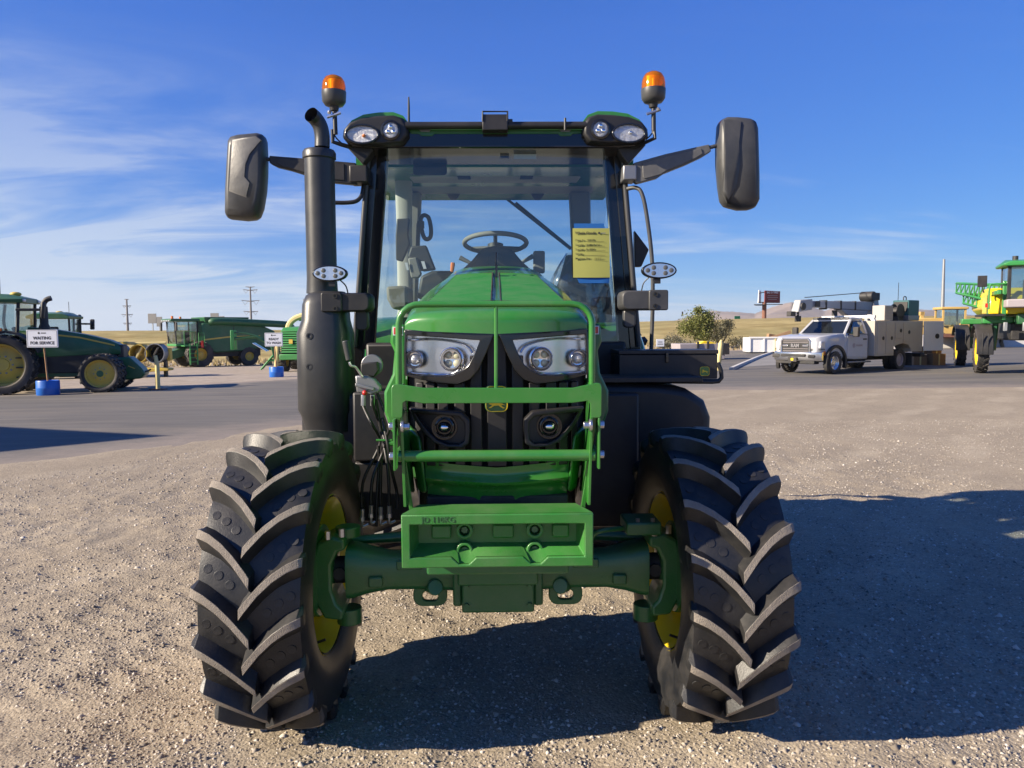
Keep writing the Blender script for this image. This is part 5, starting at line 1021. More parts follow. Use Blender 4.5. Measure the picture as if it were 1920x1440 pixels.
# ================================================================== machines and yard behind
def bgwheel(root, c, Rw, w, rr, rim='yellowb', lugs=18, face=-1, name='wheel', dish=.0, bolts=8, lh=.035):
    c = Vector(c); h = w / 2; b = MB()
    b.lathe([(rr, -h * .75), (rr + .05, -h * .95), (rr + (Rw - rr) * .55, -h), (Rw - lh - .015, -h * .92), (Rw - lh, -h * .6), (Rw - lh, h * .6), (Rw - lh - .015, h * .92), (rr + (Rw - rr) * .55, h), (rr + .05, h * .95), (rr, h * .75)], c, (0, 1, 0), 36, caps=False)
    for k in range(lugs * 2):
        a = math.pi * k / lugs; sd = 1 if k % 2 else -1
        f = lambda aa, r, y: c + Vector((r * math.cos(aa), y, r * math.sin(aa)))
        da = .30 * math.pi / lugs
        q = [f(a - da, Rw - lh - .02, 0), f(a + da, Rw - lh - .02, 0), f(a + da + .8 * math.pi / lugs, Rw - lh - .03, sd * h), f(a - da + .8 * math.pi / lugs, Rw - lh - .03, sd * h)]
        q2 = [f(a - da, Rw, 0), f(a + da, Rw, 0), f(a + da + .8 * math.pi / lugs, Rw - .01, sd * h), f(a - da + .8 * math.pi / lugs, Rw - .01, sd * h)]
        b.hexa(q + q2)
    ty = b.build(name, M['rubberb'], root, smooth=40)
    b = MB(); o = face * h
    b.lathe([(rr, o * .78), (rr * 1.03, o * .74), (rr * .94, o * .6), (rr * .90, o * (.1 - dish)), (rr * .62, o * (.12 - dish)), (rr * .50, o * (.35 - dish)), (rr * .30, o * (.38 - dish)), (rr * .28, o * (.5 - dish)), (rr * .1, o * (.5 - dish)), (0, o * (.5 - dish))], c, (0, 1, 0), 32, caps=False); b.lathe([(rr, -o * .78), (rr * .92, -o * .5), (rr * .90, 0)], c, (0, 1, 0), 32, caps=False)
    rm = b.build('rim', M[rim], ty, smooth=40)
    for k in range(bolts):
        a = 2 * math.pi * k / bolts; b = MB(); p = c + Vector((rr * .42 * math.cos(a), o * (.36 - dish), rr * .42 * math.sin(a))); b.cyl(p, p + Vector((0, face * .03, 0)), rr * .045, n=6); b.build('wheel_bolt', M['steel'], ty)
    return ty
def prt(name, mat, root, fn, bevel=0.02, smooth=35):
    b = MB(); fn(b); return b.build(name, M[mat] if isinstance(mat, str) else mat, root, bevel=bevel, smooth=smooth)
def prof_xz(b, pts, y0, y1): b.prism([(x, y0, z) for x, z in pts], (0, y1 - y0, 0))

def row_tractor(loc, rz, label, full=True):
    t = thing('row_crop_tractor', label, 'tractor', loc, rz)
    cabs = ('fender', 'door_glass', 'cab_post', 'cab_frame', 'windscreen', 'cab_base', 'cab_seat', 'steering_column', 'cab_roof')
    bgwheel(t, (0, -.98, .94), .94, .55, .64, 'yellowb', 22, -1, dish=.25, bolts=10); bgwheel(t, (0, .98, .94), .94, .55, .64, 'yellowb', 22, 1, bolts=0)
    for y in (-1.28, -.78): bgwheel(t, (2.78, y, .63), .63, .40, .43, 'yellowb', 18, -1, dish=-.05, bolts=8)
    bgwheel(t, (2.78, .9, .63), .63, .40, .43, 'cream', 18, 1, bolts=0)
    prt('hood', 'bgreen', t, lambda b: b.loft([[Vector((x, s * w, z)) for s, w, z in ((-1, .36, zb), (-1, .40, zt - .22), (-1, .30, zt - .03), (1, .30, zt - .03), (1, .40, zt - .22), (1, .36, zb))] for x, zt, zb in ((.5, 2.14, 1.15), (1.2, 2.07, 1.15), (2.2, 1.88, 1.2), (2.85, 1.70, 1.2), (3.18, 1.54, 1.22))]), .02, 50)
    prt('hood_stripe', 'yellowb', t, lambda b: b.loft([[Vector((x, -.408, z)), Vector((x, -.412, z + .05)), Vector((x, -.39, z + .05)), Vector((x, -.39, z))] for x, z in ((.6, 1.92), (2.0, 1.74), (3.02, 1.48))]), 0)
    prt('engine_side', 'bblack', t, lambda b: b.bx(.6, 3.05, -.34, .34, .62, 1.2)); prt('nose_grille', 'bblack', t, lambda b: b.bx(3.08, 3.26, -.33, .33, 1.05, 1.52), .04)
    prt('chassis', 'bgreen', t, lambda b: b.bx(-.8, 3.0, -.28, .28, .50, .95)); prt('front_axle', 'bgreen', t, lambda b: b.cyl((2.78, -1.4, .63), (2.78, 1.0, .63), .11, n=10))
    fb = prt('front_weight_bracket', 'bgreen', t, lambda b: prof_xz(b, ((3.0, 1.10), (3.45, 1.12), (3.82, .72), (3.90, .55), (3.78, .40), (3.0, .34)), -.42, .42), .05)
    prt('bracket_mark', 'yellowb', fb, lambda b: b.box((3.50, -.425, .78), (.22, .01, .025), (0, R(25), 0)), 0); prt('tow_hook', 'bblack', fb, lambda b: b.tube([(3.88, -.3, .62), (4.0, -.3, .66), (4.06, -.3, .70)], .03, 6), 0)
    for s in (-1, 1):
        def fend(b):
            pr = [(-1.08 * math.cos(R(a)), .94 + 1.06 * math.sin(R(a))) for a in range(25, 160, 12)]
            b.loft([[Vector((x, s * .62, z)), Vector((x, s * 1.16, z)), Vector((x, s * 1.16, z - .06)), Vector((x, s * .62, z - .04))] for x, z in pr])
        prt('fender', 'bblack' if s < 0 else 'bgreen', t, fend, 0, 50)
        prt('door_glass', 'bglass', t, lambda b: b.add([(-.45, s * .80, 1.55), (.78, s * .80, 1.25), (.80, s * .76, 2.85), (-.40, s * .76, 2.85)], [(0, 1, 2, 3)]), 0, 0)
        for x0, x1 in ((-.55, -.50), (.82, .92)): prt('cab_post', 'bblack', t, lambda b: b.tube([(x0, s * .80, 1.3), (x1, s * .77, 2.88)], .05, 6), 0)
        prt('cab_frame', 'interior', t, lambda b: b.tube(bez([(.05, s * .79, 2.85), (-.02, s * .80, 2.3), (.06, s * .80, 1.9), (.30, s * .81, 1.3)], 4), .045, 6), 0)
    prt('windscreen', 'bglass', t, lambda b: b.add([(.86, -.74, 1.7), (.86, .74, 1.7), (.92, .72, 2.85), (.92, -.72, 2.85)], [(0, 1, 2, 3)]), 0, 0)
    prt('cab_base', 'bgreen', t, lambda b: b.bx(-.9, .95, -.78, .78, 1.1, 1.5), .04); prt('cab_seat', 'intdark', t, lambda b: (b.bx(-.3, .2, -.25, .25, 1.5, 1.95), b.bx(-.38, -.22, -.25, .25, 1.9, 2.5)), .05)
    prt('steering_column', 'intdark', t, lambda b: b.tube([(.75, 0, 1.5), (.5, 0, 2.1)], .06, 8), 0)
    rf = prt('cab_roof', 'bgreen', t, lambda b: b.loft([[Vector((x, s * w, z)) for s, w, z in ((-1, .86, 2.86), (-1, .88, 2.98), (-1, .6, zt), (1, .6, zt), (1, .88, 2.98), (1, .86, 2.86))] for x, zt in ((-.85, 3.08), (-.2, 3.16), (.6, 3.13), (1.05, 3.02))]), .02, 50)
    prt('roof_receiver', 'yellowb', rf, lambda b: b.ball((.62, 0, 3.16), .17, 12, (1, 1, .45)), 0, 180); prt('antenna', 'bblack', rf, lambda b: b.tube([(.35, -.5, 3.1), (.35, -.5, 3.65)], .012, 4), 0)
    for y in (-.7, .7): prt('roof_light', 'lensw', rf, lambda b: b.box((1.06, y, 2.94), (.06, .22, .09)), .02)
    prt('turn_light', 'orange', t, lambda b: b.box((-.15, -1.12, 2.02), (.42, .12, .10)), .03)
    ex = prt('exhaust', 'bblack', t, lambda b: (b.loft([[Vector((1.35 + .14 * k * math.cos(a), -.48 + .14 * k * math.sin(a), z)) for a in [2 * math.pi * j / 12 for j in range(12)]] for z, k in ((1.7, 1.3), (2.1, 1.2), (2.2, .9), (2.75, .85))])), 0, 50)
    prt('exhaust_pipe', 'bblack', ex, lambda b: b.tube(bez([(1.35, -.48, 2.7), (1.36, -.48, 2.85), (1.45, -.48, 2.97), (1.58, -.48, 3.02)], 4), .085, 10), 0, 60)
    prt('mirror_arm', 'bblack', t, lambda b: b.box((1.10, -.92, 2.64), (.72, .28, .08)), .01); prt('mirror', 'bblack', t, lambda b: b.box((1.50, -1.05, 2.62), (.10, .20, .50), (0, R(6), 0)), .04)
    prt('ladder', 'bblack', t, lambda b: [b.box((.62, -.95, .55 + .3 * k), (.5, .3, .04)) for k in range(3)], 0)
    for o in kids(t):
        n0 = o.name.split('.')[0]
        if n0 in cabs and n0 != 'fender': o.location.x -= .50
        if n0 in ('exhaust', 'mirror', 'mirror_arm'): o.location.x -= .32
    return t
p = G(26, 25.0); row_tractor((p.x, p.y, p.z), R(14), 'big green tractor with dual yellow-rimmed front wheels by the waiting sign')
p = G(112, 36.0); t2 = row_tractor((p.x, p.y, p.z - .1), R(100), 'green tractor whose cab shows over the nearer tractor hood')

# signs in barrels
def barrel_sign(px, yc, lab, lines, bx_, by0, by1, w_px):
    g = G(px, yc); k = (yc) / F
    s = thing('yard_sign', lab, 'sign', g)
    y0 = -.02
    b = MB(); top = S(bx_, by0, g.y).z - g.z; bot = S(bx_, by1, g.y).z - g.z; cx = S(bx_, by0, g.y).x - g.x; w = w_px * k
    b.prism(rrect((cx, y0, (top + bot) / 2), w, top - bot, .015), (0, .03, 0)); bd = b.build('board', M['whiteb'], s, bevel=.004)
    b = MB(); b.ring(rrect((cx, y0 - .002, (top + bot) / 2), w * .95, (top - bot) * .92, .01), rrect((cx, y0 - .002, (top + bot) / 2), w * .935, (top - bot) * .89, .01), (0, -.001, 0)); b.build('board_border', M['ink'], bd)
    h = top - bot
    for i, l in enumerate(lines): text_mesh('lettering', l, h * .235, M['ink'], bd, (cx, y0 - .003, top - h * (.47 + .28 * i)), depth=.001, bold=.004)
    b = MB(); b.prism(ell((cx - w * .10, y0 - .003, top - h * .18), h * .06, h * .06, 12), (0, -.001, 0)); b.box((cx + w * .05, y0 - .003, top - h * .18), (w * .16, .002, h * .05)); b.build('board_logo', M['ink'], bd)
    b = MB(); b.tube([(cx, y0 + .04, top - .1), (.0, .02, .25)], .028, 4); b.build('stake', M['wood'], s)
    return s
def barrel(px, yc, lab, r, h):
    g = G(px, yc); o = thing('barrel', lab, 'barrel', g)
    b = MB(); b.lathe([(r * .93, 0), (r, .03), (r, h * .45), (r * 1.025, h * .5), (r, h * .55), (r, h - .02), (r * .97, h), (r * .90, h), (r * .90, h - .06)], (0, 0, 0), (0, 0, 1), 28); b.build('shell', M['bluep'], o, smooth=40)
    b = MB(); b.lathe([(r * .89, h - .07), (0, h - .05)], (0, 0, 0), (0, 0, 1), 28); b.build('fill', M['concp'], o)
    return o

barrel_sign(86, 23.6, 'white board reading waiting for service on a stake', ('WAITING', 'FOR SERVICE'), 79, 618.5, 651.5, 57)
barrel(86, 23.6, 'blue cut-down barrel holding the waiting for service sign', .32, .45)
barrel_sign(517, 33.2, 'white board reading ready to wash on a stake', ('READY', 'TO WASH'), 513, 624, 649.5, 33)
barrel(517, 33.2, 'blue cut-down barrel holding the ready to wash sign', .30, .44)

# yellow post in the yard
g = G(293, 25.2); o = thing('marker_post', 'slender cream yellow post standing alone on the edge of the asphalt', 'post', g)
prt('post', 'cream', o, lambda b: b.tube([(0, 0, 0), (.0, 0, .8), (-.05, 0, 1.12)], [.075, .07, .055], 8), 0, 50); prt('base', 'rust', o, lambda b: b.box((0, 0, .02), (.5, .3, .04)), .01)

# forage header lying in the yard
g = G(252, 36); o = thing('forage_header', 'yellow rotary forage header with round drums behind the tractor', 'header', g, R(6)); o.scale = (.95, 1, 1)
prt('frame', 'yellowb', o, lambda b: b.bx(-1.5, 1.6, .2, .5, .75, 1.35), .05); prt('skid', 'yellowb', o, lambda b: b.loft([[Vector((x, -.5, z)), Vector((x, .3, z)), Vector((x, .3, z + h)), Vector((x, -.5, z + h))] for x, z, h in ((-.4, .15, .1), (.4, .25, .22), (1.3, .3, .16), (1.7, .32, .1))]), .03)
for x, r, m_ in ((-.75, .48, 'galv'), (.28, .42, 'yellowb'), (1.05, .46, 'galv')):
    d = prt('drum', m_, o, lambda b: (b.lathe([(r, 0), (r, .7), (r * .92, .7), (r * .92, .08)], (x, .3, 1.12), (0, -1, 0), 24, caps=True)), 0)
    prt('drum_hub', 'bblack' if m_ == 'galv' else 'cream', o, lambda b: (b.lathe([(r * .8, 0), (r * .3, .1), (r * .1, .35)], (x, .15, 1.12), (0, -1, 0), 12), b.box((x, -.2, 1.12), (.08, .3, .7), (0, R(30), 0))), .01)
prt('upper_bar', 'cream', o, lambda b: b.tube([(-1.2, -.1, 1.62), (0, -.1, 1.58), (1.5, -.1, 1.60)], .07, 8), 0); prt('chute_plate', 'yellowb', o, lambda b: b.box((-.75, -.2, 1.5), (.9, .6, .14), (0, R(-14), 0)), .03)
for x in (-1.2, 1.4): prt('stand', 'bblack', o, lambda b: b.bx(x - .06, x + .06, -.1, .2, 0, .8), .01)

# combine harvester
g = G(405, 58); cx_ = thing('combine_harvester', 'green combine harvester with folded unloading tube behind the cream post', 'combine', g, R(-140))
t = cx_
for y, f in ((-1.45, -1), (1.45, 1)): bgwheel(t, (1.75, y, .95), .95, .75, .45, 'yellowb', 18, f)
for y, f in ((-1.25, -1), (1.25, 1)): bgwheel(t, (-1.95, y, .72), .72, .5, .33, 'yellowb', 16, f)
prt('body', 'bgreen', t, lambda b: b.loft([[Vector((x, s * 1.45, z)) for s, z in ((-1, z0), (-1, z1_), (1, z1_), (1, z0))] for x, z0, z1_ in ((1.5, 1.35, 3.2), (.5, 1.05, 3.2), (-1.6, 1.15, 3.1), (-3.2, 1.4, 2.95), (-4.0, 1.9, 2.6))]), .08)
prt('under_frame', 'bblack', t, lambda b: b.bx(-3.0, 1.6, -1.0, 1.0, .75, 1.35)); prt('grain_tank', 'bgreen', t, lambda b: b.loft([[Vector((x * k - .4, y * k, z)) for x, y in ((-1.5, -1.3), (1.6, -1.3), (1.6, 1.3), (-1.5, 1.3))] for z, k in ((3.1, 1.0), (3.65, 1.08))]), .05)
for s in (-1, 1):
    prt('side_stripe', 'yellowb', t, lambda b: b.loft([[Vector((x, s * 1.455, z)), Vector((x, s * 1.465, z)), Vector((x, s * 1.465, z + .10)), Vector((x, s * 1.455, z + .10))] for x, z in ((1.4, 1.95), (-.5, 2.15), (-2.8, 2.2))]), 0)
    prt('side_seam', 'bblack', t, lambda b: b.bx(-.82, -.78, s * 1.452 - .004, s * 1.452 + .008, 1.15, 3.1), 0)
prt('cab_glass', 'bglass', t, lambda b: b.loft([[Vector((x, s, z)) for x, s in ((3.15 + dx, -.85), (3.15 + dx, .85), (1.65, .9), (1.65, -.9))] for z, dx in ((1.75, -.12), (2.6, .12), (3.3, .02))]), 0, 0)
for x, y in ((3.12, -.86), (3.12, .86), (1.65, -.92), (1.65, .92)): prt('cab_post', 'bblack', t, lambda b: b.tube([(x, y, 1.7), (x + (.1 if x > 2 else 0), y, 3.35)], .06, 6), 0)
rf = prt('cab_roof', 'bgreen', t, lambda b: b.bx(1.5, 3.55, -1.1, 1.1, 3.32, 3.52), .06)
prt('roof_light_bar', 'lensw', rf, lambda b: [b.box((3.57, -.8 + .4 * k, 3.38), (.04, .24, .09)) for k in range(5)], 0)
for y in (-1.0, 1.0): prt('beacon', 'orange', rf, lambda b: b.cyl((2.2 if y < 0 else 3.4, y, 3.52), (2.2 if y < 0 else 3.4, y, 3.70), .08, n=8), 0)
prt('cab_floor', 'bgreenl', t, lambda b: b.bx(1.5, 3.2, -1.0, 1.0, 1.55, 1.72), .03); prt('cab_seat', 'intdark', t, lambda b: b.bx(2.0, 2.4, -.35, .35, 1.7, 2.6), .05)
prt('feeder_house', 'bgreen', t, lambda b: b.hexa([(2.0, -.7, 1.0), (2.0, .7, 1.0), (3.6, .7, .55), (3.6, -.7, .55), (2.0, -.7, 1.6), (2.0, .7, 1.6), (3.6, .7, 1.15), (3.6, -.7, 1.15)]), .03)
prt('feeder_frame', 'white', t, lambda b: b.ring([(3.62, -1.0, .55), (3.62, 1.0, .55), (3.72, 1.0, 1.45), (3.72, -1.0, 1.45)], [(3.62, -.7, .75), (3.62, .7, .75), (3.72, .7, 1.25), (3.72, -.7, 1.25)], (.08, 0, 0)), .02)
prt('platform', 'bgreenl', t, lambda b: b.bx(1.4, 2.9, 1.0, 1.9, 1.55, 1.62), 0)
ld = prt('ladder', 'bgreenl', t, lambda b: (b.box((2.05, 1.95, 1.0), (.08, .08, 1.5)), b.box((2.55, 1.95, 1.0), (.08, .08, 1.5)), [b.box((2.3, 1.95, .45 + .3 * k), (.5, .2, .05)) for k in range(4)]), 0)
prt('handrail', 'bgreenl', t, lambda b: (b.tube([(2.9, 1.85, 1.6), (2.9, 1.85, 2.6), (2.2, 1.85, 2.6), (2.2, 1.85, 1.6)], .03, 6), b.tube([(1.5, 1.85, 1.6), (1.5, 1.85, 2.5), (1.9, 1.85, 2.5), (1.9, 1.85, 1.6)], .03, 6)), 0)
prt('mirror', 'bblack', t, lambda b: (b.box((3.4, -1.55, 2.95), (.1, .25, .6)), b.tube([(3.3, -1.0, 3.4), (3.4, -1.55, 3.2)], .025, 5)), .02); prt('mirror', 'bblack', t, lambda b: (b.box((3.3, 1.5, 2.95), (.1, .25, .6)), b.tube([(3.3, 1.0, 3.4), (3.3, 1.5, 3.2)], .025, 5)), .02)
prt('extinguisher', 'red', t, lambda b: b.cyl((1.7, 2.0, 1.45), (1.7, 2.0, 1.95), .09, n=8), 0)
prt('unloading_tube', 'bgreen', t, lambda b: b.tube(bez([(.9, 1.35, 3.25), (.2, 1.62, 3.32), (-4.6, 1.62, 3.12), (-5.2, 1.62, 2.95), (-5.5, 1.62, 2.45)], 4), .26, 12), 0, 60)
prt('tube_spout', 'bblack', t, lambda b: b.tube([(-5.45, 1.62, 2.5), (-5.6, 1.62, 2.1)], [.27, .30], 12), 0)
prt('straw_hood', 'bgreen', t, lambda b: b.hexa([(-4.6, -1.1, 1.1), (-3.2, -1.1, 1.2), (-3.2, 1.1, 1.2), (-4.6, 1.1, 1.1), (-4.3, -1.2, 2.3), (-3.2, -1.2, 2.7), (-3.2, 1.2, 2.7), (-4.3, 1.2, 2.3)]), .08)

# front loader frame parked on its stand
g = G(492, 46); t = thing('front_loader', 'green tractor front loader parked on its stand before the combine', 'loader', g, R(192))
for y in (-.55, .55):
    prt('boom', 'bgreen', t, lambda b: b.tube([(-.9, y, .35), (-.55, y, 1.45), (.3, y, 1.95), (1.5, y, 1.85)], .10, 4), 0)
    prt('tool_plate', 'bgreenl', t, lambda b: b.loft([[Vector((1.5, y - .10, z)), Vector((1.72, y - .10, z)), Vector((1.72, y + .10, z)), Vector((1.5, y + .10, z))] for z in (1.2, 2.35)]), .03)
    prt('cylinder', 'chrome', t, lambda b: (b.tube([(-.3, y, 1.1), (.5, y, 1.6)], .05, 8)), 0); prt('linkage', 'bgreen', t, lambda b: b.tube([(.2, y, 1.95), (.9, y, 2.15), (1.5, y, 2.2)], .05, 6), 0)
    prt('stand_leg', 'bgreenl', t, lambda b: (b.tube([(-.7, y, .95), (.1, y, 0.02)], .05, 4), b.tube([(-.3, y, .55), (-.9, y, .55)], .05, 4)), 0)
    prt('mast', 'bgreen', t, lambda b: b.hexa([(-1.25, y - .1, 0.05), (-.75, y - .1, 0.05), (-.75, y + .1, 0.05), (-1.25, y + .1, 0.05), (-.85, y - .1, 1.5), (-.5, y - .1, 1.5), (-.5, y + .1, 1.5), (-.85, y + .1, 1.5)]), .02)
prt('cross_tube', 'bgreen', t, lambda b: b.cyl((.8, -.6, 1.9), (.8, .6, 1.9), .09, n=10), 0)

# forage harvester, seen end on
g = G(572, 42); t = thing('forage_harvester', 'green forage harvester with slatted rear hood and cream spout', 'harvester', g, R(86)); t.scale = (.82, .82, .82)
for y, f in ((-1.0, -1), (1.0, 1)): bgwheel(t, (-1.2, y, .62), .62, .48, .3, 'yellowb', 16, f)
for y, f in ((-1.15, -1), (1.15, 1)): bgwheel(t, (1.6, y, .9), .9, .65, .45, 'yellowb', 18, f)
prt('body', 'bblack', t, lambda b: b.bx(-1.9, 1.6, -.95, .95, .9, 2.6), .06)
for k in range(9): prt('louvre', 'bgreenl', t, lambda b: b.hexa([(-2.05, -.95, 1.25 + .15 * k), (-1.9, -.95, 1.22 + .15 * k), (-1.9, .95, 1.22 + .15 * k), (-2.05, .95, 1.25 + .15 * k), (-2.0, -.95, 1.34 + .15 * k), (-1.9, -.95, 1.33 + .15 * k), (-1.9, .95, 1.33 + .15 * k), (-2.0, .95, 1.34 + .15 * k)]), .01)
prt('rear_bumper', 'bgreenl', t, lambda b: b.bx(-2.15, -1.7, -1.0, 1.0, .78, 1.15), .05); prt('hood_top', 'bgreenl', t, lambda b: b.hexa([(-2.05, -.95, 2.58), (1.0, -.95, 2.60), (1.0, .95, 2.60), (-2.05, .95, 2.58), (-1.85, -.8, 2.85), (1.0, -.8, 2.95), (1.0, .8, 2.95), (-1.85, .8, 2.85)]), .05)
prt('side_bar', 'cream', t, lambda b: b.tube([(-2.0, 1.12, 2.2), (-2.0, 1.2, .9), (-2.1, 1.25, .35)], .12, 8), 0)
prt('hood_badge', 'yellowb', t, lambda b: b.box((-2.08, 0.25, 1.95), (.02, .25, .28)), .01)
prt('cab', 'bglass', t, lambda b: b.bx(1.7, 3.1, -.8, .8, 1.7, 3.3), .03); prt('cab_roof', 'bgreen', t, lambda b: b.bx(1.6, 3.3, -.95, .95, 3.3, 3.5), .05)
prt('spout', 'cream', t, lambda b: b.tube(bez([(0, 1.15, 2.5), (0, 1.05, 3.0), (0, .70, 3.40), (0, 0, 3.66), (0, -.8, 3.75)], 5), [.20] * 21, 8), 0, 40)

# road signs seen from behind on the bank
for px, yc, w0, h0, lab in ((292, 120, 3.6, 4.0, 'pair of grey sign backs left of the combine cab'), (409, 122, 3.6, 4.2, 'pair of grey sign backs showing over the combine')):
    g = G(px, yc); t = thing('road_sign', lab, 'sign', (g.x, g.y, g.z), R(-12)); zt_ = S(px, 588 if px < 300 else 587, g.y).z - g.z
    for x0, x1, dz in ((-1.2, .2, 0), (.25, 1.2, -.5)):
        pn = prt('panel', 'signback', t, lambda b: b.bx(x0, x1, 0, .08, zt_ - 1.5 + dz, zt_ + dz), .01)
        prt('post', 'galv', t, lambda b: b.bx((x0 + x1) / 2 - .07, (x0 + x1) / 2 + .07, .09, .2, 0, zt_ - .1 + dz), 0)
# transmission poles
def pylon(px, yc, ytop, arms, lab, mat='pole', w=.35, armw=None):
    g = G(px, yc); zt_ = S(px, ytop, g.y).z; z0_ = g.z; H = zt_ - z0_
    t = thing('power_pole', lab, 'pylon', g, R(8), 'transmission line poles')
    prt('mast', mat, t, lambda b: b.tube([(0, 0, -.5), (0, 0, H)], [w, w * .55], 10), 0, 60)
    for i, (py, wl_) in enumerate(arms):
        z = S(px, py, g.y).z - z0_; h = wl_ * yc / F
        am = prt('crossarm', mat, t, lambda b: b.tube([(-h, 0, z + .12 * h), (0, 0, z), (h, 0, z + .12 * h)], [.10, .22, .10], 6), 0)
        for s in (-1, 1):
            if i > 0: prt('insulator', mat, am, lambda b: (b.tube([(s * h * .95, 0, z + .1 * h), (s * h * .62, 0, z - .42 * h)], .055, 4), b.tube([(s * h * .3, 0, z + .03 * h), (s * h * .62, 0, z - .42 * h)], .055, 4)), 0)
    return t
pylon(240.5, 330, 561, ((561.5, 4), (574, 7.5), (590.5, 10), (606.5, 7.5)), 'power pole with four crossarms at the far left', w=.55)
pylon(472, 300, 538, ((538.5, 8), (544.5, 13), (565, 16), (585, 13)), 'power pole with crossarms rising behind the combine', w=.5)
pylon(1765, 210, 486, ((512, 2), (541, 2), (573, 2)), 'tall grey steel power pole right of the service truck', 'galv', .55)
g0 = None
for (pa, ya, da), (pb2, yb2, db2) in (((472, 545, 300), (1180, 560, 420)),): pass

# billboard
g = G(1432, 150); t = thing('billboard', 'dark red roadside billboard on a single rusty post', 'billboard', g, R(0))
zt_, zb2 = S(1432, 545, g.y).z - g.z, S(1432, 568, g.y).z - g.z
prt('post', 'rust', t, lambda b: b.cyl((0, 0, -.5), (0, 0, zb2 + .2), .42, n=12), 0, 60)
fc = prt('panel', 'brick', t, lambda b: b.hexa([(-.1, -.5, zb2), (3.3, .6, zb2), (3.3, .9, zb2), (-.1, -.1, zb2), (-.1, -.5, zt_), (3.3, .6, zt_ - .1), (3.3, .9, zt_ - .1), (-.1, -.1, zt_)]), .02)
ax_ = Vector((3.4, 1.1, 0)).normalized()
text_mesh('lettering', 'BIG O TIRES', .50, M['whiteb'], fc, Vector((1.6, .02, zt_ - .38)), ax=ax_, depth=.005, bold=.01)
for i, l in enumerate(('TIRES WHEELS SERVICE', 'OIL BRAKES ALIGNMENT', '208 733 0000')): pass
for i, wd in enumerate((2.3, 2.5, 2.0)):
    b = MB(); c_ = Vector((1.6, .02, zt_ - .98 - .36 * i)); b.prism([c_ + ax_ * (-wd / 2) + Vector((0, -.01, .05)), c_ + ax_ * (wd / 2) + Vector((0, -.01, .05)), c_ + ax_ * (wd / 2) + Vector((0, -.01, -.05)), c_ + ax_ * (-wd / 2) + Vector((0, -.01, -.05))], (0, -.01, 0)); b.build('text_line', M['bin'], fc)
prt('rear_panel', 'white', t, lambda b: b.hexa([(-1.3, -.3, zb2), (-.1, 1.6, zb2), (-.2, 1.7, zb2), (-1.4, -.2, zb2), (-1.2, -.3, zt_ + .1), (-.1, 1.6, zt_), (-.2, 1.7, zt_), (-1.3, -.2, zt_ + .1)]), 0)
prt('catwalk', 'bblack', t, lambda b: (b.hexa([(-.2, -1.0, zb2 - .35), (3.7, .2, zb2 - .35), (3.7, .9, zb2 - .35), (-.2, -.2, zb2 - .35), (-.2, -1.0, zb2 - .22), (3.7, .2, zb2 - .22), (3.7, .9, zb2 - .22), (-.2, -.2, zb2 - .22)]), b.box((-1.2, -.6, zb2 - .4), (1.8, .9, .18), (R(8), 0, 0))), .01)
prt('frame', 'bblack', t, lambda b: (b.tube([(-1.2, -.2, zb2 + .1), (-.05, -.3, zb2 + .1)], .09, 4), b.tube([(-1.2, -.2, zt_ - .5), (-.05, -.3, zt_ - .3)], .09, 4)), 0)

# small road signs on the bank
g = G(1381, 125); t = thing('exit_sign', 'small green highway sign on two posts in front of the hills', 'sign', g, R(10)); z = S(1381, 599.5, g.y).z - g.z
prt('panel', 'signg', t, lambda b: b.bx(-.4, .6, 0, .05, z - .6, z + .6), .01); prt('post', 'galv', t, lambda b: b.bx(-.42, -.36, .05, .1, 0, z + .6), 0); prt('post', 'galv', t, lambda b: b.bx(.5, .56, .05, .1, 0, z), 0)
g = G(1279, 125); t = thing('warning_sign', 'thin post with a small dark sign left of the tree', 'sign', g); z = S(1279, 588, g.y).z - g.z
prt('post', 'galv', t, lambda b: b.cyl((0, 0, 0), (0, 0, z), .05, n=6), 0); prt('plate', 'bblack', t, lambda b: b.box((0, -.05, z), (.25, .04, .65)), .02)
g = G(1238, 40); t = thing('lot_sign', 'small white sign low behind the handrail near the sagebrush', 'sign', g); z0_, z1_ = S(1238, 650, g.y).z - g.z, S(1238, 636, g.y).z - g.z
prt('board', 'whiteb', t, lambda b: b.bx(-.21, .21, 0, .03, z0_, z1_), .01); prt('stake', 'wood', t, lambda b: b.bx(-.03, .03, .04, .08, 0, z1_ - .1), 0)
for dz_, w_ in ((.05, .22), (-.06, .28)): prt('text_line', 'ink', t, lambda b: b.box((0, -.004, (z0_ + z1_) / 2 + dz_), (w_, .004, .035)), 0)

# ------------------------------------------------------------------ service truck
p = G(1521, 28.2); t = thing('service_truck', 'white crane service truck with steel tool body parked on the asphalt', 'truck', (p.x, p.y, p.z), R(-146)); TR = t
for y, f in ((-.88, -1), (.88, 1)):
    w_ = bgwheel(t, (0, y, .42), .42, .26, .25, 'silver', 24, f, bolts=8, lh=.012)
for y, f in ((-.98, -1), (.98, 1), (-.70, -1), (.70, 1)): bgwheel(t, (-4.25, y, .42), .42, .25, .25, 'bin', 24, f, bolts=0, lh=.012)
def sec(x, w, zb, zt_, zs=None, r=.08): zs = zs or zt_ - .12; return [Vector((x, s * ww, z)) for s, ww, z in ((-1, w * .97, zb), (-1, w, zb + .1), (-1, w, zs), (-1, w - r, zt_), (1, w - r, zt_), (1, w, zs), (1, w, zb + .1), (1, w * .97, zb))]
prt('hood', 'truckw', t, lambda b: b.loft([sec(.93, .82, .75, 1.30, 1.16), sec(.78, .94, .72, 1.37, 1.20), sec(.1, .97, .72, 1.43, 1.26), sec(-.62, .98, .55, 1.47, 1.32)]), .03, 50)
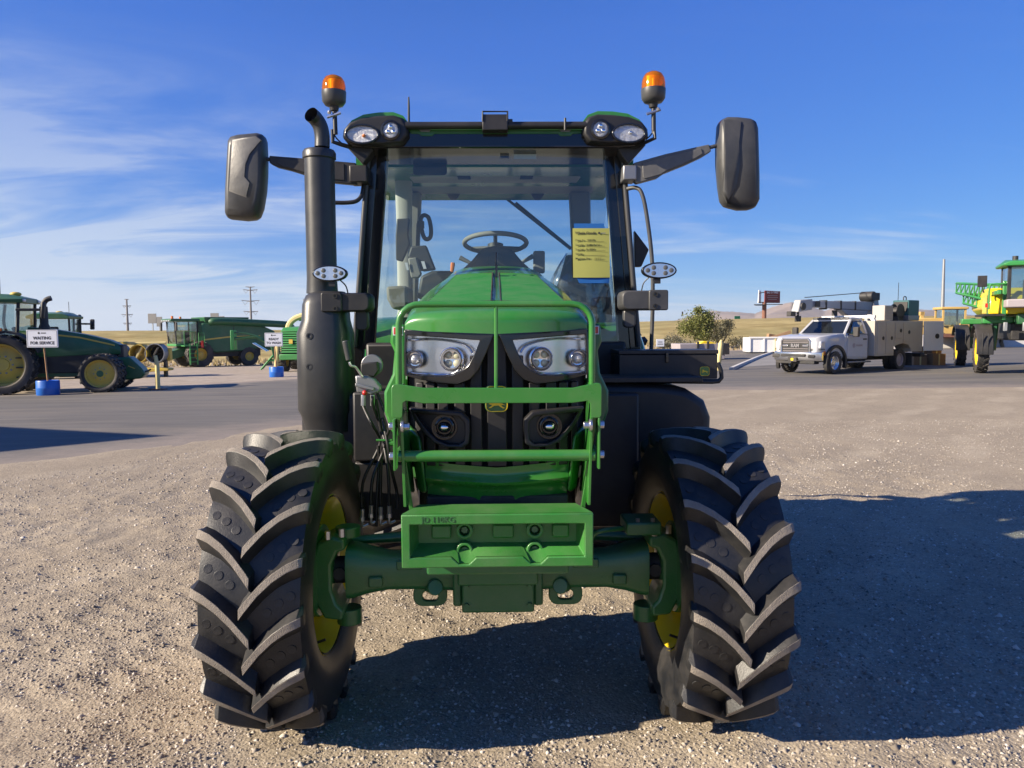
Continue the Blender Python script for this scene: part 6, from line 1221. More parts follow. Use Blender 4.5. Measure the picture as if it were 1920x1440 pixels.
prt('cab', 'truckw', t, lambda b: b.loft([sec(-.60, .98, .55, 1.47, 1.34), sec(-1.30, .99, .50, 1.47, 1.37), sec(-2.12, .98, .50, 1.46, 1.36)]), .03, 50)
prt('cab_roof', 'truckw', t, lambda b: b.loft([sec(-1.22, .74, 1.92, 2.02, 1.97), sec(-1.5, .77, 1.93, 2.07, 2.0), sec(-2.08, .75, 1.92, 2.05, 1.98)]), .02, 50)
for k in range(5): prt('roof_marker', 'bblack', t, lambda b: b.box((-1.30, -.5 + .25 * k, 2.05), (.1, .07, .04)), .01)
prt('windscreen', 'dglass', t, lambda b: b.add([(-.66, -.86, 1.43), (-.66, .86, 1.43), (-1.24, .72, 1.94), (-1.24, -.72, 1.94)], [(0, 1, 2, 3)]), 0, 0)
for s in (-1, 1):
    prt('door_window', 'dglass', t, lambda b: b.prism([(-.95, s * .965, 1.46), (-1.95, s * .965, 1.46), (-1.93, s * .80, 1.88), (-1.42, s * .79, 1.90)], (0, -s * .03, 0)), 0)
    prt('cab_pillar', 'truckw', t, lambda b: b.tube([(-.64, s * .92, 1.43), (-1.26, s * .76, 1.96)], .05, 6), 0); prt('cab_pillar', 'truckw', t, lambda b: b.hexa([(-2.12, s * .97, 1.44), (-1.97, s * .97, 1.44), (-1.97, s * .88, 1.44), (-2.12, s * .88, 1.44), (-2.08, s * .77, 1.95), (-1.95, s * .77, 1.95), (-1.95, s * .70, 1.95), (-2.08, s * .70, 1.95)]), .01)
    d = prt('door', 'truckw', t, lambda b: b.prism([(-.72, s * .985, .62), (-2.02, s * .985, .58), (-2.04, s * .99, 1.40), (-.72, s * .99, 1.38)], (0, s * .012, 0)), .006)
    prt('door_handle', 'bblack', d, lambda b: b.box((-1.85, s * 1.01, 1.25), (.22, .03, .05)), .01)
    prt('door_logo', 'bin', d, lambda b: (b.prism(ell((-1.15, s * 1.003, 1.02), .09, .09, 12), (0, s * .003, 0)), b.box((-1.5, s * 1.004, 1.02), (.42, .004, .07))), 0)
    prt('wheel_arch', 'bblack', t, lambda b: b.loft([[Vector((.54 * math.cos(R(a)), s * .93, .42 + .54 * math.sin(R(a)))), Vector((.54 * math.cos(R(a)), s * 1.06, .42 + .54 * math.sin(R(a)))), Vector((.64 * math.cos(R(a)), s * 1.06, .42 + .64 * math.sin(R(a)))), Vector((.64 * math.cos(R(a)), s * .93, .42 + .64 * math.sin(R(a))))] for a in range(-25, 206, 15)]), .01, 50)
    prt('mirror', 'bblack', t, lambda b: (b.box((-.85, s * 1.26, 1.52), (.14, .22, .36)), b.box((-.86, s * 1.08, 1.42), (.06, .3, .06))), .03)
    hl = prt('headlight', 'lensw', t, lambda b: b.hexa([(.975, s * .63, .92), (.84, s * .95, .94), (.60, s * .965, .94), (.70, s * .63, .92), (.965, s * .63, 1.18), (.82, s * .95, 1.20), (.60, s * .965, 1.20), (.70, s * .63, 1.18)]), .02)
    prt('headlight_trim', 'bblack', hl, lambda b: b.hexa([(.985, s * .58, .87), (.84, s * .945, .89), (.6, s * .955, .89), (.7, s * .58, .87), (.985, s * .58, .898), (.84, s * .945, .918), (.6, s * .955, .918), (.7, s * .58, .898)]), 0)
    prt('fog_lamp', 'bblack', t, lambda b: b.box((1.065, s * .72, .66), (.04, .30, .12), (0, 0, -s * R(12))), .02)
    prt('side_step', 'steel', t, lambda b: b.bx(-2.2, -.7, s * 1.0 - .08, s * 1.0 + .08, .38, .44), .02)
gl_ = prt('grille', 'bblack', t, lambda b: b.bx(.86, .955, -.58, .58, .76, 1.27), .03)
prt('grille_surround', 'chrome', gl_, lambda b: b.ring([(.96, y, z) for y, z in ((-.62, .74), (.62, .74), (.62, 1.22), (.54, 1.31), (-.54, 1.31), (-.62, 1.22))], [(.96, y, z) for y, z in ((-.56, .80), (.56, .80), (.56, 1.18), (.50, 1.25), (-.50, 1.25), (-.56, 1.18))], (.03, 0, 0)), .012)
for y0, y1 in ((-.53, -.30), (.30, .53)): prt('grille_bar', 'chrome', gl_, lambda b: b.bx(.955, .985, y0, y1, 1.00, 1.07), .01)
text_mesh('lettering', 'RAM', .17, M['chrome'], gl_, (.975, 0, 1.03), ax=(0, 1, 0), depth=.012, bold=.008)
for z in (.84, .92, 1.14, 1.20): prt('grille_mesh', 'bin', gl_, lambda b: b.bx(.952, .962, -.52, .52, z, z + .012), 0)
prt('bumper', 'silver', t, lambda b: b.loft([[Vector((x, y, z)) for x, z in ((x0, .48), (x0 + .10, .50), (x0 + .14, .60), (x0 + .12, .80), (x0, .82))] for y, x0 in ((-.98, .72), (-.75, .90), (0, .98), (.75, .90), (.98, .72))]), .015, 50)
prt('bumper_vent', 'bblack', t, lambda b: b.bx(1.06, 1.125, -.50, .50, .64, .74), .02); prt('licence_plate', 'bblack', t, lambda b: b.bx(1.125, 1.145, -.18, .18, .46, .62), .005)
prt('plate_badge', 'yellow', t, lambda b: b.bx(1.146, 1.15, -.05, .05, .50, .59), .002); prt('air_dam', 'bblack', t, lambda b: b.bx(.70, 1.0, -.8, .8, .38, .49), .02)
prt('chassis', 'bblack', t, lambda b: b.bx(-5.6, .6, -.45, .45, .42, .68), .02); prt('turn_marker', 'orange', t, lambda b: b.bx(.58, .70, .95, .965, .70, .84), 0)
# tool body
prt('body_front_wall', 'truckb', t, lambda b: b.bx(-2.32, -2.24, -1.16, 1.16, .62, 1.93), .01)
for s in (-1, 1):
    bd = prt('tool_cabinet', 'truckb', t, lambda b: (b.bx(-3.60, -2.33, *sorted((s * .55, s * 1.17)), .60, 1.93)), .015)
    prt('tool_cabinet', 'truckb', t, lambda b: prof_xz(b, ((-3.605, .95), (-3.605, 1.93), (-5.75, 1.93), (-5.75, .72), (-4.88, .72), (-4.86, .84), (-4.66, 1.0), (-4.25, 1.06), (-3.85, 1.0)), *sorted((s * .55, s * 1.168))), .015)
    for x0, x1, z0_, z1_ in ((-2.95, -2.40, .68, 1.86), (-3.56, -3.0, .68, 1.86), (-4.20, -3.66, 1.25, 1.86), (-4.85, -4.25, 1.12, 1.86)):
        cd = prt('cabinet_door', 'truckb', t, lambda b: b.bx(x0, x1, *sorted((s * 1.170, s * 1.188)), z0_, z1_), .006)
        if x1 - x0 > .5: prt('door_latch', 'bblack', cd, lambda b: b.cyl(((x0 + x1) / 2 - .12, s * 1.188, (z0_ + z1_) / 2), ((x0 + x1) / 2 - .12, s * 1.196, (z0_ + z1_) / 2), .075, n=14), 0)
sd = prt('swung_door', 'white', t, lambda b: b.hexa([(-5.76, 1.19, .74), (-6.75, 1.45, .74), (-6.74, 1.50, .74), (-5.75, 1.24, .74), (-5.76, 1.19, 1.92), (-6.75, 1.45, 1.92), (-6.74, 1.50, 1.92), (-5.75, 1.24, 1.92)]), .01); prt('door_latch', 'bblack', sd, lambda b: b.cyl((-6.4, 1.40, 1.32), (-6.39, 1.44, 1.32), .10, n=12), 0)
prt('deck', 'steel', t, lambda b: b.bx(-5.75, -2.3, -.6, .6, .68, .78), .01); prt('rear_step', 'bblack', t, lambda b: b.bx(-6.1, -5.75, -1.1, 1.1, .5, .65), .02); prt('mud_flap', 'bblack', t, lambda b: b.box((-4.9, .9, .42), (.03, .6, .5)), 0)
prt('headache_rack', 'white', t, lambda b: (b.bx(-2.42, -2.30, -1.1, 1.1, 2.02, 2.14), b.bx(-2.42, -2.30, -1.1, -1.0, 1.9, 2.14), b.hexa([(-2.42, .98, 1.93), (-2.30, .98, 1.93), (-2.30, 1.12, 1.93), (-2.42, 1.12, 1.93), (-2.42, .80, 2.16), (-2.30, .80, 2.16), (-2.30, .98, 2.16), (-2.42, .98, 2.16)])), .01)
# crane stowed over the cab
cr_ = prt('crane_post', 'cranew', t, lambda b: (b.cyl((-5.0, -.6, .78), (-5.0, -.6, 2.2), .24, n=12), b.hexa([(-5.3, -.85, 2.1), (-4.7, -.85, 2.1), (-4.7, -.35, 2.1), (-5.3, -.35, 2.1), (-5.2, -.75, 2.85), (-4.9, -.75, 2.85), (-4.9, -.4, 2.85), (-5.2, -.4, 2.85)])), .02)
bo = prt('crane_boom', 'cranew', t, lambda b: b.hexa([(-5.2, -.72, 2.36), (-.6, -.72, 2.46), (-.6, -.45, 2.46), (-5.2, -.45, 2.36), (-5.2, -.72, 2.74), (-.6, -.70, 2.70), (-.6, -.47, 2.70), (-5.2, -.45, 2.74)]), .02)
prt('boom_tip', 'cranew', bo, lambda b: b.hexa([(-.65, -.78, 2.36), (.22, -.74, 2.26), (.22, -.42, 2.26), (-.65, -.40, 2.36), (-.65, -.78, 2.76), (.05, -.72, 2.72), (.05, -.44, 2.72), (-.65, -.40, 2.76)]), .03)
prt('boom_cylinder', 'cranew', bo, lambda b: b.hexa([(-4.2, -.72, 2.05), (-3.4, -.72, 2.02), (-3.4, -.45, 2.02), (-4.2, -.45, 2.05), (-4.6, -.72, 2.36), (-2.6, -.72, 2.40), (-2.6, -.45, 2.40), (-4.6, -.45, 2.36)]), .02)
prt('hook_block', 'bblack', bo, lambda b: (b.tube([(.0, -.58, 2.3), (.0, -.58, 2.0)], .05, 6), b.box((.0, -.58, 2.02), (.2, .16, .22)), b.box((.42, -.58, 2.2), (.3, .2, .18))), .02)
prt('winch', 'bblack', bo, lambda b: (b.cyl((-4.7, -.85, 2.95), (-4.7, -.3, 2.95), .20, n=14), b.box((-4.95, -.58, 2.95), (.5, .5, .3))), .02)
prt('winch_cable', 'bblack', bo, lambda b: b.tube([(-4.5, -.58, 3.1), (-.4, -.58, 2.82)], .015, 4), 0); prt('boom_rest', 'bblack', t, lambda b: b.bx(-2.45, -2.30, -.65, -.5, 2.14, 2.36), 0)
for kx_ in (-1.6, -2.6, -3.6): prt('boom_clamp', 'bblack', bo, lambda b: b.box((kx_, -.585, 2.56), (.08, .32, .36)), .01)
prt('boom_tip_sheave', 'bblack', bo, lambda b: b.cyl((-.05, -.80, 2.48), (-.05, -.36, 2.48), .14, n=14), .01)
prt('boom_window', 'bblack', bo, lambda b: b.box((-.95, -.38, 2.58), (.30, .02, .22)), .01)
ac = prt('air_compressor', 'truckb', t, lambda b: b.bx(-3.7, -3.1, .55, 1.05, 1.94, 2.52), .02); prt('compressor_vent', 'bin', ac, lambda b: [b.box((-3.4, 1.055, 2.02 + .06 * k), (.5, .01, .025)) for k in range(8)], 0)
prt('hose_reel', 'bblack', t, lambda b: (b.lathe([(.30, -.15), (.30, -.12), (.18, -.12), (.18, .12), (.30, .12), (.30, .15)], (-4.35, .85, 2.30), (0, 1, 0), 18), b.box((-4.35, .85, 2.02), (.4, .3, .2))), .01)
we = prt('welder', 'tealw', t, lambda b: b.bx(-5.55, -4.75, .45, 1.10, 1.94, 2.75), .03); prt('welder_base', 'steel', we, lambda b: b.bx(-5.56, -4.74, .44, 1.11, 1.95, 2.15), .02); prt('lift_eye', 'bblack', we, lambda b: b.tube(bez([(-5.1, .8, 2.74), (-5.1, .8, 2.86), (-5.0, .8, 2.9), (-4.9, .8, 2.86), (-4.9, .8, 2.74)], 4), .02, 6), 0)
prt('welder_vent', 'bblack', we, lambda b: b.bx(-4.73, -4.72, .5, 1.05, 2.3, 2.68), 0); prt('whip_antenna', 'bblack', t, lambda b: b.tube([(-5.6, .2, 1.9), (-5.62, .2, 3.5)], .012, 4), 0)

# cardboard boxes behind the truck
bp = G(1736, 32.5)
for i, (px, dy, z0_, w, h, lab) in enumerate(((1722, 0, 0, .52, .44, 'cardboard box on the asphalt just behind the truck wheel'), (1750, -.2, 0, .56, .48, 'cardboard box on the asphalt at the foot of the stack'), (1747, -.1, .49, .48, .44, 'cardboard box on top of the stack behind the truck'), (1725, .05, .45, .46, .34, 'cardboard box resting on the box nearest the truck'))):
    x = S(px, 680, bp.y).x; o = thing('cardboard_box', lab, 'box', (x, bp.y + dy, float(zg(x, bp.y)) + z0_ + .008), R(-8 + 9 * i), 'boxes behind the truck')
    prt('carton', 'card', o, lambda b: b.bx(-w / 2, w / 2, -w * .4, w * .4, 0, h), .008)
    prt('packing_tape', 'cream', o, lambda b: b.bx(-.03, .03, -w * .4 - .003, -w * .4 - .001, .0, h), 0)

# concrete barrier and the machines beyond it
for i in range(7):
    x0 = 24 + i * 6.1; y0 = 51.5 - i * .25; z_ = float(zg(x0 + 3, y0))
    o = tag(MB().prism([(0, .32, -.1), (0, .30, .12), (0, .14, .35), (0, .10, .95), (0, -.10, .95), (0, -.14, .35), (0, -.30, .12), (0, -.32, -.1)], (6.0, 0, 0)).build('concrete_barrier', M['concp'], None, bevel=.02), ('first', 'second', 'third', 'fourth', 'fifth', 'sixth', 'seventh')[i] + ' length of the pale concrete barrier counted from the truck', 'barrier', 'concrete barrier lengths')
    o.location = (x0, y0, z_)
g = G(1775, 60); t = thing('wheel_loader', 'yellow earthmoving machine standing beyond the concrete barrier', 'loader', (g.x, g.y, g.z + .1), R(170))
for x in (-1.6, 1.4):
    for y, f in ((-1.0, -1), (1.0, 1)): bgwheel(t, (x, y, .68), .68, .5, .35, 'cat', 16, f, bolts=0)
prt('chassis', 'cat', t, lambda b: b.bx(-2.6, 2.2, -.6, .6, .7, 1.5), .05); prt('engine_hood', 'cat', t, lambda b: b.bx(.6, 2.6, -.7, .7, 1.45, 2.1), .08)
prt('cab_glass', 'bglass', t, lambda b: b.bx(-1.0, .6, -.75, .75, 1.55, 2.75), .02); prt('cab_roof', 'cat', t, lambda b: b.bx(-1.2, .8, -.9, .9, 2.75, 2.95), .05)
for x in (-1.0, .6):
    for y in (-.76, .76): prt('cab_post', 'cat', t, lambda b: b.bx(x - .06, x + .06, y - .06, y + .06, 1.5, 2.76), 0)
prt('mast', 'cat', t, lambda b: (b.bx(1.9, 2.15, -.5, -.3, .3, 2.6), b.bx(1.9, 2.15, .3, .5, .3, 2.6), b.bx(1.85, 2.2, -.5, .5, 2.3, 2.6), b.bx(1.85, 2.2, -.5, .5, 1.3, 1.5)), .02); prt('bucket', 'rust', t, lambda b: prof_xz(b, ((-3.6, .2), (-2.6, .15), (-2.5, 1.1), (-2.8, 1.2), (-3.2, .5)), -1.2, 1.2), .02)
prt('lift_arm', 'cat', t, lambda b: (b.tube([(-.6, .85, 1.6), (-2.0, .85, 1.3), (-2.7, .85, .6)], .12, 4), b.tube([(-.6, -.85, 1.6), (-2.0, -.85, 1.3), (-2.7, -.85, .6)], .12, 4)), 0)
g = G(1790, 54); t = thing('flatbed_trailer', 'low rusty flatbed trailer deck behind the concrete barrier', 'trailer', g, R(-3))
prt('deck', 'rust', t, lambda b: b.bx(-1.5, 3.6, -1.0, 1.0, .75, .98), .02); prt('side_rail', 'rust', t, lambda b: b.bx(-1.5, 3.6, -1.06, -1.01, .80, 1.05), 0)
for x in (.4, 1.3): bgwheel(t, (x, -.9, .38), .38, .22, .2, 'steel', 14, -1, bolts=0, lh=.012)
g = G(1885, 55); t = thing('mower_deck', 'long green implement hood lying beyond the barrier', 'implement', g)
prt('hood', 'bgreenl', t, lambda b: b.loft([[Vector((x, -.6, .55)), Vector((x, .6, .55)), Vector((x, .4, .55 + h)), Vector((x, -.4, .55 + h))] for x, h in ((-1.4, .15), (-1.0, .42), (.9, .42), (1.4, .12))]), .04); prt('skid', 'bblack', t, lambda b: b.bx(-1.2, 1.2, -.4, .4, 0, .55), .02)

# ------------------------------------------------------------------ self-propelled sprayer at the right edge
d_ = Vector((2.6, 5.6, 0)).normalized(); p = G(1840, 26.6)
t = thing('field_sprayer', 'tall green and yellow field sprayer at the right edge with black wheel guards', 'sprayer', (p.x, p.y, p.z), math.atan2(-d_.y, -d_.x))
# local x forward (towards the camera), left wheels at y = 0 ... right side out of frame at y = +3.1 (vehicle left)
for x in (0, -5.6):
    for y, f in ((0, -1), (3.1, 1)):
        wh = bgwheel(t, (x, y, .80), .80, .34, .52, 'yellow', 20, f, bolts=6, lh=.04)
        def gd(b):
            rs = []
            for a in range(-8, 150, 12):
                r0 = .87 + .0 * a; c_, s_ = math.cos(R(a)), math.sin(R(a)); rs.append([Vector((x + r0 * c_, y - .26, .80 + r0 * s_)), Vector((x + r0 * c_, y + .26, .80 + r0 * s_)), Vector((x + (r0 + .05) * c_, y + .24, .80 + (r0 + .05) * s_)), Vector((x + (r0 + .05) * c_, y - .24, .80 + (r0 + .05) * s_))])
            b.loft(rs)
        gd_ = prt('wheel_guard', 'bblack', t, gd, .01, 50)
        prt('guard_rib', 'bblack', gd_, lambda b: [b.box((x + .90, y + dy, 1.05), (.05, .03, .7)) for dy in (-.08, .08)], .01)
        prt('strut', 'bgreen', t, lambda b: (b.tube([(x, y + (.35 if f < 0 else -.35), .8), (x, y + (.42 if f < 0 else -.42), 2.0)], .10, 8)), 0)
        prt('axle_arm', 'bgreenl', t, lambda b: b.box((x, y + (.45 if f < 0 else -.45), 1.85), (.5, .9, .22)), .03)
prt('main_frame', 'bgreen', t, lambda b: b.bx(-6.4, .9, .9, 2.2, 1.70, 2.05), .04)
prt('under_body', 'bblack', t, lambda b: b.bx(-5.0, .4, .8, 2.3, 1.15, 1.75), .05)
prt('tank', 'yellow', t, lambda b: b.loft([[Vector((x, 1.55 + s * w, z)) for s, w, z in ((-1, .7, 2.0), (-1, 1.0, 2.3), (-1, .95, zt_ - .2), (-1, .5, zt_), (1, .5, zt_), (1, .95, zt_ - .2), (1, 1.0, 2.3), (1, .7, 2.0))] for x, zt_ in ((-.9, 2.6), (-1.2, 3.0), (-3.2, 3.1), (-3.7, 2.7))]), .08, 50)
prt('front_tank', 'yellow', t, lambda b: b.loft([[Vector((.55 * k - .2, 1.55 + s * 1.0, z)) for s in (-1, 1)] + [Vector((-.9, 1.55 + s * 1.0, z)) for s in (1, -1)] for z, k in ((2.05, 1.6), (2.6, 1.5), (2.95, .9))]), .05)
prt('side_rail', 'bgreenl', t, lambda b: (b.box((.1, .70, 2.75), (3.0, .12, .14)), b.box((.9, .95, 2.5), (.12, .12, 1.3)), b.box((-.2, .62, 2.4), (.12, .12, .9))), .02)
prt('walkway', 'bblack', t, lambda b: b.bx(-1.0, 1.1, .35, .95, 1.98, 2.05), 0)
cab = prt('cab_glass', 'bglass', t, lambda b: b.bx(.25, 1.5, .95, 2.55, 2.5, 3.6), .03)
for x, y in ((.28, .98), (1.47, .98), (.28, 2.52), (1.47, 2.52)): prt('cab_post', 'bblack', t, lambda b: b.bx(x - .05, x + .05, y - .05, y + .05, 2.4, 3.65), .01)
prt('cab_base', 'bin', t, lambda b: b.bx(.1, 1.55, .92, 2.58, 2.25, 2.52), .04); prt('cab_seat', 'intdark', t, lambda b: b.bx(.6, 1.0, 1.5, 2.0, 2.5, 3.2), .05)
rf = prt('cab_roof', 'bgreenl', t, lambda b: b.loft([[Vector((x, 1.75 + s * w, z)) for s, w, z in ((-1, .95, 3.6), (-1, .98, 3.68), (-1, .8, zt_), (1, .8, zt_), (1, .98, 3.68), (1, .95, 3.6))] for x, zt_ in ((.0, 3.75), (.8, 3.85), (1.7, 3.74))]), .03, 50); prt('roof_beacon', 'bblack', rf, lambda b: b.cyl((.7, 1.25, 3.83), (.7, 1.25, 3.98), .09, n=10), 0)
prt('mirror', 'bblack', t, lambda b: (b.box((1.0, .28, 3.15), (.06, .28, .38)), b.tube([(1.0, .28, 2.96), (1.0, .34, 2.76)], .025, 6)), .03)
prt('ladder_rail', 'bgreenl', t, lambda b: b.tube(bez([(1.0, .50, 2.2), (1.0, .50, 2.95), (1.0, .62, 3.05), (1.0, 1.0, 3.05)], 4), .03, 6), 0)
# folded boom: a lattice along the near side
A0, A1 = Vector((-3.4, -.20, 2.55)), Vector((.2, .72, 2.02)); up = Vector((0, 0, .62))
for nm, off in (('boom_section', Vector((0, 0, 0))), ('boom_section', Vector((-.3, -.22, .42)))):
    def lat(b):
        a0, a1 = A0 + off, A1 + off; n = 9
        b.tube([a0, a1], .05, 4); b.tube([a0 + up * .6, a1 + up], .05, 4)
        for k in range(n):
            q0, q1 = a0 + (a1 - a0) * (k / n), a0 + (a1 - a0) * ((k + 1) / n); h0, h1 = up * (.6 + .4 * k / n), up * (.6 + .4 * (k + 1) / n)
            b.tube([q0, q1 + h1], .028, 4); b.tube([q0 + h0, q0], .028, 4)
    prt(nm, 'bgreenl', t, lat, 0, 0)
prt('boom_pivot', 'bgreenl', t, lambda b: b.bx(.1, .5, .55, .95, 1.9, 2.75), .03); prt('reflector', 'red', t, lambda b: b.box((.56, .66, 2.35), (.04, .42, .14)), 0); prt('reflector', 'orange', t, lambda b: b.box((.56, 1.1, 2.26), (.04, .5, .10)), 0)
for y in (1.0, 1.55, 2.1): prt('nozzle', 'galv', t, lambda b: b.box((.95, y, 1.62), (.12, .12, .3)), .02)

for o in kids(t):
    if o.name.split('.')[0] in ('tank', 'front_tank', 'side_rail', 'walkway', 'cab_glass', 'cab_post', 'cab_base', 'cab_seat', 'cab_roof', 'ladder_rail', 'boom_pivot', 'reflector', 'nozzle', 'mirror'): o.location.y -= .45

M['padc'] = pm('dusty_concrete_pad', (0.25, 0.235, 0.215), 0.9, var=0.25, vs=0.8)
# ------------------------------------------------------------------ bins, curb, bollards
g = G(1432, 50); t = thing('white_bin', 'long white steel waste bin left of the truck', 'bin', g, R(-6)); z1_ = S(1432, 633, g.y).z - g.z
prt('shell', 'white', t, lambda b: b.bx(-.92, 4.2, 0, 2.0, .08, z1_), .02)
for x in (-.88, .02, .75, 1.6, 2.6, 3.6): prt('rib', 'white' if x != .75 else 'cream', t, lambda b: b.bx(x - .05, x + .05, -.07, -.001, .1, z1_ - .06), .01)
prt('top_rail', 'white', t, lambda b: b.bx(-.95, 4.25, -.08, .06, z1_ - .05, z1_ + .05), .01); prt('scrap_wood', 'card', t, lambda b: (b.box((1.2, .6, z1_ + .15), (1.4, .2, .2), (0, R(-18), 0)), b.box((.9, .9, z1_ + .05), (1.0, .3, .25), (0, R(10), .3))), .01)
g = G(1318, 41); t = thing('rubbish_bin', 'weathered grey open bin under the bushy tree', 'bin', g, R(4)); z1_ = S(1318, 644.5, g.y).z - g.z
prt('shell', 'bin', t, lambda b: b.hexa([(-1.2, 0, .05), (1.2, 0, .05), (1.2, 1.6, .05), (-1.2, 1.6, .05), (-1.28, -.05, z1_), (1.28, -.05, z1_), (1.28, 1.6, z1_), (-1.28, 1.6, z1_)]), .02)
for x in (-.3, .25): prt('rib', 'bblack', t, lambda b: b.bx(x - .06, x + .06, -.12, -.06, .05, z1_ + .12), .01)
prt('rubbish', 'yellow', t, lambda b: b.loft([[Vector((x, y, z1_ + h)) for y in (.1, .9)] + [Vector((x, y, z1_ - .1)) for y in (.9, .1)] for x, h in ((-.1, .03), (.1, .15), (.4, .11), (.8, .04))]), .03); prt('lid', 'bblack', t, lambda b: b.bx(1.0, 1.45, -.08, 1.6, .3, z1_ + .02), .02)
g = G(1349, 31); t = thing('bollard', 'leaning cream concrete bollard in front of the grey bin', 'bollard', g); z1_ = S(1349, 637, g.y).z - g.z
prt('post', 'cream', t, lambda b: b.tube([(-.06, 0, 0), (.06, 0, z1_ - .16), (.08, 0, z1_)], [.11, .10, .03], 10), 0, 50)
cpth = [G(q, yy) for q, yy in ((1372, 31.2), (1392, 35), (1420, 42), (1447, 50))]
b = MB(); b.loft([[q + Vector((-.11, 0, -.05)), q + Vector((-.09, 0, .11)), q + Vector((.09, 0, .11)), q + Vector((.12, 0, -.05))] for q in cpth]); tag(b.build('kerb', M['concp'], None, bevel=.02), kind='structure')
b = MB(); q0 = [G(q, yy) + Vector((0, 0, .010)) for q, yy in ((1380, 33), (1450, 49.5), (1560, 49), (1600, 38))]; b.add(q0, [(0, 1, 2, 3)]); tag(b.build('concrete_pad', M['padc'], None, smooth=0), kind='structure')

# ------------------------------------------------------------------ tree and brush on the bank foot
def leaves(n, blobs, s0, s1, seed):
    r = np.random.default_rng(seed); P = []
    for c, rad, sq, k in blobs:
        m_ = int(n * k); d = r.normal(size=(m_, 3)); d /= np.linalg.norm(d, axis=1)[:, None]; rr = rad * r.random(m_) ** .45 * (1 + .25 * r.normal(size=m_))
        P.append(np.array(c) + d * rr[:, None] * np.array((1, 1, sq)))
    P = np.concatenate(P); m_ = len(P); a = r.normal(size=(m_, 3)); a /= np.linalg.norm(a, axis=1)[:, None]; b_ = np.cross(a, r.normal(size=(m_, 3))); b_ /= np.linalg.norm(b_, axis=1)[:, None]
    s = s0 + (s1 - s0) * r.random(m_)[:, None]
    V = np.stack([P - a * s, P + b_ * s * .5, P + a * s, P - b_ * s * .5], 1); return V.reshape(-1, 3), np.arange(m_ * 4).reshape(-1, 4)
def plant(name, lab, cat, loc, n, blobs, s0, s1, mat, seed, stems, group=None, crown='crown', trunk='trunk'):
    o = thing(name, lab, cat, loc, 0, group); V, Fq = leaves(n, blobs, s0, s1, seed); link(crown, np_mesh(crown, V, Fq, M[mat], False), o)
    b = MB()
    for st in stems: b.tube(bez(st[0], 4), st[1] if not isinstance(st[1], tuple) else [st[1][0] + (st[1][1] - st[1][0]) * k / (4 * (len(st[0]) - 1)) for k in range(4 * (len(st[0]) - 1) + 1)], 6)
    b.build(trunk, M['bark'], o, smooth=60); return o
g = G(1312, 64)
plant('bushy_tree', 'bushy olive green tree behind the grey bin', 'tree', g, 5200, [((-.3, 0, 2.1), 1.25, .8, .32), ((.5, .2, 2.6), .95, .7, .2), ((-1.1, .1, 1.7), .85, .8, .16), ((.9, 0, 1.8), .8, .8, .12), ((-.2, 0, 3.2), .45, .8, .06), ((.2, -.2, 1.1), 1.1, .6, .2)], .05, .12, 'leaf', 3,
      [([(0.2, 0, 0), (.15, 0, .8), (-.2, 0, 1.8), (-.3, 0, 3.0)], (.14, .03)), ([(.15, 0, .7), (.6, .1, 1.7), (.7, .2, 2.8)], (.09, .02)), ([(.1, 0, .6), (-.8, 0, 1.5), (-1.1, .1, 2.3)], (.08, .02)), ([(.2, 0, .5), (.8, 0, 1.2), (1.0, 0, 2.2)], (.07, .02))])
g = G(1353, 63)
plant('scrub_tree', 'dark twiggy scrub tree leaning right of the olive tree', 'tree', g, 2600, [((0, 0, 1.5), .85, .9, .5), ((.5, 0, 2.0), .55, .8, .25), ((-.4, 0, .9), .7, .7, .25)], .04, .10, 'leafd', 4,
      [([(-.2, 0, 0), (0, 0, .8), (.2, 0, 1.8)], (.10, .02)), ([(-.2, 0, .2), (.4, 0, 1.0), (.8, 0, 2.1)], (.07, .02)), ([(-.2, 0, .2), (-.5, 0, .8), (-.6, 0, 1.5)], (.06, .02))])
for i, (px, yc, h, w, lab, m_) in enumerate(((1262, 66, 1.5, 1.3, 'grey sagebrush clump left of the olive tree', 'sage'), (1248, 60, .8, 1.0, 'low sagebrush clump nearest the small white sign', 'sage'), (1384, 62, 1.1, 1.3, 'sagebrush clump right of the scrub tree', 'leafd'), (1398, 60, .9, .9, 'pale green bush beside the white bin', 'sage'), (1290, 58, .9, 1.2, 'tan brush at the foot of the olive tree', 'sage'))):
    g = G(px, yc); plant('shrub', lab, 'shrub', g, 900, [((0, 0, h * .5), w * .6, h / w * .7, .5), ((w * .35, 0, h * .45), w * .4, .7, .25), ((-w * .3, .1, h * .5), w * .4, .7, .25)], .04, .09, m_, 20 + i, [([(0, 0, 0), (.1, 0, h * .4), (.2, 0, h * .8)], .03), ([(0, 0, 0), (-.15, 0, h * .4), (-.3, 0, h * .7)], .03)], 'brush at the foot of the bank', 'foliage', 'stem')
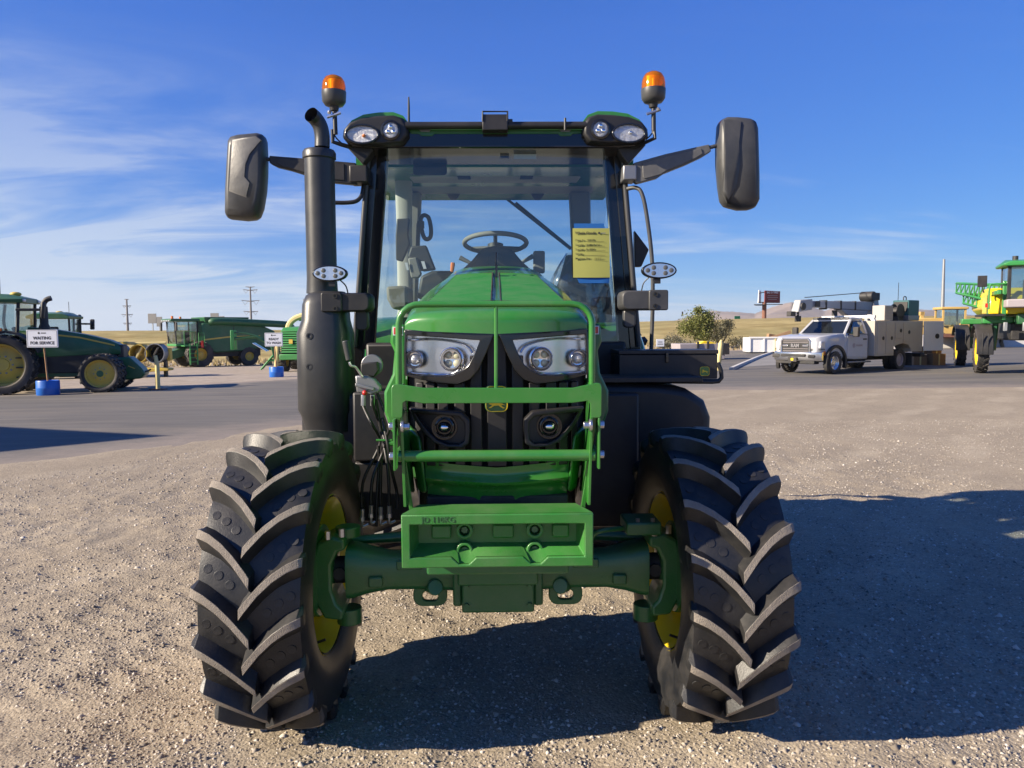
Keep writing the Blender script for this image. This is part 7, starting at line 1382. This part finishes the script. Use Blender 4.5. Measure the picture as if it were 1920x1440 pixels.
# dry grass tufts along the foot of the bank
n = 9000; r = np.random.default_rng(11); yy = 54 + 26 * r.random(n); xx = -42 + 110 * r.random(n); ok = ~inpoly(xx, yy); xx, yy = xx[ok], yy[ok]; n = len(xx); zz_ = zg(xx, yy); a = r.random(n) * 6.28; h = .12 + .35 * r.random(n) ** 2; w = .05 + .08 * r.random(n); lx, ly = r.normal(size=n) * .1, r.normal(size=n) * .1
V = np.stack([np.stack([xx - np.cos(a) * w, yy - np.sin(a) * w, zz_ - .02], -1), np.stack([xx + np.cos(a) * w, yy + np.sin(a) * w, zz_ - .02], -1), np.stack([xx + lx, yy + ly, zz_ + h], -1)], 1)
M['straw'] = leafmat('straw', (0.34, 0.25, 0.11), (0.52, 0.42, 0.22))
tag(link('dry_grass', np_mesh('dry_grass', V.reshape(-1, 3), np.arange(n * 3).reshape(-1, 3), M['straw'], False, 3)), 'dry straw grass along the foot of the bank', 'grass', kind='stuff')

# ------------------------------------------------------------------ workshop out of frame whose shadow falls across the apron
t = thing('workshop_building', 'tan metal workshop left of the yard beyond the picture edge', 'building', (-17.6, 5.7, 0), 0)
ua, ub = Vector((-.92, .39, 0)), Vector((-.70, -.71, 0))
def quad(a0, a1, b0, b1, z): return [ua * a0 + ub * b0 + Vector((0, 0, z)), ua * a1 + ub * b0 + Vector((0, 0, z)), ua * a1 + ub * b1 + Vector((0, 0, z)), ua * a0 + ub * b1 + Vector((0, 0, z))]
prt('wall', 'concp', t, lambda b: b.prism(quad(0, 22, 0, 13, 0), (0, 0, 5.6)), 0); prt('roof', 'galv', t, lambda b: b.prism(quad(-.2, 22.2, -.2, 13.2, 5.61), (0, 0, .28)), 0)
dr = prt('roller_door', 'white', t, lambda b: b.prism([ub * q + Vector((.03, .0, z)) for q, z in ((4, 0), (8, 0), (8, 4.2), (4, 4.2))], (.05, .0, 0)), 0); prt('door_rail', 'galv', dr, lambda b: b.prism([ub * q + Vector((.085, .0, z)) for q, z in ((3.9, 4.2), (8.1, 4.2), (8.1, 4.35), (3.9, 4.35))], (.05, 0, 0)), 0)

# ------------------------------------------------------------------ the air: one even box round the whole place
m, nt, out = newmat('air'); pv = nt.nodes.new('ShaderNodeVolumePrincipled'); pv.inputs['Color'].default_value = (0.86, 0.92, 1.0, 1); pv.inputs['Density'].default_value = 0.00009; pv.inputs['Anisotropy'].default_value = 0.1
nt.links.new(pv.outputs[0], out.inputs['Volume'])
b = MB(); b.bx(-4700, 4700, -80, 5700, -4.5, 150); o = b.build('haze', m, None, smooth=0); tag(o, 'thin pale haze filling the air over the plain', 'haze', kind='stuff')
